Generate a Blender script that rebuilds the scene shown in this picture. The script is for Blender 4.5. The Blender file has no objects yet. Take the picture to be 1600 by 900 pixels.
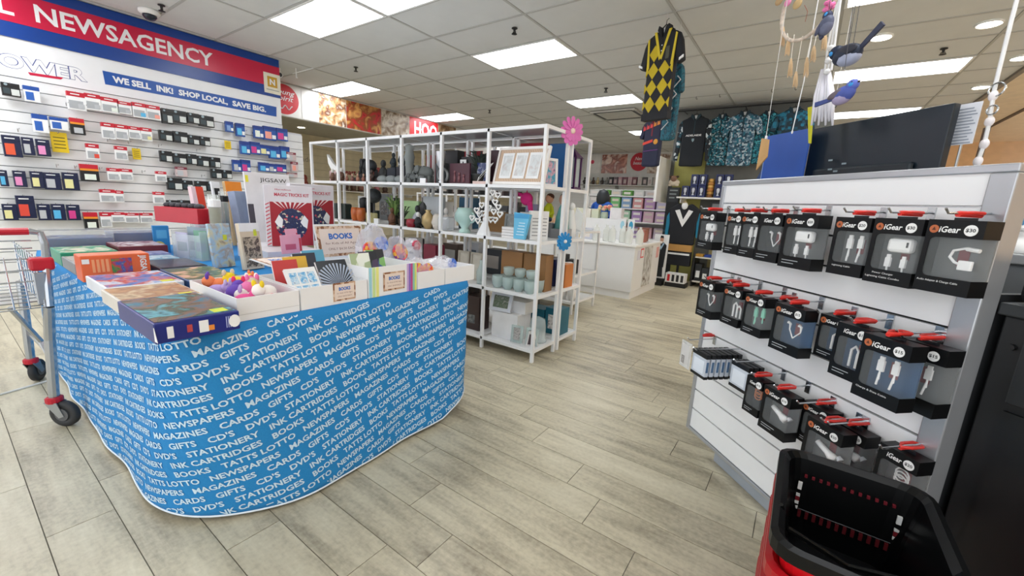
import bpy, bmesh, math, random
from mathutils import Vector, Matrix
random.seed(7)
PI = math.pi
scn = bpy.context.scene
COL = scn.collection

# ---------------------------------------------------------------- camera
YAW, PITCH, ROLL, FPX = -0.608700334, -0.203703374, 0.0521120484, 640.832
HC = 2.92                                   # ceiling height
CAM = Vector((0, 0, 1.2))
_f = Vector((math.sin(YAW)*math.cos(PITCH), math.cos(YAW)*math.cos(PITCH), math.sin(PITCH)))
_r = Vector((math.cos(YAW), -math.sin(YAW), 0)); _u = _r.cross(_f)
CR = math.cos(ROLL)*_r + math.sin(ROLL)*_u
CU = -math.sin(ROLL)*_r + math.cos(ROLL)*_u
CF = _f
cd = bpy.data.cameras.new('camera'); cam = bpy.data.objects.new('camera', cd); COL.objects.link(cam)
cd.sensor_width = 36; cd.lens = FPX/1600*36; cd.clip_start = .02; cd.clip_end = 100
m = Matrix.Identity(4)
for i in range(3):
    m[i][0], m[i][1], m[i][2], m[i][3] = CR[i], CU[i], -CF[i], CAM[i]
cam.matrix_world = m
scn.camera = cam
# ---------------------------------------------------------------- world and exposure
w = bpy.data.worlds.new('world'); scn.world = w; w.use_nodes = True
w.node_tree.nodes['Background'].inputs[0].default_value = (.93, .96, 1, 1)
w.node_tree.nodes['Background'].inputs[1].default_value = 1.8
scn.view_settings.view_transform = 'Standard'; scn.view_settings.look = 'None'
scn.view_settings.gamma = 1; scn.view_settings.use_curve_mapping = False
scn.view_settings.exposure = 0.22
LAMP = 9.5                                  # emission of the ceiling light diffusers

# ---------------------------------------------------------------- measuring helpers: a sight line met with a real plane
def ray(u, v): return (u-800)/FPX*CR - (v-450)/FPX*CU + CF
def at_z(u, v, z): d = ray(u, v); return CAM + d*((z-CAM.z)/d.z)
def at_x(u, v, x): d = ray(u, v); return CAM + d*(x/d.x)
def at_y(u, v, y): d = ray(u, v); return CAM + d*(y/d.y)
def at_pl(u, v, p, n): d = ray(u, v); return CAM + d*((p-CAM).dot(n)/d.dot(n))
def V(*a): return Vector(a)
def T(x, y, z): return Matrix.Translation((x, y, z))
def RZ(a): return Matrix.Rotation(a, 4, 'Z')
def RX(a): return Matrix.Rotation(a, 4, 'X')
def RY(a): return Matrix.Rotation(a, 4, 'Y')
def SC(x, y, z): return Matrix.Diagonal((x, y, z, 1))

# ---------------------------------------------------------------- materials
def hexc(h):
    h = h.lstrip('#'); o = []
    for i in (0, 2, 4):
        c = int(h[i:i+2], 16)/255
        o.append(c/12.92 if c <= .04045 else ((c+.055)/1.055)**2.4)
    return (*o, 1)
MATS = {}
def mat(h, rough=.5, metal=0, var=.06, scale=9, spec=.5):
    """plain coloured procedural material with a faint noise in the colour"""
    k = ('m', h, rough, metal, var, scale)
    if k in MATS: return MATS[k]
    a = bpy.data.materials.new('paint_'+h.strip('#')); a.use_nodes = True; nt = a.node_tree
    b = nt.nodes['Principled BSDF']; b.inputs['Roughness'].default_value = rough; b.inputs['Metallic'].default_value = metal
    b.inputs['Specular IOR Level'].default_value = spec
    c = hexc(h)
    if var > 0:
        tc = nt.nodes.new('ShaderNodeTexCoord'); n = nt.nodes.new('ShaderNodeTexNoise'); n.inputs['Scale'].default_value = scale
        n.inputs['Detail'].default_value = 4
        r = nt.nodes.new('ShaderNodeValToRGB')
        r.color_ramp.elements[0].position = .3; r.color_ramp.elements[1].position = .7
        r.color_ramp.elements[0].color = tuple(x*(1-var) for x in c[:3])+(1,)
        r.color_ramp.elements[1].color = tuple(min(1, x*(1+var)) for x in c[:3])+(1,)
        nt.links.new(tc.outputs['Object'], n.inputs['Vector']); nt.links.new(n.outputs['Fac'], r.inputs[0])
        nt.links.new(r.outputs[0], b.inputs['Base Color'])
    else: b.inputs['Base Color'].default_value = c
    MATS[k] = a; return a
def pic(cols, scale=6, rough=.25, kind='noise', dist=.5):
    """printed picture: blotches of several colours"""
    k = ('p', tuple(cols), scale, rough, kind)
    if k in MATS: return MATS[k]
    a = bpy.data.materials.new('print_'+kind); a.use_nodes = True; nt = a.node_tree
    b = nt.nodes['Principled BSDF']; b.inputs['Roughness'].default_value = rough
    tc = nt.nodes.new('ShaderNodeTexCoord')
    if kind == 'voro':
        n = nt.nodes.new('ShaderNodeTexVoronoi'); n.inputs['Scale'].default_value = scale; n.inputs['Randomness'].default_value = .9
        s = nt.nodes.new('ShaderNodeSeparateColor'); nt.links.new(n.outputs['Color'], s.inputs[0]); fac = s.outputs[0]
    elif kind == 'brick':
        n = nt.nodes.new('ShaderNodeTexVoronoi'); n.distance = 'CHEBYCHEV'; n.inputs['Scale'].default_value = scale; n.inputs['Randomness'].default_value = .7
        s = nt.nodes.new('ShaderNodeSeparateColor'); nt.links.new(n.outputs['Color'], s.inputs[0]); fac = s.outputs[0]
    elif kind == 'wave':
        n = nt.nodes.new('ShaderNodeTexWave'); n.inputs['Scale'].default_value = scale; n.inputs['Distortion'].default_value = dist; fac = n.outputs['Fac']
    else:
        n = nt.nodes.new('ShaderNodeTexNoise'); n.inputs['Scale'].default_value = scale*1.6; n.inputs['Detail'].default_value = 5
        n.inputs['Distortion'].default_value = dist; fac = n.outputs['Fac']
    nt.links.new(tc.outputs['Object'], n.inputs['Vector'])
    r = nt.nodes.new('ShaderNodeValToRGB'); r.color_ramp.interpolation = 'LINEAR' if kind == 'noise' else 'CONSTANT'
    e = r.color_ramp.elements
    lo, hi = (.28, .72) if kind == 'noise' else (0, 1)
    n_ = len(cols); ps = [lo+(hi-lo)*(i/(n_-1 if kind == 'noise' else n_)) for i in range(n_)]
    e[0].position = ps[0]; e[0].color = hexc(cols[0]); e[1].position = ps[-1]; e[1].color = hexc(cols[-1])
    for q, c in zip(ps[1:-1], cols[1:-1]): e.new(q).color = hexc(c)
    nt.links.new(fac, r.inputs[0]); nt.links.new(r.outputs[0], b.inputs['Base Color'])
    MATS[k] = a; return a
def glass(h='#eef6f6', rough=.05, alpha=.25):
    k = ('g', h, rough, alpha)
    if k in MATS: return MATS[k]
    a = bpy.data.materials.new('clear_plastic'); a.use_nodes = True; nt = a.node_tree
    b = nt.nodes['Principled BSDF']; b.inputs['Base Color'].default_value = hexc(h); b.inputs['Roughness'].default_value = rough
    b.inputs['Alpha'].default_value = alpha
    n = nt.nodes.new('ShaderNodeTexNoise'); n.inputs['Scale'].default_value = 14
    bp = nt.nodes.new('ShaderNodeBump'); bp.inputs['Strength'].default_value = .15
    nt.links.new(n.outputs['Fac'], bp.inputs['Height']); nt.links.new(bp.outputs['Normal'], b.inputs['Normal'])
    MATS[k] = a; return a
def emis(h, s):
    k = ('e', h, s)
    if k in MATS: return MATS[k]
    a = bpy.data.materials.new('lit_diffuser'); a.use_nodes = True; nt = a.node_tree
    b = nt.nodes['Principled BSDF']; b.inputs['Base Color'].default_value = hexc(h)
    b.inputs['Emission Color'].default_value = hexc(h); b.inputs['Emission Strength'].default_value = s
    MATS[k] = a; return a

# ---------------------------------------------------------------- mesh builder
class MB:
    def __init__(s): s.v = []; s.f = []; s.M = Matrix.Identity(4)
    def add(s, vs, fs):
        o = len(s.v); s.v += [s.M @ Vector(v) for v in vs]; s.f += [tuple(i+o for i in f) for f in fs]; return s
    def box(s, x0, x1, y0, y1, z0, z1):
        return s.add([(x0,y0,z0),(x1,y0,z0),(x1,y1,z0),(x0,y1,z0),(x0,y0,z1),(x1,y0,z1),(x1,y1,z1),(x0,y1,z1)],
              [(0,3,2,1),(4,5,6,7),(0,1,5,4),(1,2,6,5),(2,3,7,6),(3,0,4,7)])
    def ring(s, pts): pass
    def tube(s, path, r, n=8, close=False):
        P = [Vector(p) for p in path]; rs = r if isinstance(r, (list, tuple)) else [r]*len(P)
        vs = []; fs = []; K = len(P); up = None
        for i, p in enumerate(P):
            if close: t = (P[(i+1) % K]-P[i-1])
            else: t = P[min(i+1, K-1)]-P[max(i-1, 0)]
            t.normalize()
            if up is None:
                a = Vector((0,0,1)) if abs(t.z) < .9 else Vector((1,0,0)); up = t.cross(a).normalized()
            up = (up - t*up.dot(t)).normalized(); b = t.cross(up)
            for j in range(n):
                q = 2*PI*j/n; vs.append(p + rs[i]*(math.cos(q)*up+math.sin(q)*b))
        for i in range(K if close else K-1):
            k = (i+1) % K
            for j in range(n): fs.append((i*n+j, i*n+(j+1) % n, k*n+(j+1) % n, k*n+j))
        if not close: fs += [tuple(range(n-1, -1, -1)), tuple((K-1)*n+j for j in range(n))]
        return s.add(vs, fs)
    def cyl(s, p0, p1, r0, r1=None, n=12): return s.tube([p0, p1], [r0, r0 if r1 is None else r1], n)
    def lathe(s, prof, n=16, c=(0,0,0), sx=1, sy=1):
        vs = []; fs = []; K = len(prof)
        for r, z in prof:
            for j in range(n):
                q = 2*PI*j/n; vs.append((c[0]+sx*r*math.cos(q), c[1]+sy*r*math.sin(q), c[2]+z))
        for i in range(K-1):
            for j in range(n): fs.append((i*n+j, i*n+(j+1) % n, (i+1)*n+(j+1) % n, (i+1)*n+j))
        fs += [tuple(range(n-1, -1, -1)), tuple((K-1)*n+j for j in range(n))]
        return s.add(vs, fs)
    def ell(s, c, r, n=12, m=8):
        rx, ry, rz = r if isinstance(r, (tuple, list)) else (r, r, r)
        vs = [(c[0], c[1], c[2]-rz)]; fs = []
        for i in range(1, m):
            a = PI*i/m-PI/2
            for j in range(n):
                q = 2*PI*j/n; vs.append((c[0]+rx*math.cos(a)*math.cos(q), c[1]+ry*math.cos(a)*math.sin(q), c[2]+rz*math.sin(a)))
        vs.append((c[0], c[1], c[2]+rz)); L = len(vs)-1
        for j in range(n):
            fs.append((0, 1+(j+1) % n, 1+j)); b = 1+(m-2)*n; fs.append((L, b+j, b+(j+1) % n))
        for i in range(m-2):
            for j in range(n): a = 1+i*n; fs.append((a+j, a+(j+1) % n, a+n+(j+1) % n, a+n+j))
        return s.add(vs, fs)
    def prism(s, poly, y0, y1):
        """outline in x,z pulled along y"""
        n = len(poly); vs = [(x, y0, z) for x, z in poly]+[(x, y1, z) for x, z in poly]
        fs = [tuple(range(n)), tuple(range(2*n-1, n-1, -1))]+[(i, i+n, (i+1) % n+n, (i+1) % n) for i in range(n)]
        return s.add(vs, fs)
    def build(s, name, material, parent=None, bev=0, smooth=False, Mw=None):
        me = bpy.data.meshes.new(name); me.from_pydata([tuple(v) for v in s.v], [], s.f)
        bm = bmesh.new(); bm.from_mesh(me); bmesh.ops.recalc_face_normals(bm, faces=bm.faces); bm.to_mesh(me); bm.free()
        if smooth:
            for p in me.polygons: p.use_smooth = True
        me.materials.append(material)
        o = bpy.data.objects.new(name, me); COL.objects.link(o); o.parent = parent
        if Mw is not None: o.matrix_local = Mw
        if bev:
            b = o.modifiers.new('bevel', 'BEVEL'); b.width = bev; b.segments = 2; b.limit_method = 'ANGLE'
        return o
def bx(name, x0, x1, y0, y1, z0, z1, material, parent=None, bev=0, Mw=None):
    return MB().box(x0, x1, y0, y1, z0, z1).build(name, material, parent, bev, Mw=Mw)
def inst(name, mesh, parent, M):
    o = bpy.data.objects.new(name, mesh); COL.objects.link(o); o.parent = parent; o.matrix_local = M; return o
def tag(o, label, cat, group=None):
    o['label'] = label; o['category'] = cat
    if group: o['group'] = group
    return o
def thing(name, label, cat, M=None, group=None):
    o = bpy.data.objects.new(name, None); COL.objects.link(o); o.empty_display_size = .05
    if M is not None: o.matrix_world = M
    return tag(o, label, cat, group)
def struct(o): o['kind'] = 'structure'; return o
def copy_tree(o, parent=None):
    c = o.copy(); COL.objects.link(c); c.parent = parent
    for ch in list(o.children): copy_tree(ch, c)
    return c
# ---------------------------------------------------------------- lettering
TXT = {}
def text_mesh(s, material, bold=0.0, ext=0.0, res=2, shear=0.0):
    """lettering of cap height about 0.7 laid in x,z, facing -y, centred at the origin"""
    k = (s, material.name, bold, ext, shear)
    if k in TXT: return TXT[k]
    cu = bpy.data.curves.new('t', 'FONT'); cu.body = s; cu.align_x = 'CENTER'; cu.align_y = 'CENTER'
    cu.resolution_u = res; cu.offset = bold; cu.extrude = ext; cu.shear = shear; cu.space_line = .9
    ob = bpy.data.objects.new('t', cu); me = bpy.data.meshes.new_from_object(ob)
    me.transform(RX(PI/2)); me.materials.clear(); me.materials.append(material)
    bpy.data.objects.remove(ob); bpy.data.curves.remove(cu)
    me.name = 'lettering'
    TXT[k] = me; return me
def text_w(me): xs = [v.co.x for v in me.vertices]; return max(xs)-min(xs)
def text_h(me): zs = [v.co.z for v in me.vertices]; return max(zs)-min(zs)
def put_text(name, s, material, parent, M, width=None, height=None, bold=0.0, ext=0.0, shear=0.0, res=2):
    """lettering fitted to a width and/or cap height in the x,z plane of M"""
    me = text_mesh(s, material, bold, ext, res, shear)
    W, H = text_w(me), text_h(me)
    sx = width/W if width else None; sz = height/H if height else None
    if sx is None: sx = sz
    if sz is None: sz = sx
    cx = (max(v.co.x for v in me.vertices)+min(v.co.x for v in me.vertices))/2
    cz = (max(v.co.z for v in me.vertices)+min(v.co.z for v in me.vertices))/2
    return inst(name, me, parent, M @ SC(sx, 1, sz) @ T(-cx, 0, -cz))
WHITE = mat('#f4f4f2', .45, var=.02); BLACK = mat('#0d0e10', .4, var=.1); CHROME = mat('#c9cccf', .25, 1, var=.05)
STEEL = mat('#a9adb0', .35, .9, var=.05)
GREYP = mat('#9a9b9a', .5)
FACE_XP = Matrix(((0,-1,0,0),(1,0,0,0),(0,0,1,0),(0,0,0,1)))   # local front (-y) turned to face +x, local x along world y

# ================================================================ THE SETTING
# ---------------------------------------------------------------- floor with separate planks
def plank_mat():
    a = bpy.data.materials.new('wood_look_plank'); a.use_nodes = True; nt = a.node_tree; b = nt.nodes['Principled BSDF']
    oi = nt.nodes.new('ShaderNodeObjectInfo'); ge = nt.nodes.new('ShaderNodeNewGeometry')
    mp = nt.nodes.new('ShaderNodeMapping'); mp.inputs['Scale'].default_value = (1.1, 7, 1)
    n1 = nt.nodes.new('ShaderNodeTexNoise'); n1.inputs['Scale'].default_value = 2.2; n1.inputs['Detail'].default_value = 8; n1.inputs['Roughness'].default_value = .65
    n2 = nt.nodes.new('ShaderNodeTexNoise'); n2.inputs['Scale'].default_value = 1.6; n2.inputs['Detail'].default_value = 5
    n3 = nt.nodes.new('ShaderNodeTexNoise'); n3.inputs['Scale'].default_value = 55; n3.inputs['Detail'].default_value = 5
    ad = nt.nodes.new('ShaderNodeVectorMath'); ad.operation = 'ADD'
    sc = nt.nodes.new('ShaderNodeMath'); sc.operation = 'MULTIPLY'; sc.inputs[1].default_value = 37
    nt.links.new(oi.outputs['Random'], sc.inputs[0])
    nt.links.new(ge.outputs['Position'], ad.inputs[0]); nt.links.new(sc.outputs[0], ad.inputs[1])
    nt.links.new(ad.outputs[0], mp.inputs[0]); nt.links.new(mp.outputs[0], n1.inputs['Vector'])
    nt.links.new(ge.outputs['Position'], n2.inputs['Vector']); nt.links.new(ge.outputs['Position'], n3.inputs['Vector'])
    def mul(x, k, y=None):
        q = nt.nodes.new('ShaderNodeMath'); q.operation = 'MULTIPLY_ADD'; q.inputs[1].default_value = k
        nt.links.new(x, q.inputs[0])
        if y is None: q.inputs[2].default_value = 0
        else: nt.links.new(y, q.inputs[2])
        return q.outputs[0]
    s = mul(n1.outputs['Fac'], .62); s = mul(n2.outputs['Fac'], .42, s); s = mul(n3.outputs['Fac'], .24, s); s = mul(oi.outputs['Random'], .1, s)
    r = nt.nodes.new('ShaderNodeValToRGB'); e = r.color_ramp.elements
    e[0].position = .47; e[0].color = hexc('#857c68'); e[1].position = .88; e[1].color = hexc('#dad2b9')
    q = e.new(.6); q.color = hexc('#ada48d'); q = e.new(.7); q.color = hexc('#c5bca2')
    nt.links.new(s, r.inputs[0]); nt.links.new(r.outputs[0], b.inputs['Base Color']); b.inputs['Roughness'].default_value = .38
    bp = nt.nodes.new('ShaderNodeBump'); bp.inputs['Strength'].default_value = .04
    nt.links.new(n1.outputs['Fac'], bp.inputs['Height']); nt.links.new(bp.outputs['Normal'], b.inputs['Normal'])
    return a
FX0, FX1, FY0, FY1 = -9.2, 5.2, -3.0, 13.2
floor = struct(bx('floor', FX0, FX1, FY0, FY1, -.06, -.003, mat('#6f6a5e', .8)))
PW, PL, PY0 = .1745, 1.0, .435
PM = plank_mat()
phase = {-2:-1.945, -1:-2.193, 0:-1.423, 2:-.875, 3:-1.11, 4:-1.315, 5:-.525, 6:-.683, 7:-.98, 8:-1.178, 9:-1.377, 10:-.687, 11:-.538}
cells = []
for r in range(int((FY0-PY0)/PW), int((FY1-PY0)/PW)):
    x0 = phase.get(r, random.random()); x0 = x0 - math.ceil((x0-FX0)/PL)*PL
    while x0 < FX1:
        a, b = max(x0, FX0), min(x0+PL, FX1)
        if b-a > .05: cells.append((a, b, PY0+r*PW, PY0+(r+1)*PW))
        x0 += PL
def vis_key(c):
    p = Vector(((c[0]+c[1])/2, (c[2]+c[3])/2, 0))-CAM; d = p.dot(CF)
    if d < .3: return 99
    u, v = 800+FPX*p.dot(CR)/d, 450-FPX*p.dot(CU)/d
    hid = c[1] < -1.55 and .4 < c[2] < 1.7          # under the cloth-covered table
    return d + (0 if -150 < u < 1750 and v < 1000 else 60) + (40 if hid else 0)
cells.sort(key=vis_key)
pm_full = None; rest = MB()
for i, (a, b, c, d) in enumerate(cells):
    if i < 300:
        L = b-a
        if abs(L-PL) < 1e-6 and pm_full is not None: inst('plank', pm_full, floor, T(a, c, 0))
        else:
            o = MB().box(.0016, L-.0016, .0016, PW-.0016, -.012, 0).build('plank', PM, floor, Mw=T(a, c, 0))
            if abs(L-PL) < 1e-6: pm_full = o.data
    else: rest.box(a+.0012, b-.0012, c+.0012, d-.0012, -.012, 0)
o = rest.build('plank_field', PM, floor); o['kind'] = 'stuff'

# ---------------------------------------------------------------- ceiling: T-bar grid, tiles, lights
GX0, GDX, GY0, GDY = -1.245, 1.2, 2.285, .594
CX1 = 1.155
ceil_m = mat('#dadbd9', .9, var=.03, scale=3)
ceiling = struct(bx('ceiling', -9.2, CX1+.5, -3.0, 13.2, HC+.03, HC+.09, mat('#8a8a88', .9)))
gx = [GX0+GDX*k for k in range(-7, 4)]; gy = [GY0+GDY*k for k in range(-9, 19)]
gx = [x for x in gx if -9.2 <= x <= CX1+.6]; gy = [y for y in gy if -3.0 <= y <= 13.0]
g = MB()
for x in gx: g.box(x-.012, x+.012, -3, 13, HC, HC+.03)
for y in gy: g.box(-9.2, CX1+.5, y-.012, y+.012, HC+.0005, HC+.03)
g.build('ceiling_grid', mat('#b9b9b5', .6, var=.02), ceiling)
def cell(i, j): return (GX0+GDX*i, GY0+GDY*j)
#            column, row of the light fittings
LIGHTS = {(-3,0):'large ceiling light panel nearest the blue shop sign', (-2,0):'ceiling light panel cut by the top edge beside the sign-side panel',
 (-2,3):'ceiling light panel above the middle of the white shelving', (-5,3):'ceiling light panel in front of the pink circle poster bulkhead',
 (-5,7):'ceiling light panel beside the red lettered bulkhead picture', (-2,7):'ceiling light panel left of the argyle polo shirt',
 (1,7):'long ceiling light panel behind the hanging wrens', (-2,12):'far ceiling light panel above the beauty wall',
 (1,3):'ceiling light panel cut by the top edge above the wrens', (1,11):'far ceiling light panel above the black monitor', (-5,12):'far ceiling light panel behind the white shelving top',
 (-2,-4):'ceiling light panel behind the camera by the table', (1,-1):'ceiling light panel overhead by the accessory rack', (-4,-4):'ceiling light panel over the trolley',
 (-4,-5):'ceiling light panel at the shop entrance', (1,-5):'ceiling light panel at the entrance by the counter'}
tile = None
for i in range(-7, 3):
    for j in range(-9, 18):
        x, y = cell(i, j)
        if x < -9.2 or x+GDX > CX1+.6 or y < -3 or y+GDY > 13.1 or (i, j) in LIGHTS: continue
        if tile is None: tile = MB().box(.014, GDX-.014, .014, GDY-.014, .006, .02).build('ceiling_tile', ceil_m, ceiling, Mw=T(x, y, HC)).data
        else: inst('ceiling_tile', tile, ceiling, T(x, y, HC))
ht = None
for j in range(-9, 18):                      # cut tiles along the shopfront edge
    y = GY0+GDY*j
    if y < -3 or y+GDY > 13.1: continue
    if ht is None: ht = MB().box(.014, .475, .014, GDY-.014, .006, .02).build('ceiling_tile', ceil_m, ceiling, Mw=T(CX1, y, HC)).data
    else: inst('ceiling_tile', ht, ceiling, T(CX1, y, HC))
lp = None
for (i, j), lab in LIGHTS.items():
    x, y = cell(i, j)
    if lp is None:
        t = thing('ceiling_light', lab, 'light', T(x, y, HC), 'ceiling light panels')
        b = MB()
        for q in ((.013, GDX-.013, .013, .035), (.013, GDX-.013, GDY-.035, GDY-.013), (.013, .035, .035, GDY-.035), (GDX-.035, GDX-.013, .035, GDY-.035)): b.box(q[0], q[1], q[2], q[3], -.006, .02)
        b.build('frame', WHITE, t)
        bx('diffuser', .035, GDX-.035, .035, GDY-.035, .0, .012, emis('#f6faff', LAMP), t)
        lp = t
    else:
        t = copy_tree(lp); t.matrix_world = T(x, y, HC); t['label'] = lab
# cassette air conditioner in the ceiling
x, y = cell(-2, 9)
t = thing('air_conditioner', 'square ceiling air conditioner vent with dark slot behind the argyle polo', 'air conditioner', T(-3.15, 7.68, HC))
bx('panel', -.42, .42, -.36, .36, -.03, -.004, mat('#c4c2bb', .6), t, .005)
for q in ((-.36, .36, -.33, -.28), (-.36, .36, .28, .33), (-.39, -.34, -.27, .27), (.34, .39, -.27, .27)): bx('slot', q[0], q[1], q[2], q[3], -.034, -.02, BLACK, t)
ORDW = ['first', 'second', 'third', 'fourth']
# recessed downlights
for (u, v, lab) in ((1377, 58, 'round recessed downlight behind the long tail of the larger blue wren'), (1546, 37, 'round recessed downlight near the top right corner'), (1533, 136, 'round recessed downlight left of the white hanging cord'), (1597, 90, 'round recessed downlight at the right edge')):
    p = at_z(u, v, HC)
    t = thing('downlight', lab, 'light', T(p.x, p.y, HC), 'recessed downlights')
    MB().tube([(.083*math.cos(a), .083*math.sin(a), -.003) for a in [i*PI/12 for i in range(24)]], .009, 6, True).build('trim_ring', WHITE, t)
    MB().lathe([(.001, .0), (.07, .0), (.07, -.006), (.001, -.007)], 20).build('lens', emis('#fff6e6', 25), t)
# sprinkler heads
for (u, v, lab) in ((804, 44, 'sprinkler head in front of the middle ceiling light'), (556, 105, 'sprinkler head between the sign and the middle light'), (765, 172, 'sprinkler head above the shelving top'), (947, 138, 'sprinkler head left of the argyle polo'), (1475, 76, 'sprinkler head above the long light panel'), (252, 8, 'sprinkler head beside the dome camera')):
    p = at_z(u, v, HC)
    t = thing('sprinkler', lab, 'sprinkler', T(p.x, p.y, HC), 'fire sprinklers')
    MB().lathe([(.03, 0), (.03, -.006), (.012, -.01), (.01, -.035), (.014, -.04)], 12).build('body', mat('#3c3c3c', .4, .7), t)
    MB().lathe([(.028, -.052), (.028, -.056), (.005, -.06)], 12).build('deflector', mat('#2c2c2c', .4, .7), t)
    MB().tube([(-.014, 0, -.03), (-.018, 0, -.045), (-.01, 0, -.054)], .003, 6).tube([(.014, 0, -.03), (.018, 0, -.045), (.01, 0, -.054)], .003, 6).build('arm', mat('#2c2c2c', .4, .7), t)
# dome cctv
p = at_z(233, 17, HC)
t = thing('dome_camera', 'white dome security camera on the ceiling above the shop sign', 'camera', T(p.x, p.y, HC))
MB().lathe([(.001, .004), (.09, .004), (.09, -.02), (.075, -.035), (.07, -.04)], 20).build('housing', WHITE, t, smooth=True)
MB().lathe([(.06, -.038), (.058, -.055), (.04, -.08), (.001, -.09)], 18).build('dome', mat('#1a2433', .1), t, smooth=True)
p = at_z(448, 103, HC)
t = thing('bullet_camera', 'small white bullet camera on the ceiling past the sign', 'camera', T(p.x-.2, p.y, HC))
MB().cyl((0,0,0), (0,0,-.08), .012).build('bracket', WHITE, t)
MB().cyl((-.02,.0,-.1), (.12,-.06,-.12), .035, n=14).build('body', WHITE, t)
MB().cyl((.118,-.059,-.12), (.126,-.062,-.121), .028, n=14).build('lens', BLACK, t)
p = at_z(468, 105, HC)
t = thing('ceiling_bracket', 'thin white bracket hanging under the ceiling beside the bullet camera', 'bracket', T(p.x-.1, p.y, HC))
MB().tube([(0,0,0),(0,0,-.13),(.03,0,-.13)], .008, 6).build('rod', WHITE, t)
MB().tube([(-.1,0,-.06),(.35,.06,-.03)], .007, 6).build('arm', WHITE, t)

# ---------------------------------------------------------------- walls
slat_w = mat('#e9eaea', .4, var=.02)
XW = -6.15
def slatwall(parent, x0, x1, z0, z1, pitch, material, M, thick=.015):
    """horizontal boards facing local -y with recessed grooves"""
    n = int(round((z1-z0)/pitch)); me = None
    for k in range(n):
        if me is None: me = MB().box(x0, x1, -thick, 0, .004, pitch-.004).build('slat', material, parent, Mw=M @ T(0, 0, z0+k*pitch)).data
        else: inst('slat', me, parent, M @ T(0, 0, z0+k*pitch))
dark_groove = mat('#55585c', .7)
wl = struct(bx('wall_left', XW-.12, XW-.015, -3, 3.04, 0, HC, mat('#d9dade', .6)))
bx('backing', XW-.0155, XW-.0145, -3, 3.04, .1, 2.1, mat('#8b8e92', .7), wl)
slatwall(wl, -3, 3.04, .1, 2.1, .1, slat_w, T(XW-.015, 0, 0) @ FACE_XP)
we = struct(bx('wall_end', XW-.12, XW-.015, 3.04, 3.31, 0, 2.02, mat('#d9dade', .6)))
slatwall(we, 3.045, 3.31, .1, 2.0, .1, slat_w, T(XW-.015, 0, 0) @ FACE_XP)
# bulkhead with pictures beyond the sign and the alcove behind it
XB = -7.27
bulk = struct(bx('wall_bulkhead', XB-.1, XB, 2.6, 12.95, 2.41, HC, mat('#e2e0dc', .6)))
soff = struct(bx('ceiling_soffit', -9.0, XB-.1, 2.6, 12.95, 2.41, 2.47, mat('#b6b1a3', .8)))
wa = struct(bx('wall_alcove', -9.1, -9.0, 2.5, 12.95, 0, HC, mat('#b3a98e', .7)))
slatwall(wa, 2.6, 12.9, .2, 2.4, .15, mat('#d2c8ab', .6), T(-9.0, 0, 0) @ FACE_XP)
wh = struct(bx('wall_hidden', -9.1, XW-.12, 2.5, 2.6, 0, HC, mat('#cfc9b8', .7)))
p = at_x(490, 199, -8.6); 
t = thing('downlight', 'round downlight under the pictured bulkhead', 'light', T(-8.1, 4.35, 2.41))
MB().tube([(.073*math.cos(a), .073*math.sin(a), -.003) for a in [i*PI/12 for i in range(24)]], .011, 6, True).build('trim_ring', WHITE, t)
MB().lathe([(.001, .0), (.06, .0), (.06, -.006), (.001, -.007)], 20).build('lens', emis('#fff2dd', 30), t)
# back wall
YB = 12.95
wb = struct(bx('wall_back', -9.1, 1.66, YB, YB+.1, 0, HC, mat('#dcdcda', .6)))
slatwall(wb, -7, -2.0, .2, 2.1, .1, slat_w, T(0, YB, 0))
# football merchandise wall and fin
YF = 7.75
wf = struct(bx('wall_football', -2.12, .06, YF, YF+.1, 0, HC, mat('#6e6f6b', .8)))
bx('olive_panel', -2.05, -1.55, YF-.02, YF, .0, 2.2, mat('#a8a45a', .7), wf)
bx('olive_panel', -1.3, -1.0, YF-.02, YF, 0, 1.3, mat('#a59a6a', .7), wf)
fin = struct(bx('wall_fin', -2.16, -2.12, 7.1, YF+.1, 1.35, 2.08, WHITE))
wm = struct(bx('wall_mall', 1.66, 5.2, 13.0, 13.1, 0, HC+.03, mat('#ecc79c', .8)))
mc = struct(bx('ceiling_mall', 1.66, 6.0, -3, 13.1, HC+.03, HC+.13, mat('#efdcc0', .8)))
tr = struct(bx('trim_1', CX1+.48, CX1+.53, -3, 13.1, HC-.02, HC+.03, mat('#8f867c', .7)))
wr = struct(bx('wall_right', 6.0, 6.1, -3, 13.1, 0, HC+.03, mat('#f0cfa4', .8)))
# shop front frame at the right
sf = thing('shopfront_frame', 'dark metal shopfront frame at the right edge above the rack', 'window frame', T(2.35, 0, 0))
zt = at_x(1570, 184, 2.35).z; yv = at_x(1538, 215, 2.35).y
bx('top_rail', -.03, .03, -1.0, yv, zt-.03, zt+.03, mat('#2a2626', .4), sf)
bx('post', -.04, .04, yv-.05, yv+.03, 0, zt+.03, mat('#6b6566', .4, .5), sf)
bx('glass_pane', -.004, .004, -1.0, yv-.05, .1, zt-.03, glass('#f3efe8', .02, .08), sf)
bx('bottom_rail', -.03, .03, -1.0, yv, 0, .1, mat('#2a2626', .4), sf)

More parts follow.
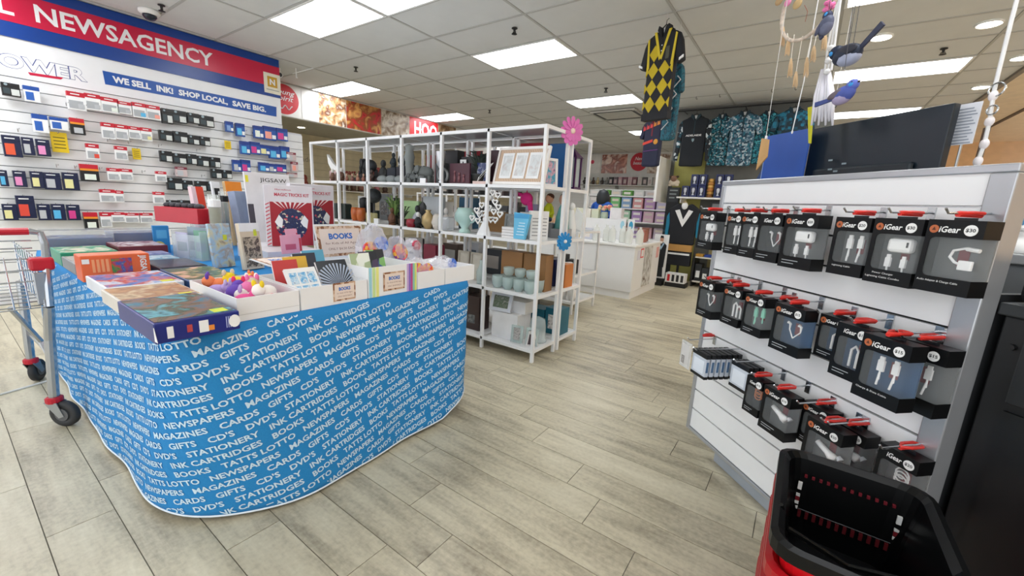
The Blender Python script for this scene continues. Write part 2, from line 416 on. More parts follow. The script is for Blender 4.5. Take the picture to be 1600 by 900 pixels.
for k, (x, y) in enumerate(((3.0, 3.2), (4.6, 3.2), (3.0, 6.6), (4.6, 6.6), (3.2, 10), (4.6, 10), (3.8, -.5))):  # lamps added to brighten the mall beyond the shopfront
    t = thing('mall_fill_lamp', ('near', 'far')[k % 2]+f' added fill lamp in the mall ceiling beyond the shopfront, row {ORDW[k//2]} from the entrance', 'light', T(x, y, HC+.03), 'added mall lamps')
    MB().tube([(.15*math.cos(a), .15*math.sin(a), -.003) for a in [i*PI/12 for i in range(24)]], .012, 6, True).build('trim_ring', WHITE, t)
    MB().lathe([(.001, .0), (.14, .0), (.14, -.006), (.001, -.007)], 20).build('lens', emis('#fff0dc', 60), t)

# ================================================================ SIGN WALL ON THE LEFT
navy = mat('#0b3c8c', .3, var=.04); signred = mat('#c4133f', .3, var=.03); flatwhite = mat('#e9eaec', .4, var=.015)
SX = XW                                     # front plane of the boards
def LW(y, z, d=0): return T(SX+d, y, z) @ FACE_XP     # frame on the left wall: local x along the wall, front to the shop
sg = thing('shop_sign', 'long blue and red newsagency sign board under the ceiling', 'sign', T(SX, 0, 2.44))
bx('board', -.0145, .02, -3, 3.03, 0, .478, navy, sg)
bx('red_band', .02, .023, -3, 3.03, .13, .385, signred, sg)
put_text('lettering', 'NEWSAGENCY', flatwhite, sg, T(.0235, 1.545, .258) @ FACE_XP, width=1.42, height=.155, bold=.02, ext=.0)
put_text('lettering', 'L', flatwhite, sg, T(.0235, .66, .262) @ FACE_XP, height=.152, bold=.02)
pw = thing('power_panel', 'white header panel with outlined power lettering and blue ink banner', 'sign', T(SX, 0, 2.1))
bx('panel', -.0145, .008, -3, 3.03, .002, .34, flatwhite, pw)
_o = mat('#3b4a86', .4); _a = text_mesh('POWER', _o, .055, res=4); _b = text_mesh('POWER', flatwhite, .03, res=4)
put_text('outline_lettering', 'POWER', _o, pw, T(.0085, .8, .135) @ FACE_XP, width=.66, height=.125, bold=.055, res=4)
put_text('inner_lettering', 'POWER', flatwhite, pw, T(.0095, .8, .135) @ FACE_XP, width=.66*text_w(_b)/text_w(_a), height=.125*text_h(_b)/text_h(_a), bold=.03, res=4)
MB().prism([(-.11, .012), (.12, .022), (.1, .0), (-.1, -.012)], -.001, .0).build('red_stroke', signred, pw, Mw=T(.009, .84, .055) @ FACE_XP)
MB().prism([(-.855, -.064), (-.862, .064), (.855, .064), (.848, -.062)], -.003, 0).build('banner', mat('#0c4ea2', .35), pw, Mw=T(.0085, 2.113, .155) @ FACE_XP)
for _s, _y, _w in (('WE SELL', 1.475, .31), ('INK!', 1.755, .15), ('SHOP LOCAL,', 2.13, .5), ('SAVE BIG.', 2.63, .4)): put_text('banner_lettering', _s, flatwhite, pw, T(.012, _y, .155 if ',' not in _s else .151) @ FACE_XP, width=_w, height=.066 if ',' not in _s else .076, bold=.045)
pq = thing('logo_plaque', 'small white plaque with a gold square letter N at the end of the sign', 'sign', T(SX+.024, 2.925, 2.6))
bx('plate', 0, .008, -.105, .105, -.125, .125, mat('#e8e2cf', .4), pq)
bx('gold_square', .008, .01, -.062, .062, -.045, .085, mat('#c79a2c', .4), pq)
put_text('letter', 'N', flatwhite, pq, T(.0105, .0, .018) @ FACE_XP, height=.075, bold=.04)
bx('caption_line', .008, .0095, -.08, .08, -.085, -.075, GREYP, pq)

# ---------------------------------------------------------------- ink cartridge packets on hooks
hook_m = MB().tube([(0, 0, .012), (0, -.1, .006), (0, -.108, .016)], .0022, 5).tube([(0, 0, -.012), (0, 0, .018)], .004, 5).build('hook', CHROME, wl, Mw=LW(-2.5, 1.9)).data
PKTS = []
def rect_wall(r, d):
    a = at_x(r[0], r[1], SX+d); b = at_x(r[2], r[3], SX+d)
    c = at_x(r[0], r[3], SX+d); e = at_x(r[2], r[1], SX+d)
    y0, y1 = (a.y+c.y)/2, (b.y+e.y)/2; zc = at_x((r[0]+r[2])/2, (r[1]+r[3])/2, SX+d).z
    h = at_x((r[0]+r[2])/2, r[1], SX+d).z-at_x((r[0]+r[2])/2, r[3], SX+d).z
    return y0, y1, zc, h
ORD = ['first', 'second', 'third', 'fourth', 'fifth', 'sixth', 'seventh', 'eighth', 'ninth', 'tenth', 'eleventh', 'twelfth', 'thirteenth', 'fourteenth', 'fifteenth', 'sixteenth']
navyb = mat('#182243', .35); redh = mat('#c01f33', .35); blk = mat('#1b1d20', .35); bl = mat('#1d4c9e', .35); wht = mat('#eceded', .4)
STY = {'R': ('red-topped white', redh, wht), 'E': ('dark navy', navyb, navyb), 'B': ('blue and white', bl, wht), 'H': ('black', blk, blk), 'K': ('red, orange and black', redh, blk),
       'D': ('deep blue', mat('#1b3a86', .35), mat('#23529f', .35)), 'M': ('maroon', mat('#7d3140', .35), mat('#c9b6b6', .4))}
CN = {'#e4dfa0':'yellow', '#e48fc0':'pink', '#58b4e0':'cyan', '#b9bcc0':'grey', '#e05a3a':'orange', '#d94a3a':'red', '#e7efe4':'white', '#f0a190':'salmon', '#cf3f8a':'magenta'}
def packet(r, st, patch, lab, d=.1):
    y0, y1, zc, h = rect_wall(r, d); w_ = max(.05, (y1-y0)*.96); h = max(.06, h)
    nm, hm, bm_ = STY[st]
    t = thing('ink_packet', lab, 'ink cartridge', LW((y0+y1)/2, zc-h/2, d), 'ink packets on the slat wall')
    bx('carton', -w_/2, w_/2, 0, .045, 0, h*.74, bm_, t, .002)
    bx('header', -w_/2, w_/2, -.001, .046, h*.74, h, hm, t, .002)
    c = mat(patch, .4)
    if st == 'R':
        bx('cartridge_window', -w_*.44, w_*.36, -.0015, 0, h*.08, h*.52, mat('#a9adb1', .3), t); bx('colour_patch', w_*.05, w_*.42, -.002, 0, h*.1, h*.36, c, t)
        bx('brand_line', -w_*.3, w_*.2, -.002, 0, h*.84, h*.9, wht, t)
    elif st == 'H': bx('price_ticket', w_*.0, w_*.44, -.0025, 0, h*.08, h*.55, mat('#cfd3d0', .4), t); bx('picture', -w_*.42, -w_*.06, -.0015, 0, h*.15, h*.6, mat('#35444a', .3), t); MB().prism([(w_*.1*math.cos(a)-w_*.25, w_*.1*math.sin(a)+h*.86) for a in [i*PI/5 for i in range(10)]], -.0025, 0).build('round_mark', mat('#8fa0a8', .4), t)
    elif st == 'K': bx('orange_band', -w_*.5, w_*.5, -.0025, 0, h*.62, h*.74, mat('#e8912d', .4), t); bx('picture', -w_*.3, w_*.32, -.002, 0, h*.08, h*.42, c, t)
    elif st in 'BD': bx('picture', -w_*.4, w_*.1, -.0015, 0, h*.1, h*.62, mat('#2f62b5', .3) if st == 'B' else c, t); bx('price_ticket', w_*.15, w_*.45, -.002, 0, h*.12, h*.4, wht, t)
    else: bx('colour_patch', -w_*.4, w_*.12, -.0015, 0, h*.1, h*.62, c, t); bx('brand_line', -w_*.35, w_*.2, -.002, 0, h*.84, h*.89, wht, t)
    inst('hook', hook_m, wl, LW((y0+y1)/2, zc+h/2-.012, 0) )
ROWS = [
 ('top row of ink wall', [((2,130,32,150),'H','#b9bcc0'),((37,135,63,159),'B','#58b4e0'),((105,144,134,172),'R','#b9bcc0'),((133,147,158,172),'R','#b9bcc0'),((158,153,186,176),'R','#e7efe4'),((183,159,206,178),'R','#b9bcc0'),((207,161,229,184),'R','#58b4e0'),((229,165,251,187),'R','#f0a190'),
   ((253,170,270,193),'H','#b9bcc0'),((269,173,292,192),'H','#58b4e0'),((293,177,312,193),'H','#b9bcc0'),((311,181,335,198),'H','#b9bcc0'),((353,190,365,206),'D','#7fa0d0'),((369,193,383,213),'D','#58b4e0'),((397,197,412,216),'D','#e7efe4'),((412,198,432,219),'D','#f0a190'),((432,201,450,220),'D','#cf3f8a')]),
 ('second row of ink wall', [((51,179,76,207),'B','#b9bcc0'),((78,184,107,203),'B','#58b4e0'),((110,185,133,210),'K','#b9bcc0'),((159,192,180,217),'R','#b9bcc0'),((180,195,201,218),'R','#b9bcc0'),((201,198,220,217),'R','#b9bcc0'),((220,200,238,220),'R','#e4dfa0'),
   ((249,204,270,220),'H','#b9bcc0'),((271,206,294,223),'H','#b9bcc0'),((294,212,312,226),'H','#b9bcc0'),((312,214,329,228),'H','#b9bcc0'),((376,221,391,241),'D','#58b4e0'),((391,222,407,241),'D','#cf3f8a'),((406,227,422,242),'D','#e4dfa0'),((421,229,438,248),'D','#58b4e0'),((438,229,453,248),'D','#58b4e0')]),
 ('third row of ink wall', [((4,212,34,245),'E','#e05a3a'),((35,215,54,242),'E','#b9bcc0'),((57,218,79,244),'E','#e48fc0'),((135,225,156,249),'R','#d94a3a'),((180,229,200,250),'R','#b9bcc0'),((250,236,270,253),'H','#b9bcc0'),((270,240,292,256),'H','#b9bcc0'),((292,241,308,257),'H','#b9bcc0'),((308,244,327,260),'H','#b9bcc0'),((328,246,345,262),'H','#b9bcc0'),((364,250,377,268),'D','#b9bcc0'),((377,250,392,269),'D','#cf3f8a'),((405,254,421,268),'D','#58b4e0'),((420,256,432,269),'D','#b9bcc0'),((431,257,448,269),'D','#cf3f8a')]),
 ('fourth row of ink wall', [((0,266,12,291),'E','#58b4e0'),((21,267,42,292),'E','#e48fc0'),((48,268,69,294),'E','#e4dfa0'),((69,270,96,296),'E','#b9bcc0'),((98,270,124,297),'E','#e4dfa0'),((125,257,155,283),'K','#e7efe4'),((168,263,188,282),'R','#b9bcc0'),((187,264,208,282),'R','#b9bcc0'),((244,268,261,284),'R','#b9bcc0'),((275,261,293,276),'M','#b9bcc0'),((330,264,347,279),'H','#b9bcc0'),((347,266,363,279),'H','#b9bcc0')]),
 ('fifth row of ink wall', [((156,296,181,316),'R','#b9bcc0'),((180,298,194,316),'R','#b9bcc0'),((240,300,258,318),'R','#b9bcc0'),((261,278,286,297),'H','#58b4e0'),((285,282,302,297),'H','#58b4e0'),((305,283,323,299),'H','#b9bcc0'),((323,284,342,299),'H','#b9bcc0')]),
 ('lowest row of ink wall', [((4,319,28,344),'E','#e4dfa0'),((26,306,56,341),'E','#d94a3a'),((59,319,80,344),'E','#b9bcc0'),((81,319,103,344),'E','#58b4e0'),((105,320,126,344),'E','#cf3f8a'),((131,332,154,358),'K','#e7efe4'),((157,332,175,355),'R','#b9bcc0'),((174,332,196,347),'R','#b9bcc0'),((195,333,218,348),'R','#b9bcc0'),((219,333,240,348),'R','#b9bcc0'),((261,313,279,323),'H','#b9bcc0'),((279,313,298,325),'H','#b9bcc0'),((300,313,313,321),'H','#b9bcc0')]),
 ('narrow end panel of ink wall', [((447,238,463,251),'M','#b9bcc0'),((456,253,466,268),'M','#f0a190'),((449,270,465,277),'M','#b9bcc0')])]
for rn, its in ROWS:
    cnt = {}; tot = {}
    for r, s, c in its: tot[s] = tot.get(s, 0)+1
    for r, s, c in its:
        k = cnt.get(s, 0); cnt[s] = k+1
        nm = STY[s][0]
        lab = f'{"only" if tot[s] == 1 else ORD[k]} {nm} ink packet from the left, {rn}'
        packet(r, s, c, lab)
for y in [v*.13-.2 for v in range(26)]:
    for z in (1.93, 1.63, 1.33): 
        if random.random() < .33: inst('hook', hook_m, wl, LW(y+random.uniform(-.03, .03), z, 0))
for r, lab in (((80,207,106,238),'larger yellow notice card hanging between ink packets'), ((207,232,220,249),'small yellow notice card below red-topped ink packets'), ((351,220,361,233),'small yellow notice card right of black ink packets')):
    y0, y1, zc, h = rect_wall(r, .06); w_ = y1-y0
    t = thing('notice_card', lab, 'card', LW((y0+y1)/2, zc-h/2, .06), 'yellow notice cards on the ink wall')
    bx('card', -w_/2, w_/2, 0, .003, 0, h, mat('#e0bf1d', .4), t)
    b = MB()
    for k in range(4): b.box(-w_*.35, w_*.35, -.0008, 0, h*(.2+.17*k), h*(.25+.17*k))
    b.build('print', mat('#6b5a14', .5), t)
    inst('hook', hook_m, wl, LW((y0+y1)/2, zc+h/2-.012, 0))

# ---------------------------------------------------------------- pictures on the bulkhead
def BW(y, z, d=0): return T(XB+d, y, z) @ FACE_XP
def poster(name, lab, y0, y1, m_, z0=2.42, z1=2.905, cat='poster'):
    t = thing(name, lab, cat, BW((y0+y1)/2, z0, .002)); bx('sheet', -(y1-y0)/2, (y1-y0)/2, -.004, 0, 0, z1-z0, m_, t); return t
t = poster('round_logo_poster', 'white poster with a red disc and white script on the bulkhead', 3.2, 3.92, mat('#e6e4e0', .4))
MB().prism([(.24*math.cos(a), .23*math.sin(a)) for a in [i*PI/16 for i in range(32)]], -.002, 0).build('red_disc', mat('#c8202c', .4), t, Mw=T(.08, -.005, .25))
put_text('script', 'young\nspirit', flatwhite, t, T(.08, -.0075, .29), width=.36, height=.17, shear=.3, bold=.01)
MB().tube([(-.13+.26*i/16, -.001, .03*math.sin(i*.9)) for i in range(17)], .008, 5).build('flourish', flatwhite, t, Mw=T(.08, -.0075, .13))
for a, lab, cols, sc in (((3.93, 4.23), 'plain white strip of the bulkhead between disc and biscuits', ['#e0dedb', '#eceae6'], 3), ((4.23, 4.76), 'picture of pale round biscuits on white on the bulkhead', ['#efeae2', '#e8d8bd', '#c89a6a', '#6a3c2c', '#eadfce'], 5), ((4.77, 5.54), 'red and brown dessert picture on the bulkhead', ['#7a1520', '#c62a30', '#8a4a24', '#d9a05a', '#a01c28'], 3.2), ((5.55, 6.26), 'picture of brown and cream treats on the bulkhead', ['#2d211b', '#8a7258', '#d8cfc0', '#5a3a22'], 3.5), ((7.12, 7.7), 'dark brown food picture at the far end of the bulkhead', ['#3a2a20', '#8a6a48', '#c9b79a'], 4)):
    poster('food_poster', lab, a[0], a[1], pic(cols, sc, .4))
t = poster('red_lettered_poster', 'bright red poster with tall white letters on the bulkhead', 6.27, 7.11, mat('#d22a30', .4))
put_text('lettering', 'HOO', flatwhite, t, T(.05, -.005, .27), width=.68, height=.3, bold=.03)
# far alcove shelving seen past the ink wall
t = thing('alcove_sign', 'dark red wall lettering on the beige slats past the shelving', 'sign', T(-8.98, 6.15, 1.72) @ FACE_XP)
put_text('lettering', "Heart & Soul", mat('#9a2430', .5), t, Matrix.Identity(4), width=.9, height=.12, bold=.03)
t = thing('alcove_sign', 'small grey wall lettering on the beige slats beside the ink wall', 'sign', T(-8.98, 4.85, 1.9) @ FACE_XP)
put_text('lettering', "Made", mat('#8a8578', .5), t, Matrix.Identity(4), width=.35, height=.1)
for zz, lab in ((1.28, 'upper glass shelf on the beige alcove wall'), (.85, 'lower glass shelf on the beige alcove wall')):
    t = thing('wall_shelf', lab, 'shelf', T(-8.98, 6.2, zz)); bx('board', 0, .3, -1.9, 3.2, -.02, 0, mat('#d6d3cb', .4), t)
    for y in (-1.6, 0, 1.4, 2.9): bx('bracket', 0, .26, y, y+.02, -.08, -.02, WHITE, t)
ALC = [(4.55, '#b04a2c'), (4.75, '#8a3a2a'), (4.95, '#d8c4b2'), (5.7, '#4a3226'), (5.9, '#5b4032'), (6.1, '#8a5a4a'), (6.3, '#3d2c28'), (6.55, '#a8606a'), (6.8, '#4f3a30'), (7.1, '#7a4a3a')]
for k, (y, c) in enumerate(ALC):
    t = thing('gift_ornament', f'small ornament on the upper alcove shelf, {ORD[k]} from the ink wall', 'ornament', T(-8.8, y, 1.28), 'ornaments on the alcove shelf')
    bx('base', -.05, .05, -.06, .06, 0, .03, mat('#6a5040', .6), t)
    MB().lathe([(.055, .03), (.07, .1), (.04, .17), (.05, .22), (.035, .27), (.005, .29)], 12).build('figure', mat(c, .5), t, smooth=True)

# ================================================================ TABLE WITH PRINTED CLOTH
TX0, TX1, TY0, TY1, TZ = -3.9, -1.49, .365, 1.745, .76
tb = thing('display_table', 'folding table hidden beneath the blue printed cloth', 'table', T(0, 0, 0))
bx('tabletop', TX0+.03, TX1-.03, TY0+.03, TY1-.03, TZ-.04, TZ-.006, mat('#d8d6d0', .5), tb)
for x in (TX0+.12, TX1-.3):
    for y in (TY0+.2, TY1-.2): MB().cyl((x, y, 0), (x, y, TZ-.04), .016).build('leg', mat('#3a3a3c', .4, .6), tb)
MB().box(TX1-.2, TX1-.17, TY0+.16, TY0+.19, 0, .03).build('foot_cap', BLACK, tb)
# cloth surface: s runs round three sides, t hangs down; the corners round off towards the hem
RC = .06; QK = 1-PI/4
LS = TX1-TX0; LF = TY1-TY0-2*RC*QK*2
SCN = LS-RC*QK*2; SC2 = SCN+LF; S4 = SC2+LS-RC*QK*2
S0, S1, S2, S3 = SCN-RC*PI/4, SCN+RC*PI/4, SC2-RC*PI/4, SC2+RC*PI/4
def corner(sig, r, cx, cy, a0):
    """run past a rounded corner: centre cx,cy, mid-angle a0"""
    q = r*PI/4
    a = a0+max(-PI/4, min(PI/4, sig/r)); n = Vector((math.cos(a), math.sin(a))); p = Vector((cx, cy))+n*r
    tg = Vector((-n.y, n.x))
    if sig > q: p += tg*(sig-q)
    if sig < -q: p += tg*(sig+q)
    return p, n
def path(s, k=0):
    r1 = RC+.36*k; r2 = RC+.12*k
    p1, n1 = corner(s-SCN, r1, TX1-r1, TY0+r1, -PI/4); p2, n2 = corner(s-SC2, r2, TX1-r2, TY1-r2, PI/4)
    w_ = (s-SCN)/LF; w_ = max(0, min(1, (w_-.25)/.5)); w_ = w_*w_*(3-2*w_)
    return p1*(1-w_)+p2*w_, (n1*(1-w_)+n2*w_).normalized()
def hem(s):
    """length of the drop"""
    z = .03
    q_ = max(0, min(1, (s-SCN+.25)/.5)); z -= .018*q_*q_*(3-2*q_)
    if s > S1: z += .03*((s-S1)/(S2-S1))**2+(.07*max(0, (s-S2+.18)/.25) if s > S2-.18 else 0)
    return TZ-z
def cloth(s, t, lift=0.0):
    k = max(0, t/.73); p, n = path(s, k)
    d = k*(.026+.006*math.sin(s*9.2+.4)+.003*math.sin(s*17)) + .003*math.sin(t*20+s*5)*k
    q_ = max(0, min(1, (s-SCN+.2)/.5)); d += .012*k*q_*q_*(3-2*q_)
    if t < .012: d -= (.012-t)*.5
    q = p+n*(d+lift); return Vector((q.x, q.y, TZ-t))
clm = bpy.data.materials.new('blue_cloth'); clm.use_nodes = True; nt = clm.node_tree; b = nt.nodes['Principled BSDF']
b.inputs['Roughness'].default_value = .75
nz = nt.nodes.new('ShaderNodeTexNoise'); nz.inputs['Scale'].default_value = 400
rr = nt.nodes.new('ShaderNodeValToRGB'); rr.color_ramp.elements[0].color = hexc('#0c76bb'); rr.color_ramp.elements[1].color = hexc('#2490d0')
nt.links.new(nz.outputs['Fac'], rr.inputs[0]); nt.links.new(rr.outputs[0], b.inputs['Base Color'])
NS, NT = 240, 26
mb = MB(); vs = []; fs = []
for i in range(NS+1):
    s = S4*i/NS
    for j in range(NT+1): vs.append(cloth(s, hem(s)*j/NT))
for i in range(NS):
    for j in range(NT): a = i*(NT+1)+j; fs.append((a, a+NT+1, a+NT+2, a+1))
c0 = len(vs); vs.append(Vector(((TX0+TX1)/2, (TY0+TY1)/2, TZ+.0)))
for i in range(NS): fs.append((i*(NT+1), c0, (i+1)*(NT+1)))
fs.append((NS*(NT+1), c0, 0))
mb.add(vs, fs)
tc_ = thing('tablecloth', 'blue cloth printed with white newsagent words draped over the display table', 'tablecloth', T(0, 0, 0))
co = mb.build('cloth', clm, tc_, smooth=True)
so = co.modifiers.new('thick', 'SOLIDIFY'); so.thickness = .002; so.offset = 0
hm_ = MB().tube([cloth(S4*i/NS, hem(S4*i/NS)-.003, .001) for i in range(NS+1)], .0042, 5).build('hem_edge', mat('#dfeaf2', .6), tc_)
# printed words
WORDS = ['MAGAZINES', 'CARDS', 'GIFTS', "CD'S", "DVD'S", 'STATIONERY', 'INK CARTRIDGES', 'BOOKS', 'TATTS LOTTO', 'NEWSPAPERS']
pm_ = mat('#c6e2f3', .7, var=.02)
CAPH, ROWZ, SLOPE = .0235, .0405, .215
wmesh = []
for q in WORDS:
    me = text_mesh(q, pm_, .028, 0, 2); hh = text_h(text_mesh('H', pm_, .028)); k = CAPH/hh
    x0 = min(v.co.x for v in me.vertices); z0 = min(v.co.z for v in me.vertices)
    wmesh.append(([((v.co.x-x0)*k*1.12, (v.co.z-z0)*k) for v in me.vertices], [tuple(p.vertices) for p in me.polygons], text_w(me)*k*1.12))
GAP = .034; CYC = sum(q[2]+GAP for q in wmesh)
pv, pf = [], []
ca, sa = math.cos(math.atan(SLOPE)), math.sin(math.atan(SLOPE))
s_end = S3+.05
for row in range(-14, 30):
    tbase = .052+ROWZ*row                      # depth of the row where it crosses the near corner
    off = -((row*CYC/6.35) % CYC)-CYC*2+.35
    L = off; wi = 0
    while True:
        vv, ff, wd = wmesh[wi % len(WORDS)]
        s0 = SCN+L*ca
        if s0 > s_end: break
        if s0+wd > 0:
            o = len(pv); ok = True; pts = []
            for (x, z) in vv:
                s = SCN+(L+x)*ca-z*sa; t = tbase-(L+x)*sa-z*ca
                pts.append((s, t))
            mx = max(t-hem(min(max(s, 0), S4))+.006 for s, t in pts); mn = min(t for s, t in pts)
            if mx < .03 and mn > -.02 and min(s for s, t in pts) > .01 and max(s for s, t in pts) < s_end:
                keep = [(.004 < t < hem(s)-.006) for s, t in pts]
                pv += [cloth(s, max(t, .001), .003) for s, t in pts]
                pf += [tuple(i+o for i in f) for f in ff if all(keep[i] for i in f)]
        L += wd+GAP; wi += 1
m_ = MB(); m_.add(pv, pf); pt = m_.build('printed_words', pm_, tc_)

# ================================================================ SHOPPING TROLLEY
tubem = mat('#b7bbc0', .25, .9, var=.04); tred = mat('#c0142c', .35); tyre = mat('#2a2b2d', .6)
tr_ = thing('shopping_trolley', 'wire shopping trolley with red handle at the left edge', 'trolley', T(-2.86, .262, 0))
zb, zt_ = .62, .95
WY = -.55                                                              # the trolley reaches this far out of the frame
wb_ = MB()
for k in range(13): y = WY+(0-WY)*k/12; wb_.tube([(.0, y, zt_-.1), (.05, y, zb)], .003, 5); 
for z, dx in ((zb, .05), (zb+.06, .035), (zb+.12, .025), (zb+.17, .015), (zb+.22, .0)): wb_.tube([(dx, WY, z), (dx, 0, z), (-.8, 0, z)], .0035, 5)
for k in range(1, 9): wb_.tube([(-.8*k/9, 0, zt_-.1), (-.8*k/9, 0, zb)], .003, 5)
for k in range(8): wb_.tube([(-.8*k/8, WY, zb), (-.8*k/8, 0, zb)], .003, 5)
for z in (zt_-.03, zt_-.065): wb_.tube([(-.03, WY, z), (-.03, 0, z)], .0035, 5)
wb_.build('wire_basket', tubem, tr_)
MB().tube([(-.05, WY, zt_+.01), (-.05, .0, zt_+.01)], .0165, 12).build('handle', tred, tr_)
MB().tube([(-.05, .0, zt_+.01), (-.05, .035, zt_), (-.02, .04, zt_-.05), (.02, .03, zt_-.12), (.055, .015, zb)], .014, 8).build('handle_frame', tubem, tr_)
bx('bumper', -.03, .04, -.025, .055, zt_-.165, zt_-.105, tred, tr_, .012)
bx('side_plate', .03, .045, -.02, .02, zb+.01, zt_-.17, tubem, tr_, .004)
MB().tube([(.05, .01, zb), (.0, .0, .45), (-.02, -.02, .14)], [.02, .02, .02], 10).build('leg', tubem, tr_)
MB().tube([(-.02, -.1, zb), (-.1, -.02, .42), (-.04, -.01, .36)], .01, 8).build('brace', tubem, tr_)
MB().tube([(-.75, .0, zb), (-.76, -.02, .14)], .02, 10).build('leg', tubem, tr_)
MB().tube([(.0, .0, .36), (-.75, .0, .3)], .012, 8).build('side_rail', tubem, tr_)
def castor(px, py, ang):
    o = MB().lathe([(.03, .125), (.033, .132), (.033, .15), (.026, .155)], 14).build('castor', tred, tr_, Mw=T(px, py, 0))
    MM = RZ(ang)
    MB().prism([(-.03, .13), (.03, .13), (.055, .06), (.03, .05)], -.024, -.02).prism([(-.03, .13), (.03, .13), (.055, .06), (.03, .05)], .02, .024).build('fork', STEEL, o, Mw=MM)
    w1 = MB(); n = 24
    prof = [(.03, -.016), (.058, -.016), (.066, -.01), (.066, .01), (.058, .016), (.03, .016)]
    vs, fs = [], []
    for i in range(n):
        a = 2*PI*i/n
        for r, yy in prof: vs.append((.04+r*math.cos(a), yy, .066+r*math.sin(a)))
    for i in range(n):
        for j in range(6): fs.append((i*6+j, i*6+(j+1) % 6, ((i+1) % n)*6+(j+1) % 6, ((i+1) % n)*6+j))
    w1.add(vs, fs).build('tyre', tyre, o, Mw=MM, smooth=True)
    MB().cyl((.04, -.02, .066), (.04, .02, .066), .032, n=16).build('hub', mat('#58595b', .5), o, Mw=MM)
castor(-.02, -.02, .65); castor(-.76, -.02, 2.6)
# white cord on the floor
P0, P1 = at_z(-40, 628, .005), at_z(86, 592, .005)
t = tag(MB().tube([P0, P0.lerp(P1, .4)+V(.0, .004, 0), P1], .006, 6).build('floor_cord', mat('#dcdcd8', .5)), 'white cord lying on the floor beneath the trolley', 'cord')

# ================================================================ THINGS ON THE TABLE
def ang2(v): return math.atan2(v.y, v.x)
def fl(x0, x1, y0, y1, z0=None): return (x0, x1, y0, y1, TZ+.0015 if z0 is None else z0)
def flatM(nl, nr, fl, zt, h):
    """box lying flat: three seen corners of its top (near-left, near-right, far-left) at height zt"""
    a, b, c = at_z(*nl, zt), at_z(*nr, zt), at_z(*fl, zt)
    e = (b-a); w_ = e.length; e.normalize(); n = Vector((-e.y, e.x, 0)); d = max(.05, (c-a).dot(n))
    return Matrix.Translation((a.x, a.y, zt-h)) @ RZ(ang2(e)), w_, d
def puzzle(lab, R, h, side, cover, ticket=None, spine=None, name='puzzle_box', cat='puzzle'):
    x0, x1, y0, y1, z0 = R; w_, d = y1-y0, x1-x0
    t = thing(name, lab, cat, T(x1, y0, z0) @ FACE_XP, 'flat boxes on the table')
    bx('carton', 0, w_, 0, d, 0, h, mat(side, .35), t, .003)
    bx('cover_picture', w_*.03, w_*.97, d*.04, d*.96, h, h+.0012, cover, t)
    if spine: bx('spine_print', w_*.06, w_*.4, -.001, 0, h*.25, h*.75, mat(spine, .4), t)
    if ticket: bx('price_ticket', w_*.72, w_*.9, d*.06, d*.18, h+.0012, h+.002, mat(ticket, .4), t)
    return t, w_, d
# layers of flat boxes, back to front
t, w_, d = puzzle('long clear-lidded dark blue box at the back left of the table', fl(-3.66, -3.42, .37, .64), .11, '#23407c', pic(['#1d3a72', '#2a5596', '#3a3550', '#c9cbd2'], 9), name='long_box', cat='box')
bx('clear_lid', -.004, w_+.004, -.004, d+.004, .06, .15, glass('#e8eef2', .05, .22), t)
t, w_, d = puzzle('long dark blue box beside the blue upright carton', fl(-3.66, -3.47, .65, .9), .13, '#23407c', pic(['#20407c', '#7a8090', '#2a5596'], 9), name='long_box', cat='box')
bx('clear_lid', -.004, w_+.004, -.004, d+.004, .06, .15, glass('#e8eef2', .05, .22), t)
puzzle('flat puzzle box with green border at the back left', fl(-3.38, -3.09, .37, .59), .07, '#2f9a78', pic(['#d9d3b0', '#e8e2c8', '#58b08a', '#b58a6a'], 10))
puzzle('flat white puzzle box with maroon edge at the back', fl(-3.4, -3.12, .6, .82), .085, '#6a2430', pic(['#e8e4e4', '#cfc5c8', '#8a4a58', '#efeeee'], 9))
puzzle('flat lilac blue puzzle box below the maroon edged one', fl(-3.11, -2.96, .6, .79), .055, '#7a86b8', pic(['#8a98c8', '#aab4d8', '#6a7ab0'], 9))
puzzle('grey puzzle box behind the orange jigsaw carton', fl(-3.07, -2.76, .37, .57), .055, '#8b8f94', pic(['#6a6f74', '#a8a098', '#c8c2ba', '#4a4a52'], 11))
puzzle('flat pale blue puzzle box left of the clear holder', fl(-2.95, -2.79, .6, .78), .05, '#8fb4c8', pic(['#9fc8dc', '#c8dce4', '#6a9ab8', '#e0e4e4'], 9))
puzzle('flat dark navy puzzle box beside the upright pastel picture', fl(-2.77, -2.46, .61, .8), .05, '#22242c', pic(['#2a3040', '#454c5c', '#171a22', '#6a6a70'], 9), spine='#c8ccd0')
t, w_, d = puzzle('flat peach and green puzzle box behind the toy tray', fl(-2.44, -1.95, .6, .8), .05, '#35517c', pic(['#d8a888', '#e0b090', '#6a7a48', '#3a5a4a', '#9ab0d0'], 7))
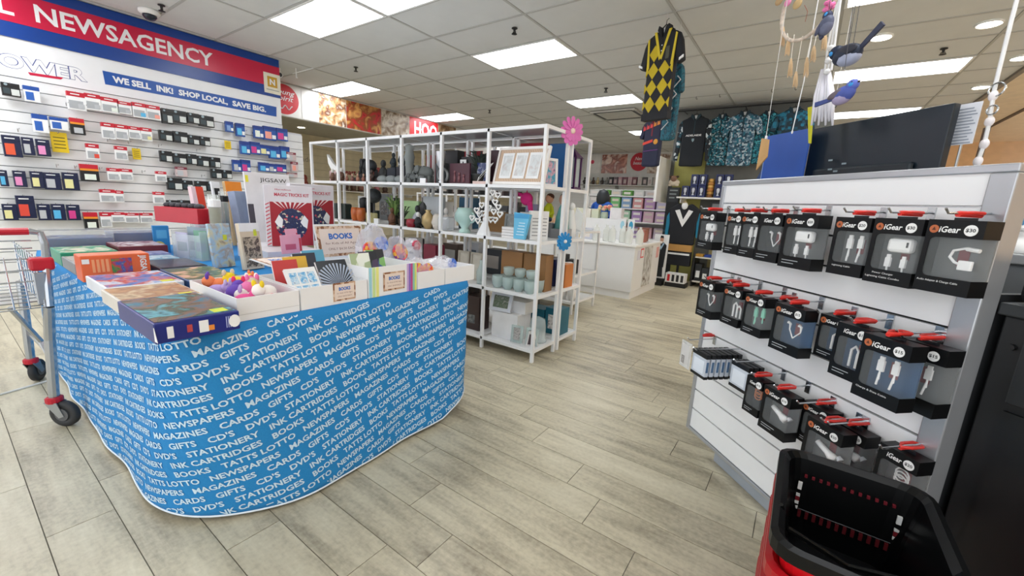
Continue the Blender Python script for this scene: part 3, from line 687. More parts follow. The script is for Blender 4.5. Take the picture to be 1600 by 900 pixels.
# orange jigsaw carton standing on its long edge
W_, H_ = .235, .115
t = thing('jigsaw_carton', 'bright orange jigsaw carton standing among the flat puzzle boxes', 'puzzle', T(-2.55, .36, TZ+.0015) @ FACE_XP)
D_ = .12
bx('carton', 0, W_, 0, D_, 0, H_, mat('#e4683a', .35), t, .003); bx('top_panel', .004, W_-.004, .004, D_-.004, H_, H_+.001, mat('#e98a6c', .35), t)
bx('picture', W_*.42, W_*.72, -.0012, 0, H_*.28, H_*.86, pic(['#2a2a50', '#3a8a4a', '#c03a3a', '#2a5aa0', '#e0b030'], 16), t)
bx('white_badge', W_*.02, W_*.12, -.0012, 0, H_*.7, H_*.88, wht, t)
for k in range(4): bx('icon', W_*(.15+.065*k), W_*(.19+.065*k), -.0012, 0, H_*.35, H_*.85, mat('#f0a070', .4), t)
put_text('lettering', 'JIGSAW', wht, t, T(W_*.88, -.0014, H_*.5) @ RY(PI/2), width=H_*.9, height=W_*.13, bold=.03)
puzzle('flat white bordered seascape puzzle box in front of the orange carton', fl(-2.42, -2.09, .35, .59), .05, '#dfe2e8', pic(['#e8e6e4', '#3a5aa8', '#5a86c8', '#c84a3a', '#d8dde8', '#8aa8d8'], 7), '#d9d23a')
puzzle('flat sandy coloured puzzle box behind the dinosaur puzzle', fl(-2.08, -1.795, .335, .56), .05, '#d8d2c8', pic(['#d8b48a', '#c89a6a', '#a87a5a', '#e0c8a0', '#8a6a50'], 7), '#e6dc3a')
t, w_, d = puzzle('dark blue dinosaur puzzle box overhanging the near table corner', fl(-1.79, -1.425, .322, .535), .06, '#1b2a78', pic(['#58b4c8', '#3a7a90', '#8a6a58', '#4a5a40', '#6ab8c8', '#2a3a40'], 6), '#d6e23a', name='dinosaur_puzzle')
bx('white_piece', w_*.13, w_*.2, -.0015, 0, .012, .046, wht, t); bx('white_label', w_*.49, w_*.6, -.0015, 0, .012, .048, wht, t)
bx('orange_tail', w_*.6, w_*.67, -.0014, 0, .014, .03, mat('#e08a3a', .4), t); bx('red_badge', w_*.35, w_*.41, -.0014, 0, .02, .042, mat('#b8484a', .4), t)
MB().prism([(w_*.93+.016*math.cos(a_), .03+.02*math.sin(a_)) for a_ in [i*PI/8 for i in range(16)]], -.0015, 0).build('round_badge', wht, t)
for k in range(3): bx('text_line', w_*(.82+.025*k), w_*(.83+.025*k), -.0014, 0, .012, .048, mat('#aab4dc', .4), t)
MB().prism([(0, 0), (.02, 0), (.0, .04)], -.0005, .001).build('corner_mark', wht, t, Mw=T(-.0005, .0, .01) @ RZ(-PI/2))
# upright things
def upM(bl_, br_, z0):
    a, b = at_z(*bl_, z0), at_z(*br_, z0); e = (b-a); e.z = 0; a = a+V(0, 0, .002); return a, (b-a).length, Matrix.Translation(a) @ RZ(ang2(e)), Vector((-e.y, e.x, 0)).normalized()
def up_h(top, a, n): return at_pl(top[0], top[1], a, n).z-a.z
a, W_, M, n = upM((243, 397), (268, 396), TZ); H_ = up_h((241, 353), a, n)
t = thing('blue_carton', 'sky blue upright carton with a yellow round badge', 'box', M)
bx('carton', 0, W_, 0, .05, 0, H_, mat('#2a8acb', .35), t, .002); MB().prism([(W_*.3+.03*math.cos(q), .05+.03*math.sin(q)) for q in [i*PI/8 for i in range(16)]], -.0015, 0).build('badge', mat('#d8c86a', .4), t)
bx('pale_panel', W_*.2, W_*.85, -.001, 0, H_*.55, H_*.85, mat('#58aee0', .4), t)
# clear acrylic holder with leaflets
a, W_, M, n = upM((272, 404), (316, 409), TZ); H_ = up_h((270, 348), a, n)
t = thing('acrylic_holder', 'clear acrylic holder with pastel leaflets under the red tray', 'holder', M)
bx('back', 0, W_, .12, .124, 0, H_, glass('#e6eef0', .05, .3), t); bx('front', 0, W_, 0, .004, 0, H_*.7, glass('#e6eef0', .05, .3), t)
bx('side', 0, .004, 0, .12, 0, H_*.8, glass('#e6eef0', .05, .3), t); bx('side', W_-.004, W_, 0, .12, 0, H_*.8, glass('#e6eef0', .05, .3), t); bx('floor_plate', 0, W_, 0, .12, 0, .004, glass('#e6eef0', .05, .3), t)
for k, (c, x0, x1) in enumerate((('#c8c4dc', .02, .45), ('#8fc4a8', .5, .95), ('#b8d0dc', .1, .9))):
    q = thing('leaflet', ('lilac', 'pale green', 'pale blue')[k]+' leaflet inside the clear acrylic holder', 'leaflet', M @ T(0, .02+.03*k, .005)); bx('sheet', W_*x0, W_*x1, 0, .004, 0, H_*(.72+.07*k), mat(c, .5), q)
    bx('print', W_*(x0+.05), W_*(x1-.05), -.001, 0, H_*.2, H_*.45, mat('#7a8a9a', .5), q)
a2 = at_pl(285, 334, a+n*.06, n)
t = thing('red_tray', 'long red tray box balanced above the clear leaflet holder', 'box', M @ T(-.02, .0, H_+.002))
bx('carton', -.1, W_+.02, 0, .13, 0, .09, mat('#b8182c', .35), t, .003); bx('dark_side', -.1005, -.1, .005, .125, .01, .085, mat('#c2273a', .4), t)
for k in range(6): MB().ell((-.06+.05*k, .06, .1), (.025, .03, .018), 8, 6).build('dark_item', mat('#3a3a40', .5), t)
# tall clear tubes
def tube_item(lab, base, top, r, fill, cap, tilt=0):
    p = at_z(*base, TZ); n = Vector((CF.x, CF.y, 0)).normalized(); h = at_pl(top[0], top[1], p, n).z-TZ
    t = thing('display_tube', lab, 'tube', Matrix.Translation(p+V(0, 0, .002)) @ RY(tilt))
    MB().lathe([(r, 0), (r, h)], 14).build('clear_tube', glass('#e8efe8', .05, .25), t, smooth=True)
    MB().lathe([(r*.86, h*.1), (r*.9, h*.81)], 12).build('contents', fill, t, smooth=True)
    MB().lathe([(r*1.03, h*.82), (r*1.03, h*.92), (r*.9, h*.93)], 14).build('cap', cap, t); return t, h
tube_item('clear tube of khaki sticks with white cap leaning left', (343, 408), (342, 305), .032, mat('#625c38', .7, var=.25, scale=60), wht)
tube_item('clear tube of brown twigs with dark cap behind pastel picture', (356, 388), (360, 300), .03, pic(['#3a2a22', '#6a5040', '#2a3028'], 30, .6, 'wave'), BLACK)
def slab(name, lab, cat, bl_, br_, top, th, m_, z0=TZ, tilt=.12, group=None, parts=()):
    a, W_, M, n = upM(bl_, br_, z0); H_ = up_h(top, a, n)
    t = thing(name, lab, cat, T(0, 0, th*math.sin(tilt)+.0005) @ M @ RX(-tilt), group); bx('panel', 0, W_, 0, th, 0, H_, m_, t, min(.003, th*.3))
    for nm, x0, x1, z0_, z1_, pm in parts: bx(nm, W_*x0, W_*x1, -.0012, 0, H_*z0_, H_*z1_, pm, t)
    return t, W_, H_
slab('pastel_picture', 'upright pastel animal picture puzzle with yellow ticket', 'puzzle', (336, 421), (369, 417), (346, 350), .02, pic(['#c8d0d8', '#b0a8a0', '#a8c8e0', '#d8d0a8', '#9a8a80'], 12), parts=(('ticket', .6, .78, .62, .74, mat('#d8e03a', .4)),))
slab('bear_puzzle', 'upright kraft puzzle pack with grey animal drawing and yellow ticket', 'puzzle', (384, 424), (414, 420), (381, 350), .03, mat('#d8c8ae', .5), parts=(('header', 0, 1, .82, 1, wht), ('drawing', .1, .9, .05, .7, pic(['#8a8074', '#4a443e', '#c8b8a0', '#6a6058'], 26)), ('ticket', .68, .84, .72, .86, mat('#d8e03a', .4))))
slab('grey_plush_pack', 'pack of grey blue padded fabric behind the bear puzzle', 'toy', (385, 395), (402, 392), (384, 300), .05, mat('#8f9cb4', .8, var=.15), z0=TZ+.02)
slab('orange_pack', 'orange and kraft pack behind the tubes', 'toy', (368, 385), (392, 383), (368, 284), .03, mat('#c8a87a', .5), parts=(('orange_top', 0, 1, .68, 1, mat('#e8892a', .4)), ('yellow_sun', .35, .75, .6, .78, mat('#f0d03a', .4)), ('rings', .15, .85, .1, .55, pic(['#b89468', '#8a6a48', '#d8c09a'], 22, .6, 'wave'))))
slab('red_white_pack', 'tall pink and red pack behind the khaki tube', 'toy', (318, 390), (336, 388), (313, 292), .03, mat('#e6c8cc', .4), parts=(('red_band', .35, .95, .45, 1, mat('#e0452a', .4)),))
slab('moustache_pack', 'white pack with black moustache shape between tube and orange pack', 'toy', (348, 386), (360, 385), (346, 284), .02, mat('#dcdcdc', .5), parts=(('black_shape', .2, .85, .72, .9, BLACK),))
_t, _w, _h = slab('jigsaw_board', 'tall white jigsaw display card behind the magic kit', 'card', (398, 400), (466, 395), (395, 268), .015, mat('#e2e0e2', .4), parts=(('grey_panel', .0, .12, .2, .62, mat('#4a4650', .5)), ('yellow_dot', .02, .08, .88, .96, mat('#e8e03a', .4))))
put_text('lettering', 'JIGSAW', BLACK, _t, T(_w*.62, -.001, _h-.05), width=_w*.6, height=.035)
# magic kit boxes
def magic(lab, bl_, br_, top, th):
    a, W_, M, n = upM(bl_, br_, TZ+.09); H_ = up_h(top, a, n)
    t = thing('magic_kit', lab, 'toy', M, 'magic kit boxes')
    bx('carton', 0, W_, 0, th, 0, H_, mat('#dcd8dc', .35), t, .002)
    bx('curtain', W_*.1, W_*.97, -.001, 0, 0, H_*.73, mat('#a01a2c', .4), t)
    MB().prism([(W_*.53+W_*.33*math.cos(q), H_*.36+H_*.27*math.sin(q)) for q in [i*PI/10 for i in range(20)]], -.0018, 0).build('night_oval', pic(['#1b2a52', '#202f5a', '#1b2a52', '#24345f', '#1b2a52', '#1b2a52', '#202f5a', '#1b2a52', '#24345f', '#1b2a52', '#1b2a52', '#c8c4b0', '#c04a5a'], 90, .3, 'voro'), t)
    for k in range(7):
        x = W_*(.16+.11*k)
        MB().prism([(x, H_*.73), (x+W_*.05, H_*.73), (W_*.53+(x-W_*.53)*.45, H_*.62)], -.002, 0).build('awning_stripe', mat('#ead8d8', .4), t)
    for sx in (.27, .8): MB().prism([(W_*(sx-.09), H_*.4), (W_*sx, H_*.52), (W_*(sx+.08), H_*.44), (W_*(sx+.05), H_*.3), (W_*(sx-.03), H_*.33)], -.0025, 0).build('white_glove', wht, t)
    bx('hat', W_*.36, W_*.56, -.0024, 0, H_*.06, H_*.2, mat('#3a3034', .5), t)
    for k in range(12): MB().prism([(0, 0), (W_*.08, .012), (W_*.08, .019), (0, .007)], -.0015, 0).build('red_chevron', mat('#c84a5a', .4), t, Mw=T(W_*.01, 0, H_*.06*k+.004))
    put_text('lettering', 'MAGIC TRICKS KIT', mat('#c0304a', .4), t, T(W_*.56, -.0012, H_*.85), width=W_*.72, height=H_*.055, bold=.02)
    put_text('small_lettering', 'Marvellous', mat('#c0304a', .4), t, T(W_*.38, -.0012, H_*.93), width=W_*.32, height=H_*.025)
    return t, W_, H_
t, W_, H_ = magic('front magic tricks kit box with circus curtain picture', (418, 385), (492, 384), (414, 288), .06)
t2, W2, H2 = magic('second magic tricks kit box half hidden behind the front one', (458, 378), (524, 375), (456, 286), .05)
for k, (bl_, br_, top, lab) in enumerate((((420, 418), (500, 412), (419, 385), 'white carton under the magic kit with small arrow marks'),)):
    a, W_, M, n = upM(bl_, br_, TZ)
    t = thing('white_carton', lab, 'box', M); bx('carton', 0, W_, 0, .55, 0, .088, mat('#e2dfe2', .35), t, .002)
    bx('seam', 0, W_, -.0008, 0, .03, .032, BLACK, t)
    for q in range(8): MB().prism([(0, 0), (.008, .004), (.0, .008), (.002, .004)], -.001, 0).build('arrow_mark', BLACK, t, Mw=T(W_*(.62+.05*(q % 4)), 0, .045+.018*(q//4)))
for k, (bl_, br_, top, tl) in enumerate((((441, 398), (473, 395), (440, 368), .1), ((452, 393), (470, 391), (449, 358), .2))):
    slab('pink_card', ('front', 'rear')[k]+' pink greeting card leaning on the white carton', 'card', bl_, br_, top, .004, mat('#eba6bc', .4), z0=TZ+.0905, tilt=tl, group='pink cards', parts=(('print', .2, .7, .2, .5, mat('#c85a7a', .4)), ('red_edge', .88, .98, .05, .8, mat('#c83a4a', .4))))
# white cardboard trays along the front edge
def tray(lab, y0, y1, h, depth, name='card_tray', wall=.004, m_=None):
    m_ = m_ or mat('#eeeeee', .5, var=.02)
    t = thing(name, lab, 'tray', T(TX1-.012, (y0+y1)/2, TZ+.002) @ FACE_XP, 'white cardboard trays along the table front')
    w_ = (y1-y0)/2-.003
    bx('front_side', -w_, w_, 0, wall, 0, h, m_, t); bx('back_side', -w_, w_, depth-wall, depth, 0, h, m_, t)
    bx('end_side', -w_, -w_+wall, wall, depth-wall, 0, h, m_, t); bx('end_side', w_-wall, w_, wall, depth-wall, 0, h, m_, t); bx('bottom', -w_+wall, w_-wall, wall, depth-wall, 0, .004, m_, t)
    return t, w_
def yy(u, v): return at_x(u, v, TX1-.012)
y1_, y2_, y3_, y4_, y5_, y6_ = .556, yy(470, 491).y, yy(575, 468).y, yy(652, 453).y, yy(695, 446).y, yy(741, 438).y
hA = yy(362, 469).z-TZ; hB = yy(470, 452).z-TZ; hC = yy(600, 417).z-TZ; hD = yy(670, 424).z-TZ; hE = yy(720, 417).z-TZ
trA, wA = tray('white tray full of small plush toys beside the dinosaur puzzle', y1_, y2_, hA, .42)
trB, wB = tray('white tray of picture books with a small books label', y2_, y3_, hB, .36)
trC, wC = tray('rainbow striped tray with a larger books label', y3_, y4_, hC, .3)
trD, wD = tray('low white tray of bagged fans right of the rainbow tray', y4_, y5_, hD, .3)
trE, wE = tray('white tray at the far front corner of the table', y5_, y6_, hE, .32)
bx('lid_line', -wA, wA, -.0008, 0, .022, .0235, mat('#c8c8c8', .6), trA)
for k, c in enumerate(('#9fd4e4', '#c8e29a', '#e8e88a')): bx('rainbow_stripe', -wC+.004+.018*k, -wC+.018+.018*k, -.001, 0, .0, hC, mat(c, .5), trC)
for k, c in enumerate(('#d8e27a', '#8ac8b4', '#c04a8a', '#8a6ac0', '#c8a8d8')): bx('rainbow_stripe', wC-.014-.012*k, wC-.003-.012*k, -.001, 0, .0, hC, mat(c, .5), trC)
frame_m = pic(['#c8a486', '#8a5a3a', '#e2c8b0'], 60, .6, 'voro'); bookblue = mat('#2a6cc0', .4); brown = mat('#8a5a4a', .5)
def books_label(parent, M, w_, h, full=False):
    bx('label_border', -w_/2, w_/2, -.0012, 0, 0, h, frame_m, parent, Mw=M); bx('label_paper', -w_*.44, w_*.44, -.002, 0, h*.09, h*.91, mat('#ead9cc', .5), parent, Mw=M)
    put_text('label_title', 'BOOKS', bookblue, parent, M @ T(0, -.0024, h*.66), width=w_*.52, height=h*.2, bold=.045)
    put_text('label_text', 'for Kids of All Ages', brown, parent, M @ T(0, -.0024, h*.42), width=w_*.7, height=h*.1)
    put_text('label_text', 'ONLY $4.50 EACH', brown, parent, M @ T(0, -.0024, h*.24), width=w_*.62, height=h*.09)
books_label(trB, T(wB*.25, -.0005, .012), .1, .075)
books_label(trC, T(0, -.0015, .02), .12, .085)
# large tilted books sign and one lying flat
a, W_, M, n = upM((501, 403), (571, 397), TZ+.07); H_ = up_h((506, 353), a, n)
t = thing('books_sign', 'upright books price sign in a speckled border behind the trays', 'sign', M @ RX(-.25)); bx('card', -.008, W_+.008, .0, .004, -.055, H_+.012, wht, t); books_label(t, T(W_/2, 0, 0), W_, H_)
M, w_, d = flatM((428, 415), (494, 410), (416, 402), TZ+.1, .004)
t = thing('books_sign', 'books sign lying flat behind the picture book tray', 'sign', M); bx('card', -.008, w_+.008, -.008, d+.008, -.004, 0, wht, t); books_label(t, T(w_/2, 0, .0005) @ RX(-PI/2), w_, d)
# picture books standing in tray B
def book(lab, parent_M, x, w_, h, y, tilt, cover, yaw=0):
    t = thing('picture_book', lab, 'book', parent_M @ T(x, y, .016) @ RZ(yaw) @ RX(-tilt), 'picture books in the trays')
    bx('pages', .001, w_-.003, .001, .009, .001, h-.002, wht, t); o = bx('cover', 0, w_, -.001, .001, 0, h, cover, t); bx('back_cover', 0, w_, .009, .0105, 0, h, mat('#d8d8d8', .4), t); return t
MBt = trB.matrix_world; MCt = trC.matrix_world
b1 = book('white picture book with blue photo squares in the books tray', MBt, -wB+.008, .125, .15, .05, .62, wht)
for k in range(6): bx('photo_square', .012+.036*(k % 3), .042+.036*(k % 3), -.0022, -.001, .02+.06*(k//3), .07+.06*(k//3), pic(['#3a86c8', '#7ab8e0', '#d8e8f0', '#2a5a9a'], 40), b1)
b2 = book('black book with radiating silver rays in the books tray', MBt, -.002, .137, .165, .06, .55, mat('#20242c', .3))
for k in range(17):
    q = PI*(.06+.88*k/16); MB().prism([(.075+.01*math.cos(q-.2), .045+.01*math.sin(q-.2)), (.075+.1*math.cos(q-.03), min(.16, .045+.105*math.sin(q-.03))), (.075+.1*math.cos(q+.05), min(.16, .045+.105*math.sin(q+.05)))], -.0022, -.001).build('ray', mat('#a8b4c8', .3), b2)
for k, (c, lab) in enumerate((('#c83a3a', 'red edged'), ('#e0b43a', 'yellow edged'), ('#2a3040', 'dark'), ('#5aa8c8', 'pale blue'))):
    book(lab+' picture book at the back of the books tray', MBt, -wB+.01+.055*k, .1, .15+.008*k, .19+.024*k, .3, mat(c, .4))
for k, (cols, lab) in enumerate(((['#e8ece0', '#a8b890', '#d0d8c0'], 'pale leafy'), (['#20242c', '#4a3a5a', '#2a3a4a'], 'dark patterned'), (['#2a2a30', '#8ac070', '#3a5a8a'], 'black and green'))):
    book(lab+' book in the rainbow striped tray', MCt, -wC+.01+.07*k, .1, hC+.035, .1+.04*k, .3, pic(cols, 26, .4, 'voro'))
# plush toys in tray A
MA = trA.matrix_world
TOY = [('#e85a9a', 'pink'), ('#6a4ab0', 'purple'), ('#f0d02a', 'yellow'), ('#e8e4e0', 'white'), ('#e83a6a', 'hot pink'), ('#d8c8b0', 'cream'), ('#b8a0d8', 'lilac'), ('#f4e03a', 'lemon'), ('#e87ab0', 'rose'), ('#c8b8e0', 'pale violet'), ('#f08a5a', 'coral'), ('#f6f0ea', 'ivory')]
PLC = [(-.13, .08), (-.08, .2), (.03, .3), (-.02, .1), (.12, .12), (.08, .22), (-.14, .3), (.1, .33), (.02, .18), (.15, .25), (-.05, .36), (.06, .07)]
for k, ((c, nm), (x, y)) in enumerate(zip(TOY, PLC)):
    t = thing('plush_toy', f'small {nm} plush toy in the toy tray', 'toy', MA @ T(x*wA/.27, y, hA-.032+.012*(k % 3)) @ RZ(k*.9) @ SC(1.15, 1.15, 1.15), 'plush toys in the tray')
    MB().ell((0, 0, 0), (.032, .026, .024), 10, 7).build('body', mat(c, .9), t, smooth=True)
    MB().ell((.034, 0, .014), .02, 10, 7).build('head', mat(c, .9), t, smooth=True)
    for sy in (-1, 1):
        MB().ell((.036, sy*.014, .034), (.006, .007, .012), 6, 5).build('ear', mat(TOY[(k+3) % 12][0], .9), t, smooth=True)
        MB().ell((.01, sy*.026, -.008), (.012, .01, .009), 6, 5).build('leg', mat(TOY[(k+5) % 12][0], .9), t, smooth=True)
bx('filler_sheet', -wA+.006, wA-.006, .006, .41, hA*.07, hA*.1, pic(['#e8d8e4', '#d890b8', '#c8b8e0', '#e8e0e0'], 20), trA)
# plastic bags with fans in trays D and E and behind
def bag(lab, M, w_, d, h, blobs):
    t = thing('plastic_bag', lab, 'bag', M, 'clear plastic bags on the trays')
    m_ = MB(); n1, n2 = 14, 8; vs = []; fs = []
    rnd = random.Random(len(lab))
    m_.ell((0, 0, h*.5), (w_/2, d/2, h/2), 14, 9)
    m_.v = [v+Vector((rnd.uniform(-1, 1), rnd.uniform(-1, 1), rnd.uniform(-1, 1)))*min(w_, h)*.07 for v in m_.v]
    m_.build('film', glass('#eceaf2', .12, .3), t)
    for (x, y, z, r, c) in blobs: MB().prism([(r*math.cos(q), r*math.sin(q)) for q in [i*PI/8 for i in range(16)]], -.006, .006).build('disc', pic(c, 60, .4, 'voro'), t, Mw=T(x, y, z) @ RX(-.3))
rf = ['#e8502a', '#f0b03a', '#c83a7a', '#7a3a8a']; bf = ['#3a6ac8', '#a8b8e0', '#6a8ad8']
MDt, MEt = trD.matrix_world, trE.matrix_world
bag('crumpled clear bag with red fans in the low tray', MDt @ T(0, .12, .02), .15, .15, hD+.03, [(-.03, -.055, hD*.75, .035, rf), (.03, -.06, hD*.7, .033, rf)])
bag('clear bag spilling from the corner tray', MEt @ T(0, .15, .02), .17, .18, hE+.02, [(.03, -.06, hE*.8, .03, bf)])
bag('tall clear bag with blue contents behind the rainbow tray', MCt @ T(.195, .42, .022), .18, .14, hC+.13, [(.02, -.05, hC+.03, .04, bf), (-.05, -.05, hC, .045, rf)])
bag('clear bag with a large orange fan behind the low tray', MDt @ T(.125, .43, .014), .13, .14, hD+.12, [(-.01, -.05, hD+.03, .05, rf)])
bag('clear bag with a crimson card behind the corner tray', MEt @ T(.042, .44, .014), .11, .14, hE+.1, [(0, -.04, hE+.06, .03, ['#a81a3a', '#c83a5a', '#a81a3a'])])

# ================================================================ WHITE SHELVING
SH_X = [-4.585, -4.08, -3.577, -3.074, -2.571, -2.068, -1.565]; SH_Z = [.1, .525, .935, 1.335, 1.745]
shm = mat('#eeefef', .4, var=.015)
def shelving(lab, xs, zs, y0, y1, top=True):
    t = thing('shelving_unit', lab, 'shelf', T(xs[0], y0, 0)); p = .025; D = y1-y0
    o = xs[0]
    for x in xs:
        for y in (0, D-p): bx('post', x-o-p/2, x-o+p/2, y, y+p, 0, zs[-1], shm, t, .002)
    for z in zs:
        bx('rail', p/2, xs[-1]-o-p/2, 0, p, z-.024, z, shm, t); bx('rail', p/2, xs[-1]-o-p/2, D-p, D, z-.024, z, shm, t)
        for a, b in zip(xs[:-1], xs[1:]):
            if z == zs[-1] and not top: continue
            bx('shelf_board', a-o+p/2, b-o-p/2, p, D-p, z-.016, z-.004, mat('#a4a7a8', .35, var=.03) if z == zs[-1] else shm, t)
        for x in (xs[0], xs[-1]): bx('end_rail', x-o-p/2, x-o+p/2, p, D-p, z-.024, z, shm, t)
    return t
shelving('front white open shelving unit with six bays facing the table', SH_X, SH_Z, 2.55, 2.9)
shelving('second white shelving unit directly behind the front one', SH_X, SH_Z, 2.94, 3.29)
shelving('low white shelving stand in front of the white counter', [-3.2, -2.6, -2.01], [.14, .45, .93], 4.06, 4.66, True)
def Z(r): return SH_Z[r]-.004+.0005
# item builders: origin at the base, front towards -y
def box_item(lab, x, y, z, w_, d, h, c, cat='box', name='gift_box', rz=0, parts=(), bev=.002):
    t = thing(name, lab, cat, T(x, y, z) @ RZ(rz)); bx('carton', -w_/2, w_/2, 0, d, 0, h, c if not isinstance(c, str) else mat(c, .45), t, bev)
    for nm, a, b, e, f, m_ in parts: bx(nm, w_*(a-.5), w_*(b-.5), -.0015, 0, h*e, h*f, m_ if not isinstance(m_, str) else mat(m_, .45), t)
    return t
def photo_frame(lab, x, y, z, w_, h, c, pc, rz=0, tilt=.15, bw=.14, cat='photo frame'):
    t = thing('photo_frame', lab, cat, T(x, y, z+.0045) @ RZ(rz) @ RX(-tilt)); m_ = mat(c, .4) if isinstance(c, str) else c; b = bw*min(w_, h)
    bx('rail', -w_/2, w_/2, 0, .018, 0, b, m_, t); bx('rail', -w_/2, w_/2, 0, .018, h-b, h, m_, t); bx('stile', -w_/2, -w_/2+b, 0, .018, b, h-b, m_, t); bx('stile', w_/2-b, w_/2, 0, .018, b, h-b, m_, t)
    bx('picture', -w_/2+b, w_/2-b, .006, .014, b, h-b, pc, t); MB().prism([(0, 0), (.012, 0), (.004, h*.6), (0, h*.6)], .018, .022).build('strut', m_, t); return t
def vase(lab, x, y, z, prof, m_, name='vase', cat='vase', n=16, extra=None):
    t = thing(name, lab, cat, T(x, y, z)); MB().lathe(prof, n).build('body', m_, t, smooth=True)
    if extra: extra(t)
    return t
def figurine(lab, x, y, z, h, c, cat='figurine', c2=None, rz=0):
    t = thing('figurine', lab, cat, T(x, y, z) @ RZ(rz)); m_ = mat(c, .6); s = h
    MB().lathe([(.2*s, 0), (.21*s, .06*s), (.16*s, .1*s)], 12).build('base', m_, t)
    MB().lathe([(.14*s, .1*s), (.2*s, .22*s), (.19*s, .4*s), (.15*s, .58*s), (.08*s, .68*s)], 12).build('body', m_, t, smooth=True)
    MB().ell((0, 0, .82*s), (.12*s, .12*s, .16*s), 10, 8).build('head', mat(c2, .6) if c2 else m_, t, smooth=True)
    for sx in (-1, 1): MB().tube([(sx*.16*s, 0, .56*s), (sx*.24*s, -.06*s, .36*s), (sx*.08*s, -.2*s, .28*s)], [.06*s, .05*s, .04*s], 7).build('arm', m_, t, smooth=True)
    return t
def elephant(lab, x, y, z, s, c, rz=0):
    t = thing('elephant_ornament', lab, 'ornament', T(x, y, z) @ RZ(rz)); m_ = mat(c, .6)
    MB().ell((0, 0, .55*s), (.42*s, .27*s, .3*s), 14, 9).build('body', m_, t, smooth=True)
    MB().ell((-.45*s, 0, .68*s), (.2*s, .19*s, .22*s), 12, 8).build('head', m_, t, smooth=True)
    MB().tube([(-.58*s, 0, .66*s), (-.72*s, 0, .5*s), (-.74*s, 0, .28*s), (-.82*s, 0, .2*s)], [.1*s, .08*s, .06*s, .04*s], 8).build('trunk', m_, t, smooth=True)
    for sy in (-1, 1):
        MB().ell((-.38*s, sy*.22*s, .7*s), (.13*s, .03*s, .18*s), 10, 7).build('ear', m_, t, smooth=True)
        for sx in (-.25, .26): MB().lathe([(.1*s, 0), (.1*s, .1*s), (.09*s, .4*s)], 10, (sx*s, sy*.14*s, 0)).build('leg', m_, t, smooth=True)
    return t
def plant(lab, x, y, z, h, pot, leaf, n=14, fl=None):
    t = thing('potted_plant', lab, 'plant', T(x, y, z)); MB().lathe([(.2*h, 0), (.26*h, .3*h), (.28*h, .32*h), (.22*h, .31*h)], 14).build('pot', mat(pot, .5), t, smooth=True)
    rnd = random.Random(int(h*1000)+n); lm = mat(leaf, .6)
    for k in range(n):
        q = k*2.4; r = rnd.uniform(.1, .32)*h; zz = rnd.uniform(.5, 1)*h; p = V(r*math.cos(q), r*math.sin(q), zz)
        m_ = MB(); m_.tube([(0, 0, .3*h), (p.x*.5, p.y*.5, zz*.75), tuple(p)], .006*h/.2, 4); s = .09*h
        e = V(math.cos(q), math.sin(q), .3); f = V(-math.sin(q), math.cos(q), 0)
        m_.add([p-e*s, p+f*s*.6+V(0,0,s*.2), p+e*s*1.3, p-f*s*.6+V(0,0,s*.2), p-V(0,0,s*.25)], [(0,1,4),(1,2,4),(2,3,4),(3,0,4),(0,3,2,1)])
        m_.build('leaf', lm if not (fl and k % 2) else mat(fl, .6), t)
    return t
F1, F2 = 2.58, 2.97                       # front lines of the two units
dk = '#2b2d2f'; gm = glass('#dfeceb', .04, .35); gm2 = glass('#cfe4e0', .05, .45)
# --- top level (row 3)
z = Z(3)
figurine('brown figurine with white cap, left of three in the first top bay', -4.31, F1+.06, z, .14, '#6a4a38', c2='#e8e4dc'); figurine('brown figurine with white cap, middle of three in the first top bay', -4.22, F1+.06, z, .14, '#5e4436', c2='#e8e4dc'); figurine('brown figurine with white cap, right of three in the first top bay', -4.14, F1+.06, z, .15, '#6a4a38', c2='#e8e4dc')
t = thing('white_sail_ornament', 'white sail shaped ornament in the first top bay', 'ornament', T(-4.44, F1+.12, z)); MB().prism([(-.05, .2), (-.07, .3), (.04, .2), (.14, .15), (.12, .12), (0, .14)], 0, .03).build('sail', WHITE, t); MB().box(-.03, .1, 0, .06, 0, .12).build('stand', mat('#c8a8a8', .5), t)
_p = at_x(452, 275, -8.75); box_item('black square bag on the alcove shelf left of the shelving', -8.75, _p.y-.1, 1.2805, .2, .2, .3, dk, 'bag', 'black_bag', bev=.03)
elephant('large black fabric elephant in the second top bay', -3.8, F1+.17, z+.05, .22, '#26282a')
box_item('low dark plinth under the black elephant', -3.8, F1+.1, z, .42, .16, .05, '#3a3230')
for k in range(5): figurine(f'small rosy brown figurine at the front of the second top bay, {ORD[k]} from left', -4.0+.095*k, F1+.03, z, .085, ['#8a5a48', '#7a4e44', '#a0705a'][k % 3], c2='#caa088')
for k, c in enumerate(('#1c2430', '#22202a', '#1a1a1e')): box_item(f'dark gift box at the back of the third top bay, {ORD[k]} from left', -3.45+.14*k, F1+.16, z, .125, .12, .15+.01*k, c)
for k in range(3): figurine(f'dark figurine standing on the gift boxes of the third bay, {ORD[k]} from left', -3.46+.13*k, F1+.2, z+.152+.01*k, .15+.02*(k == 1), '#2a3438')
for k in range(3):
    t = thing('grey_stone_roll', f'grey stone shaped roll, {ORD[k]} from left in the third top bay', 'ornament', T(-3.44+.13*k, F1+.05, z)); MB().ell((0, 0, .035), (.07, .04, .035), 12, 8).build('stone', mat('#7f8584', .7, var=.15), t, smooth=True)
vase('tall grey stone pillar ornament between third and fourth top bays', -3.13, F1+.12, z, [(.05, 0), (.055, .04), (.035, .08), (.04, .2), (.05, .24), (.035, .3), (.045, .34), (.005, .36)], mat('#8a8f8d', .7), 'pillar_ornament', 'ornament')
elephant('grey elephant ornament in the fourth top bay', -2.95, F1+.16, z, .19, '#6f7472', .3)
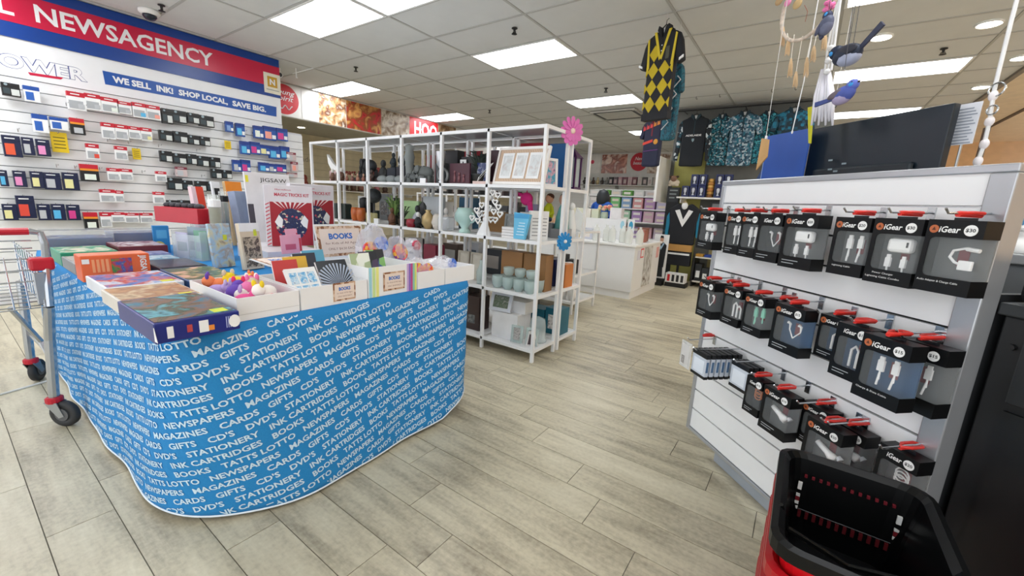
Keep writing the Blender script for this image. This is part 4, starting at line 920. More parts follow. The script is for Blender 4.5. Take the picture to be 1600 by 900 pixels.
vase('dark grey ribbed mug in the fourth top bay', -2.775, F1+.2, z, [(.05, 0), (.06, .02), (.065, .18), (.06, .19)], mat('#4c5052', .5), 'mug', 'mug')
box_item('small white price card in the fourth top bay', -2.82, F1+.0, z, .07, .01, .045, '#eeeeee', 'card', 'price_card', bev=0)
vase('silver and white goblet in the fourth top bay', -2.68, F1+.08, z, [(.035, 0), (.03, .01), (.008, .03), (.008, .13), (.035, .17), (.045, .27), (.04, .28)], mat('#c8cacc', .3, .6), 'goblet', 'goblet')
box_item('tall black gift box at the right of the fourth top bay', -2.67, F1+.2, z, .15, .09, .3, '#16181a')
t = thing('horseshoe_ornament', 'grey round horseshoe ornament beside the fifth bay post', 'ornament', T(-2.6, F1+.03, z)); MB().tube([(.055*math.cos(q), 0, .07+.055*math.sin(q)) for q in [-.9+i*.3 for i in range(17)]], .012, 8).build('ring', mat('#7a7c7c', .4, .6), t); bx('base', -.05, .05, -.03, .03, 0, .012, BLACK, t)
box_item('black gift box with a white exclamation card in the fifth top bay', -2.44, F1+.185, z, .19, .1, .24, '#191b1d'); t = box_item('white card with a dark goblet drawing on the fifth bay boxes', -2.5, F1+.17, z+.13, .07, .006, .085, '#e8e8e6', 'card', 'drawing_card', parts=(('drawing', .42, .58, .25, .8, '#222222'),), bev=0)
plant('artificial plant with dark foliage in the fifth top bay', -2.29, F1+.14, z, .28, '#3a3c3a', '#27332a', 18)
t = box_item('maroon plaque with a raised family of figures in the fifth top bay', -2.42, F1+.04, z, .22, .02, .17, '#4a2430', 'plaque', 'plaque')
for k in range(3): MB().ell((-.05+.05*k, -.004, .1-.015*k), (.012, .005, .012), 8, 6).lathe([(.012, .02), (.014, .05), (.006, .09-.015*k)], 8, (-.05+.05*k, -.004, 0), 1, .4).build('raised_figure', mat('#7a4a50', .4), t, smooth=True)
box_item('large dark maroon box leaning in the fifth top bay', -2.17, F1+.22, z, .17, .06, .29, '#3a1c26')
t = thing('feather_ornament', 'white feather spray ornament in the fifth top bay', 'ornament', T(-2.2, F1+.06, z)); bx('base', -.09, .07, 0, .06, 0, .03, mat('#e2c8c0', .5), t)
for k in range(9): MB().prism([(0, 0), (.022, .02), (.05, .05), (.016, .035)], 0, .008).build('feather', WHITE, t, Mw=T(-.06+.014*k, .02, .03+.012*k))
box_item('navy and silver picture book leaning beside the feather ornament', -2.24, F1+.12, z, .1, .012, .18, pic(['#1b2a5a', '#26346a', '#b8bcc8'], 20), 'book', 'gift_book', .2)
# wide triple frame
t = thing('triple_photo_frame', 'wide white and wood triple photo frame in the end top bay', 'photo frame', T(-1.816, F1+.012, z+.008) @ SC(.89, 1, 1.05) @ RX(-.28)); w_, h = .5, .27
m_ = mat('#efece8', .45); wd = pic(['#d8c0a8', '#c8ae94', '#b89a80'], 18, .6, 'wave')
for a, b, e, f in ((-.26, .26, 0, .02), (-.26, .26, .26, .28), (-.26, -.24, .02, .26), (.24, .26, .02, .26)): bx('outer_rail', a, b, 0, .02, e, f, m_, t)
bx('wood_mount', -.24, .24, .006, .018, .02, .26, wd, t)
for k in range(3): bx('white_mat', -.205+.14*k, -.085+.14*k, .003, .007, .045, .235, wht, t); bx('print', -.19+.14*k, -.1+.14*k, .0015, .004, .065, .215, pic(['#e4e6e6', '#d4d8d8', '#c8bcb8'], 14), t)
box_item('red gift box behind the triple frame', -2.0, F2+.05, z, .28, .1, .37, '#b3122a'); box_item('bright blue gift bag behind the end post', -1.7, F2+.02, z, .17, .1, .35, '#1c66a8', 'bag', 'gift_bag')
# on the end, facing the aisle
t = photo_frame('white framed teal photograph at the end of the top shelf', -1.62, F1+.17, z, .15, .21, '#ececec', pic(['#2a7a9a', '#58a8c0', '#d8a8b8', '#1a5a80'], 14), PI/2*.75, .08)
t = thing('purple_lantern', 'purple metal lantern on the second unit top shelf end', 'lantern', T(-1.66, F2+.2, z)); pm2 = mat('#4a2050', .4)
bx('base', -.06, .06, -.06, .06, 0, .025, pm2, t)
for sx in (-.05, .05):
    for sy in (-.05, .05): bx('post', sx-.007, sx+.007, sy-.007, sy+.007, .025, .26, pm2, t)
MB().add([(-.065,-.065,.26),(.065,-.065,.26),(.065,.065,.26),(-.065,.065,.26),(0,0,.34)], [(0,1,2,3),(0,1,4),(1,2,4),(2,3,4),(3,0,4)]).build('roof', pm2, t)
bx('pane', -.045, .045, -.045, .045, .03, .25, gm, t); MB().lathe([(.02, .025), (.02, .12)], 10).build('candle', WHITE, t)
plant('small white potted succulent at the end of the second unit', -1.8, F2+.2, z, .17, '#e8e4dc', '#3a5a44', 10, '#caa27a')
def flower(lab, p, r, c, cc, rz):
    t = thing('paper_flower', lab, 'flower', Matrix.Translation(p) @ RZ(rz)); m_ = mat(c, .7)
    for ly, rr_, n, off in ((0, r, 12, 0), (-.01, r*.72, 12, .26)):
        for k in range(n):
            q = 2*PI*k/n+off; MB().prism([(rr_*.08, 0), (rr_*.45, rr_*.15), (rr_*.8, rr_*.2), (rr_*.96, rr_*.13), (rr_, 0), (rr_*.96, -rr_*.13), (rr_*.8, -rr_*.2), (rr_*.45, -rr_*.15)], ly-.004-.0008*k, ly-.001-.0008*k).build('petal', m_, t, Mw=RY(q) @ RX(.25))
    MB().ell((0, -.018, 0), (r*.2, .014, r*.2), 10, 7).build('centre', mat(cc, .7), t, smooth=True); return t
RZE = PI/2*.72
flower('large pink paper flower on the shelving top corner', at_x(893, 205, -1.54), .105, '#e078bc', '#f0d8c8', RZE)
flower('blue paper flower on the shelving end post', at_x(881, 377, -1.53), .075, '#2a90d0', '#e8e8e8', RZE)
# --- second level (row 2)
z = Z(2)
for k in range(3): box_item(f'dark green boot shaped ornament, {ORD[k]} from left in the first second-level bay', -4.33+.085*k, F1+.08, z, .06, .09, .17, '#26332e', 'ornament', 'boot_ornament', bev=.015)
for k in range(2): vase(f'amber glass candle holder, {ORD[k]} from left in the second bay', -3.94+.1*k, F1+.08, z, [(.03, 0), (.045, .03), (.048, .1), (.04, .14)], mat('#b8602a', .15), 'candle_holder', 'candle holder'); vase(f'black domed cap ornament behind amber holder {ORD[k]} from left', -3.96+.105*k, F1+.2, z, [(.045, 0), (.045, .17), (.05, .19), (.045, .235), (.01, .25)], mat('#17181a', .5), 'dome_ornament', 'ornament')
t = vase('dark tree globe on a stem in the second bay', -3.7, F1+.14, z, [(.05, 0), (.045, .015), (.01, .03), (.01, .2), (.012, .21)], mat('#2f3436', .5), 'tree_ornament', 'ornament'); MB().ell((0, 0, .27), .075, 14, 10).build('globe', mat('#34393b', .7, var=.3, scale=40), t, smooth=True)
for k in range(2): vase(f'yellowish glass jar, {ORD[k]} from left beside the tree globe', -3.66+.08*k, F1+.05, z, [(.03, 0), (.035, .02), (.035, .09), (.03, .1)], glass('#e0d8a0', .05, .5), 'glass_jar', 'jar')
plant('leafy green artificial plant in the third bay', -3.4, F1+.16, z, .28, '#3a3230', '#5a7a3a', 18, '#8aa860'); plant('dark green artificial fern in the third bay', -3.2, F1+.1, z, .2, '#4a3a2a', '#39452c', 14)
figurine('brown monkey figurine among the green plants', -3.3, F1+.05, z, .17, '#6a4630'); box_item('pale green gift box behind the plants', -3.22, F1+.2, z, .25, .08, .24, '#a8c890'); box_item('small white tent card at the front of the third bay', -3.5, F1+.01, z, .07, .02, .05, '#e8e8e8', 'card', 'price_card')
box_item('grey boxed photo album in the fourth bay', -2.88, F1+.17, z, .24, .06, .29, '#b0b4b6'); figurine('silver robot figurine with red base in the fourth bay', -2.95, F1+.06, z, .21, '#a8adb2', c2='#2a2c2e'); vase('red lacquer pot under the robot in the fourth bay', -2.98, F1+.02, z, [(.04, 0), (.055, .03), (.05, .07), (.03, .08)], mat('#8a1a2a', .3)); vase('gold rounded vase in the fourth bay', -2.82, F1+.07, z, [(.03, 0), (.06, .05), (.055, .11), (.02, .15), (.03, .17)], mat('#b8a070', .35, .4)); vase('cream ring vase in the fourth bay', -2.72, F1+.09, z, [(.03, 0), (.055, .06), (.04, .12), (.03, .14)], mat('#d8d0c4', .5)); vase('tall black flask in the fourth bay', -3.0, F1+.2, z, [(.06, 0), (.06, .2), (.03, .24), (.03, .28)], BLACK)
t = thing('mint_elephant_jug', 'pale mint jug with two round handles in the fifth bay', 'jug', T(-2.38, F1+.08, z)); mm = mat('#b4d4cc', .35)
MB().lathe([(.05, 0), (.05, .02), (.03, .04), (.07, .1), (.085, .16), (.06, .21)], 16).build('body', mm, t, smooth=True)
for sx in (-1, 1): MB().tube([(sx*(.075+.035*math.cos(q)), 0, .13+.04*math.sin(q)) for q in [i*PI/6 for i in range(12)]], .008, 6, True).build('handle', mm, t)
box_item('brown kraft box behind the mint jug', -2.38, F2+.08, z, .26, .14, .18, '#a07848'); box_item('clear crumpled gift bag beside the fifth post', -2.62, F1+.05, z, .13, .1, .12, glass('#e4e8ec', .1, .5), 'bag', 'clear_gift_bag', bev=.02)
# heart tree
def heart(s): 
    P = []
    for i in range(22):
        q = 2*PI*i/22; P.append((s*(16*math.sin(q)**3)/17, s*(13*math.cos(q)-5*math.cos(2*q)-2*math.cos(3*q)-math.cos(4*q))/17))
    return P
t = thing('heart_tree', 'white wooden tree of open hearts standing in the shelving', 'ornament', T(-2.09, F1-.004, z) @ SC(.88, .8, .9)); MB().prism([(-.1, 0), (.06, 0), (.01, .14), (.0, .2), (-.02, .14)], 0, .02).build('trunk', WHITE, t)
HP = [(-.16, .15), (-.11, .22), (-.09, .13), (-.05, .27), (-.03, .2), (.02, .33), (.03, .25), (.0, .14), (.07, .38), (.1, .3), (.09, .22), (.13, .36), (.14, .26), (.16, .2), (.06, .15), (.11, .15), (-.07, .18)]
for (x, zz) in HP:
    s = .034; outp = heart(s); inp = heart(s*.6); n = len(outp); vs = [(a, 0, b) for a, b in outp]+[(a, 0, b) for a, b in inp]+[(a, .016, b) for a, b in outp]+[(a, .016, b) for a, b in inp]
    fs = []
    for i in range(n): j = (i+1) % n; fs += [(i, j, n+j, n+i), (2*n+i, 3*n+i, 3*n+j, 2*n+j), (i, 2*n+i, 2*n+j, j), (n+i, n+j, 3*n+j, 3*n+i)]
    MB().add(vs, fs).build('heart', WHITE, t, Mw=T(x, 0, zz))
photo_frame('grey photo frame left in the end bay beside the hearts', -1.94, F1+.13, z, .13, .18, '#8e9290', pic(['#a8acaa', '#7a7e7c'], 10), 0, .1); photo_frame('grey photo frame right in the end bay', -1.85, F1+.24, z, .14, .2, '#8e9290', pic(['#b0b4b2', '#82867f'], 10), 0, .1); photo_frame('wide pale grey frame in the middle of the end bay', -1.8, F1+.17, z, .18, .2, '#c4c2c0', pic(['#c8c6c4', '#d8c8c4'], 10), 0, .1)
for k in range(4): box_item(f'thin white boxed tile, {ORD[k]} from bottom in the end bay stack', -1.86, F1+.02, z+.022*k, .16, .1, .02, '#e6e4e2')
t = thing('blue_gift_pouch', 'pale blue printed gift pouch in the end bay', 'bag', T(-1.76, F1-.0, z+.005) @ RX(-.12)); MB().prism([(-.05, 0), (.045, 0), (.075, .19), (-.07, .2)], 0, .03).build('pouch', mat('#64b8dc', .45), t); bx('top_band', -.066, .07, -.001, 0, .155, .19, mat('#3a9acc', .45), t)
for k in range(5): bx('text_line', -.03+.004*k, .04, -.001, 0, .03+.022*k, .036+.022*k, mat('#d0eaf4', .5), t)
t = box_item('white boxed sign with printed list at the end of the second level', -1.675, F1+.15, z, .15, .05, .22, '#e8e6e2', 'sign', 'printed_sign', PI/2*.6); 
for k in range(6): bx('text_line', -.06, .06, -.0012, 0, .03+.026*k, .036+.026*k, mat('#8a8886', .5), t)
t = thing('yellow_doll', 'seated doll in yellow jacket and blue trousers on the second unit', 'doll', T(-1.86, F2+.2, z+.119) @ RZ(-.3) @ SC(.66, .66, .66)); ym = mat('#d4dc2a', .8)
MB().lathe([(.05, .04), (.07, .1), (.06, .2), (.03, .25)], 12).build('jacket', ym, t, smooth=True); MB().ell((0, 0, .31), (.055, .055, .06), 12, 9).build('head', mat('#d8a080', .6), t, smooth=True); MB().ell((0, .012, .335), (.058, .055, .045), 12, 8).build('hair', mat('#5a3420', .7), t, smooth=True)
for sx in (-1, 1):
    MB().tube([(sx*.05, 0, .2), (sx*.1, -.02, .13), (sx*.07, -.08, .09)], [.025, .025, .02], 8).build('arm', ym, t, smooth=True); MB().tube([(sx*.03, 0, .04), (sx*.08, -.1, .05), (sx*.03, -.17, .03)], [.035, .03, .025], 8).build('leg', mat('#1c3258', .7), t, smooth=True); MB().ell((sx*.02, -.19, .03), (.025, .035, .022), 8, 6).build('shoe', WHITE, t, smooth=True)
t = thing('teal_doll', 'seated doll in teal dress beside the yellow jacket doll', 'doll', T(-1.68, F2+.12, z+.079) @ SC(.72, .72, .8)); MB().lathe([(.09, 0), (.07, .12), (.04, .22), (.02, .25)], 12).build('dress', mat('#6ab0ac', .8), t, smooth=True); MB().ell((0, 0, .3), (.05, .05, .055), 12, 9).build('head', mat('#d8a890', .6), t, smooth=True); MB().ell((0, .014, .32), (.052, .048, .045), 12, 8).build('hair', mat('#2a2420', .7), t, smooth=True)
t = thing('pink_plush', 'hot pink plush hanging under the top shelf of the end bay', 'toy', T(-1.98, F2+.02, Z(3)-.03)); MB().ell((0, 0, -.06), (.06, .04, .055), 12, 8).build('body', mat('#e8308a', .8), t, smooth=True); MB().tube([(.03, 0, -.08), (.05, 0, -.16)], [.025, .02], 8).build('leg', mat('#e8308a', .8), t, smooth=True); MB().tube([(-.04, 0, -.03), (-.1, 0, -.02)], [.018, .014], 8).build('arm', mat('#e8308a', .8), t, smooth=True); MB().cyl((0, 0, -.01), (0, 0, .012), .004, n=6).build('hanging_loop', mat('#e8308a', .8), t)
box_item('lilac striped box behind the pink plush', -1.98, F2+.1, z, .12, .08, .27, pic(['#b8bcd8', '#a4a8cc'], 40, .5, 'wave'))
box_item('grey plinth box under the yellow jacket doll', -1.86, F2+.06, z, .24, .22, .118, '#8a8c8e'); box_item('grey plinth box under the teal doll', -1.68, F2+.04, z, .11, .17, .078, '#9a9c9e')
t = thing('white_angel', 'white angel figure at the second unit end of the second level', 'figurine', T(-1.66, F2+.245, z)); MB().lathe([(.05, 0), (.05, .1), (.03, .2), (.02, .24)], 12).build('robe', WHITE, t, smooth=True); MB().ell((0, 0, .27), .03, 10, 8).build('head', WHITE, t, smooth=True)
for sx in (-1, 1): MB().prism([(0, .1), (sx*.09, .06), (sx*.1, .2), (sx*.03, .26)], .03, .045).build('wing', WHITE, t)
# --- third level (row 1)
z = Z(1)
for k in range(2): photo_frame(f'beige panelled photo frame, {ORD[k]} from left in the fifth third-level bay', -2.43+.15*k, F1+.12, z, .13, .24, '#a8a090', pic(['#c8c2b4', '#b4ac9c'], 8), 0, .05)
box_item('maroon gift box in the fourth third-level bay', -2.83, F1+.1, z, .16, .12, .26, '#7a1a34'); box_item('white louvred box behind the table bags', -3.1, F1+.1, z, .14, .1, .3, '#e0e0dc', parts=(('slot', .1, .9, .3, .36, '#8a8a88'), ('slot', .1, .9, .5, .56, '#8a8a88'), ('slot', .1, .9, .7, .76, '#8a8a88'))); box_item('black speaker box behind the table bags', -3.3, F1+.1, z, .16, .12, .28, '#1c1d1f'); vase('pale glass bottle in the fifth third-level bay', -2.16, F1+.06, z, [(.04, 0), (.045, .1), (.02, .16), (.02, .2)], gm2, 'glass_bottle', 'bottle')
for k, c in enumerate(('#9a7044', '#8f683e')): box_item(('left', 'right')[k]+' brown cardboard carton on the third level of the end bay', -1.935+.225*k, F1+.17, z+.0, .21, .115, .29, c, 'box', 'cardboard_carton', parts=(('white_label', .55, .72, .45, .58, '#dcdcdc'),) if k else ())
box_item('white shelf tray holding cartons', -1.82, F1+.16, z, .0601, .02, .02, '#dddddd') if False else None
k = 0
for r_ in range(2):
    for c_ in range(4):
        vase(f'clear glass bowl, {ORD[c_]} from left in the {("front", "rear")[r_]} row of the end bay', -1.98+.105*c_+.02*r_, F1+.05+.09*r_, z, [(.03, 0), (.044, .03), (.047, .1), (.043, .1), (.04, .035), (.0, .012)], gm2, 'glass_bowl', 'bowl')
for k in range(3): vase(f'clear glass bowl stacked on top, {ORD[k]} from left in the end bay', -1.9+.11*k, F1+.09, z+.103, [(.03, 0), (.044, .025), (.047, .07), (.043, .07), (.0, .012)], gm2, 'glass_bowl', 'bowl')
for k, c in enumerate(('#2a4a34', '#3a2a22', '#b03a2a', '#1e2a5a', '#c8783a')): box_item(f'small coloured box on the second unit third level, {ORD[k]} from left', -2.008+.1*k, F2+.05, z, .075, .14, .2+.03*(k % 2), c)
box_item('open white card with black dots at the second unit end', -1.64, F2+.2, z, .12, .03, .2, '#e6e6e4', 'card', 'dotted_card', 1.1, parts=(('dot', .6, .7, .3, .36, '#222222'), ('dot', .65, .75, .45, .51, '#222222')))
# --- lowest level (row 0)
z = Z(0)
box_item('dark brown box in the fifth lowest bay', -2.25, F1+.06, z, .16, .14, .3, '#3a2a26', parts=(('photo', .2, .7, .2, .45, pic(['#8a8a88', '#3a4448'], 20)),)); box_item('black box behind the brown box in the lowest bay', -2.38, F1+.1, z, .12, .14, .36, '#17181a')
box_item('large white carton in the end lowest bay', -1.9, F1+.06, z, .26, .2, .22, '#ececec'); box_item('smaller white carton stacked in the end lowest bay', -1.86, F1+.12, z+.221, .24, .15, .1, '#e6e6e6')
photo_frame('blue and white framed photograph on the white cartons', -1.95, F1+.05, z+.223, .2, .16, '#d8dce2', pic(['#8a8c7a', '#5a6a50', '#b8b4a8'], 20), .12, .3, .18)
t = vase('clear glass dome with a small photo in the end lowest bay', -1.665, F1+.205, z, [(.08, 0), (.08, .02), (.07, .03), (.07, .13), (.06, .19), (.01, .21)], gm, 'glass_dome', 'ornament')
for k in range(2): photo_frame(('left', 'right')[k]+' clear glass photo block at the front of the end lowest bay', -1.76+.13*k, F1+.04+.02*k, z, .1, .14, gm2, pic(['#6a6a68', '#c8c4c0', '#3a3c3e'], 24), .2, .1, .2)
t = thing('wedge_frame', 'small dark and white wedge picture stand at the shelf end', 'photo frame', T(-1.62, F1+.06, z) @ RZ(.5)); MB().prism([(-.05, 0), (.05, 0), (.02, .12), (-.03, .12)], 0, .03).build('panel', mat('#d8d4d0', .5), t); MB().prism([(-.035, .015), (.0, .015), (-.005, .1), (-.022, .1)], -.002, 0).build('picture', mat('#4a3a3c', .5), t)
for k in range(2): box_item(('left', 'right')[k]+' teal gift box on the lowest level of the second unit end', -1.83+.165*k, F2+.06, z, .15, .16, .2+.03*k, '#166478', parts=(('photo_label', .2, .85, .2, .75, pic(['#d8d4d0', '#e8e4e0', '#3a3436'], 24)),) if k else ())
box_item('black gift box behind the glass dome', -1.985, F2+.1, z, .12, .16, .28, '#1a1b1d')
# second unit through-view fill on other bays
FILL = [(3, -4.3, '#8a3a34'), (3, -2.9, '#b02436'), (2, -4.0, '#8a8e90'), (2, -3.5, '#c84a3a'), (2, -3.1, '#d8d8d4'), (2, -2.75, '#3a6a8a'), (1, -2.2, '#8a8478'), (0, -2.6, '#5a4a44')]
LV = ['lowest', 'third', 'second', 'top']
for k, (r_, x, c) in enumerate(FILL): box_item(f'boxed gift seen through to the second unit {LV[r_]} level, {ORD[sum(1 for q in FILL[:k] if q[0] == r_)]} from table end' , x, F2+.1, Z(r_), .16, .12, .2+.05*(k % 3), c, parts=(('picture', .15, .85, .2, .7, pic(['#d8d4cc', '#6a6a70', '#a89a90'], 16)),))
# low stand items
L3 = .45-.0035
for k in range(3): box_item(f'dark boxed candle on the low white stand, {ORD[k]} from left', -2.35+.12*k, 4.15, L3, .1, .12, .16+.05*(k == 1), '#2a2a2c')
for k in range(3): vase(f'white latticed cup on the bottom of the low stand, {ORD[k]} from left', -2.32+.12*k, 4.2, .1365, [(.04, 0), (.05, .05), (.055, .13), (.05, .13), (.04, .02)], mat('#e6e4e0', .4), 'lattice_cup', 'cup')
for k in range(4): box_item(f'orange and cream soap pack on the low stand top, {ORD[k]} from left', -2.62+.14*k, 4.2, .9265, .1, .1, .13+.03*(k % 2), ['#e8a878', '#e8dcb8', '#f0b890', '#e2d6b4'][k], 'soap', 'soap_pack')

# more ornaments that crowd the top level
z = Z(3)
for k, (x, y, h, c) in enumerate(((-3.98, .2, .2, '#232527'), (-3.62, .2, .24, '#2c2f30'), (-3.66, .09, .13, '#4a3a34'))): figurine(f'dark standing figurine by the black elephant, {ORD[k]} from left', x, F1+y, z, h, c)
for k, (x, h, c) in enumerate(((-3.5, .22, '#2a2e31'), (-3.36, .26, '#33393b'), (-3.24, .24, '#272a2c'))): elephant(f'small dark elephant on the third bay boxes of the second unit, {ORD[k]} from left', x, F2+.17, z+.12, .1, c); box_item(f'black plinth box under a small dark elephant, {ORD[k]} from left', x, F2+.08, z, .125, .18, .118, '#1c1e20')
box_item('red card with white patch behind the dark figurines', -3.2, F2+.06, z, .12, .02, .3, '#b3202e', 'card', 'red_card', parts=(('white_patch', .2, .8, .1, .3, '#e8e4e0'),)); box_item('red hanging banner card behind the grey elephant', -2.85, F2+.3, z, .26, .01, .36, '#a81e2c', 'card', 'red_card')
for k, (x, y, s_, c) in enumerate(((-3.0, .05, .1, '#5c605f'), (-2.88, .04, .09, '#6a6e6c'))): elephant(f'extra grey elephant in the fourth top bay, {ORD[k]} from left', x, F1+y, z, s_, c, .4)
box_item('black presentation box beside the plant', -2.3, F2+.08, z, .24, .12, .27, '#1a1b1d'); box_item('dark wine box at the left of the fifth bay rear', -2.5, F2+.08, z, .14, .12, .3, '#141517')
box_item('blue book standing behind the triple frame', -1.86, F2+.2, z, .12, .05, .3, '#1d5a98', 'book', 'gift_book')
# crowd of dark gifts on the lower levels
z = Z(2)
for k, (x, h, c) in enumerate(((-4.42, .26, '#d8d8d8'), (-4.2, .1, '#2c3a36'))): box_item(('tall pale', 'low green')[k]+' boxed gift at the left end of the second level', x, F2+.1, z, .14, .1, h, c)
for k in range(3): vase(f'dark stem vase in the third second-level bay, {ORD[k]} from left', -3.5+.05*k, F1+.25-.02*k, z, [(.03, 0), (.04, .05), (.02, .14), (.015, .24), (.022, .26)], mat('#2a2b2a', .5))
figurine('white seated figurine behind the gold vase', -2.72, F1+.2, z, .2, '#d8d4ce'); figurine('small black and white penguin figurine in the fourth bay', -2.9, F1+.02, z, .15, '#1c1d20', c2='#e2e2e0')
for k in range(4): box_item(f'grey boxed frame at the rear of the second level, {ORD[k]} from left', -2.52+.13*k, F2+.235, z, .11, .05, .28-.04*(k % 2), ['#3a3c3e', '#6a6c6e', '#55504c', '#2e3032'][k], parts=(('mount', .15, .85, .2, .8, '#c8c8c4'),))
z = Z(1)
for k in range(5): box_item(f'mixed boxed gift at the rear of the third level, {ORD[k]} from left', -3.5+.28*k, F2+.1, z, .2, .14, .24+.04*(k % 2), ['#2a2a2c', '#e0dcd6', '#6a5a50', '#c8ccd0', '#3a3e44'][k], parts=(('picture', .15, .85, .25, .75, ['#8a8a88', '#a06a58', '#d8d4cc', '#5a6a78', '#b8b0a8'][k]),))
# a third run of shelving seen through the gaps
shelving('third white shelving run seen through the gaps of the front units', [-5.6, -4.9, -4.2, -3.5], [.1, .5, .9, 1.3], 5.0, 5.35)
k = 0
for li, z_ in enumerate((.9, 1.3)):
    for q in range(9):
        x = -5.45+.23*q; 
        if min(abs(x-v) for v in (-4.9, -4.2)) < .07: x += .09
        box_item(f'black boxed gift on the third shelving run, {ORD[q]} from left on the {("middle", "upper")[li]} board', x, 5.06, z_-.0035, .15, .14, .16+.05*((q*3) % 4)/2, ['#1c1d1f', '#26282a', '#30302e', '#3a2c28'][q % 4], parts=(('label', .25, .75, .2, .6, ['#d8d4d0', '#8a8a88', '#a8a098'][q % 3]),), bev=0)

# ================================================================ ACCESSORY RACK ON THE RIGHT
TH = -.79835
RD = Vector((math.sin(TH), math.cos(TH), 0)); RN = Vector((math.cos(TH), -math.sin(TH), 0))
RO = RN*1.2702                               # foot of the rack face; local x runs towards the near end, local y into the rack
RK = Matrix.Translation(RO) @ RZ(math.atan2(-RD.y, -RD.x))
def rk(u, v, yo=0):
    p = at_pl(u, v, RO+RN*yo, RN)-RO; return Vector((p.dot(-RD), yo, p.z))
RX0, RX1, RZ0, RZ1 = -1.705, -.725, .145, 1.345
silver = mat('#b4b7bb', .3, .55, var=.05); panelw = mat('#eeefef', .4, var=.015)
rack = thing('accessory_rack', 'white slatted accessory rack with silver frame at the right', 'rack', RK)
bx('backing', RX0+.02, RX1-.03, .013, .03, RZ0+.02, RZ1-.01, mat('#0c0d0f', .6), rack)
me = None
for k in range(10):
    z0 = RZ0+.005+.1*k+ (0 if k else .0)
    if me is None: me = MB().box(RX0+.02, RX1-.048, -.0, .013, .003, .096).build('slat', panelw, rack, Mw=T(0, 0, z0)).data
    else: inst('slat', me, rack, T(0, 0, z0))
bx('slat', RX0+.02, RX1-.048, 0, .013, RZ0+1.008, RZ0+1.1, panelw, rack); bx('slat', RX0+.02, RX1-.048, 0, .013, 1.251, RZ1-.018, panelw, rack)
bx('top_rail', RX0, RX1, -.006, .05, RZ1-.02, RZ1, silver, rack, .003); bx('bottom_rail', RX0, RX1, -.006, .05, RZ0-.012, RZ0+.004, silver, rack, .003)
bx('end_rail', RX0, RX0+.022, -.006, .05, RZ0, RZ1-.02, silver, rack, .003); bx('end_rail', RX1-.05, RX1, -.006, .05, RZ0, RZ1-.02, silver, rack, .003)
bx('side_panel', RX0+.004, RX0+.02, .05, .36, RZ0, RZ1-.3, mat('#c9cbce', .4), rack); bx('side_panel', RX1-.03, RX1-.01, .05, .36, RZ0, RZ1-.3, mat('#2a2c2f', .5), rack)
bx('plinth', RX0+.1, RX1-.02, .1, .34, 0, RZ0-.012, mat('#a9b0b8', .45), rack, .004)
bx('slot_insert', RX0+.02, RX1-.05, .0125, .0128, 1.243, 1.254, CHROME, rack)
hkR = MB().tube([(0, .012, .0), (0, -.03, -.004), (0, -.13, -.006), (0, -.14, .004)], .0028, 6).box(-.009, .009, -.004, .002, -.03, .012).build('hook', CHROME, rack, Mw=T(-1.6, 0, .64)).data
clip_m = mat('#d8322a', .35)
clip = MB().tube([(.0, -.02, .004), (.009, 0, .006), (.009, .03, .006), (0, .042, .004), (-.009, .03, .006), (-.009, 0, .006)], .0042, 6, True).tube([(0, -.018, .0), (0, .04, .0)], .005, 6)
orange = mat('#b8643a', .5); bluecard = mat('#0e4670', .4); greyc = mat('#5a5c5e', .5); pane = glass('#e8eef0', .03, .06); wpl = mat('#f0f0ee', .3, var=.01)
windowback = {'grey': mat('#6a6c6c', .5), 'blue': bluecard, 'dark': mat('#2a2d30', .5)}
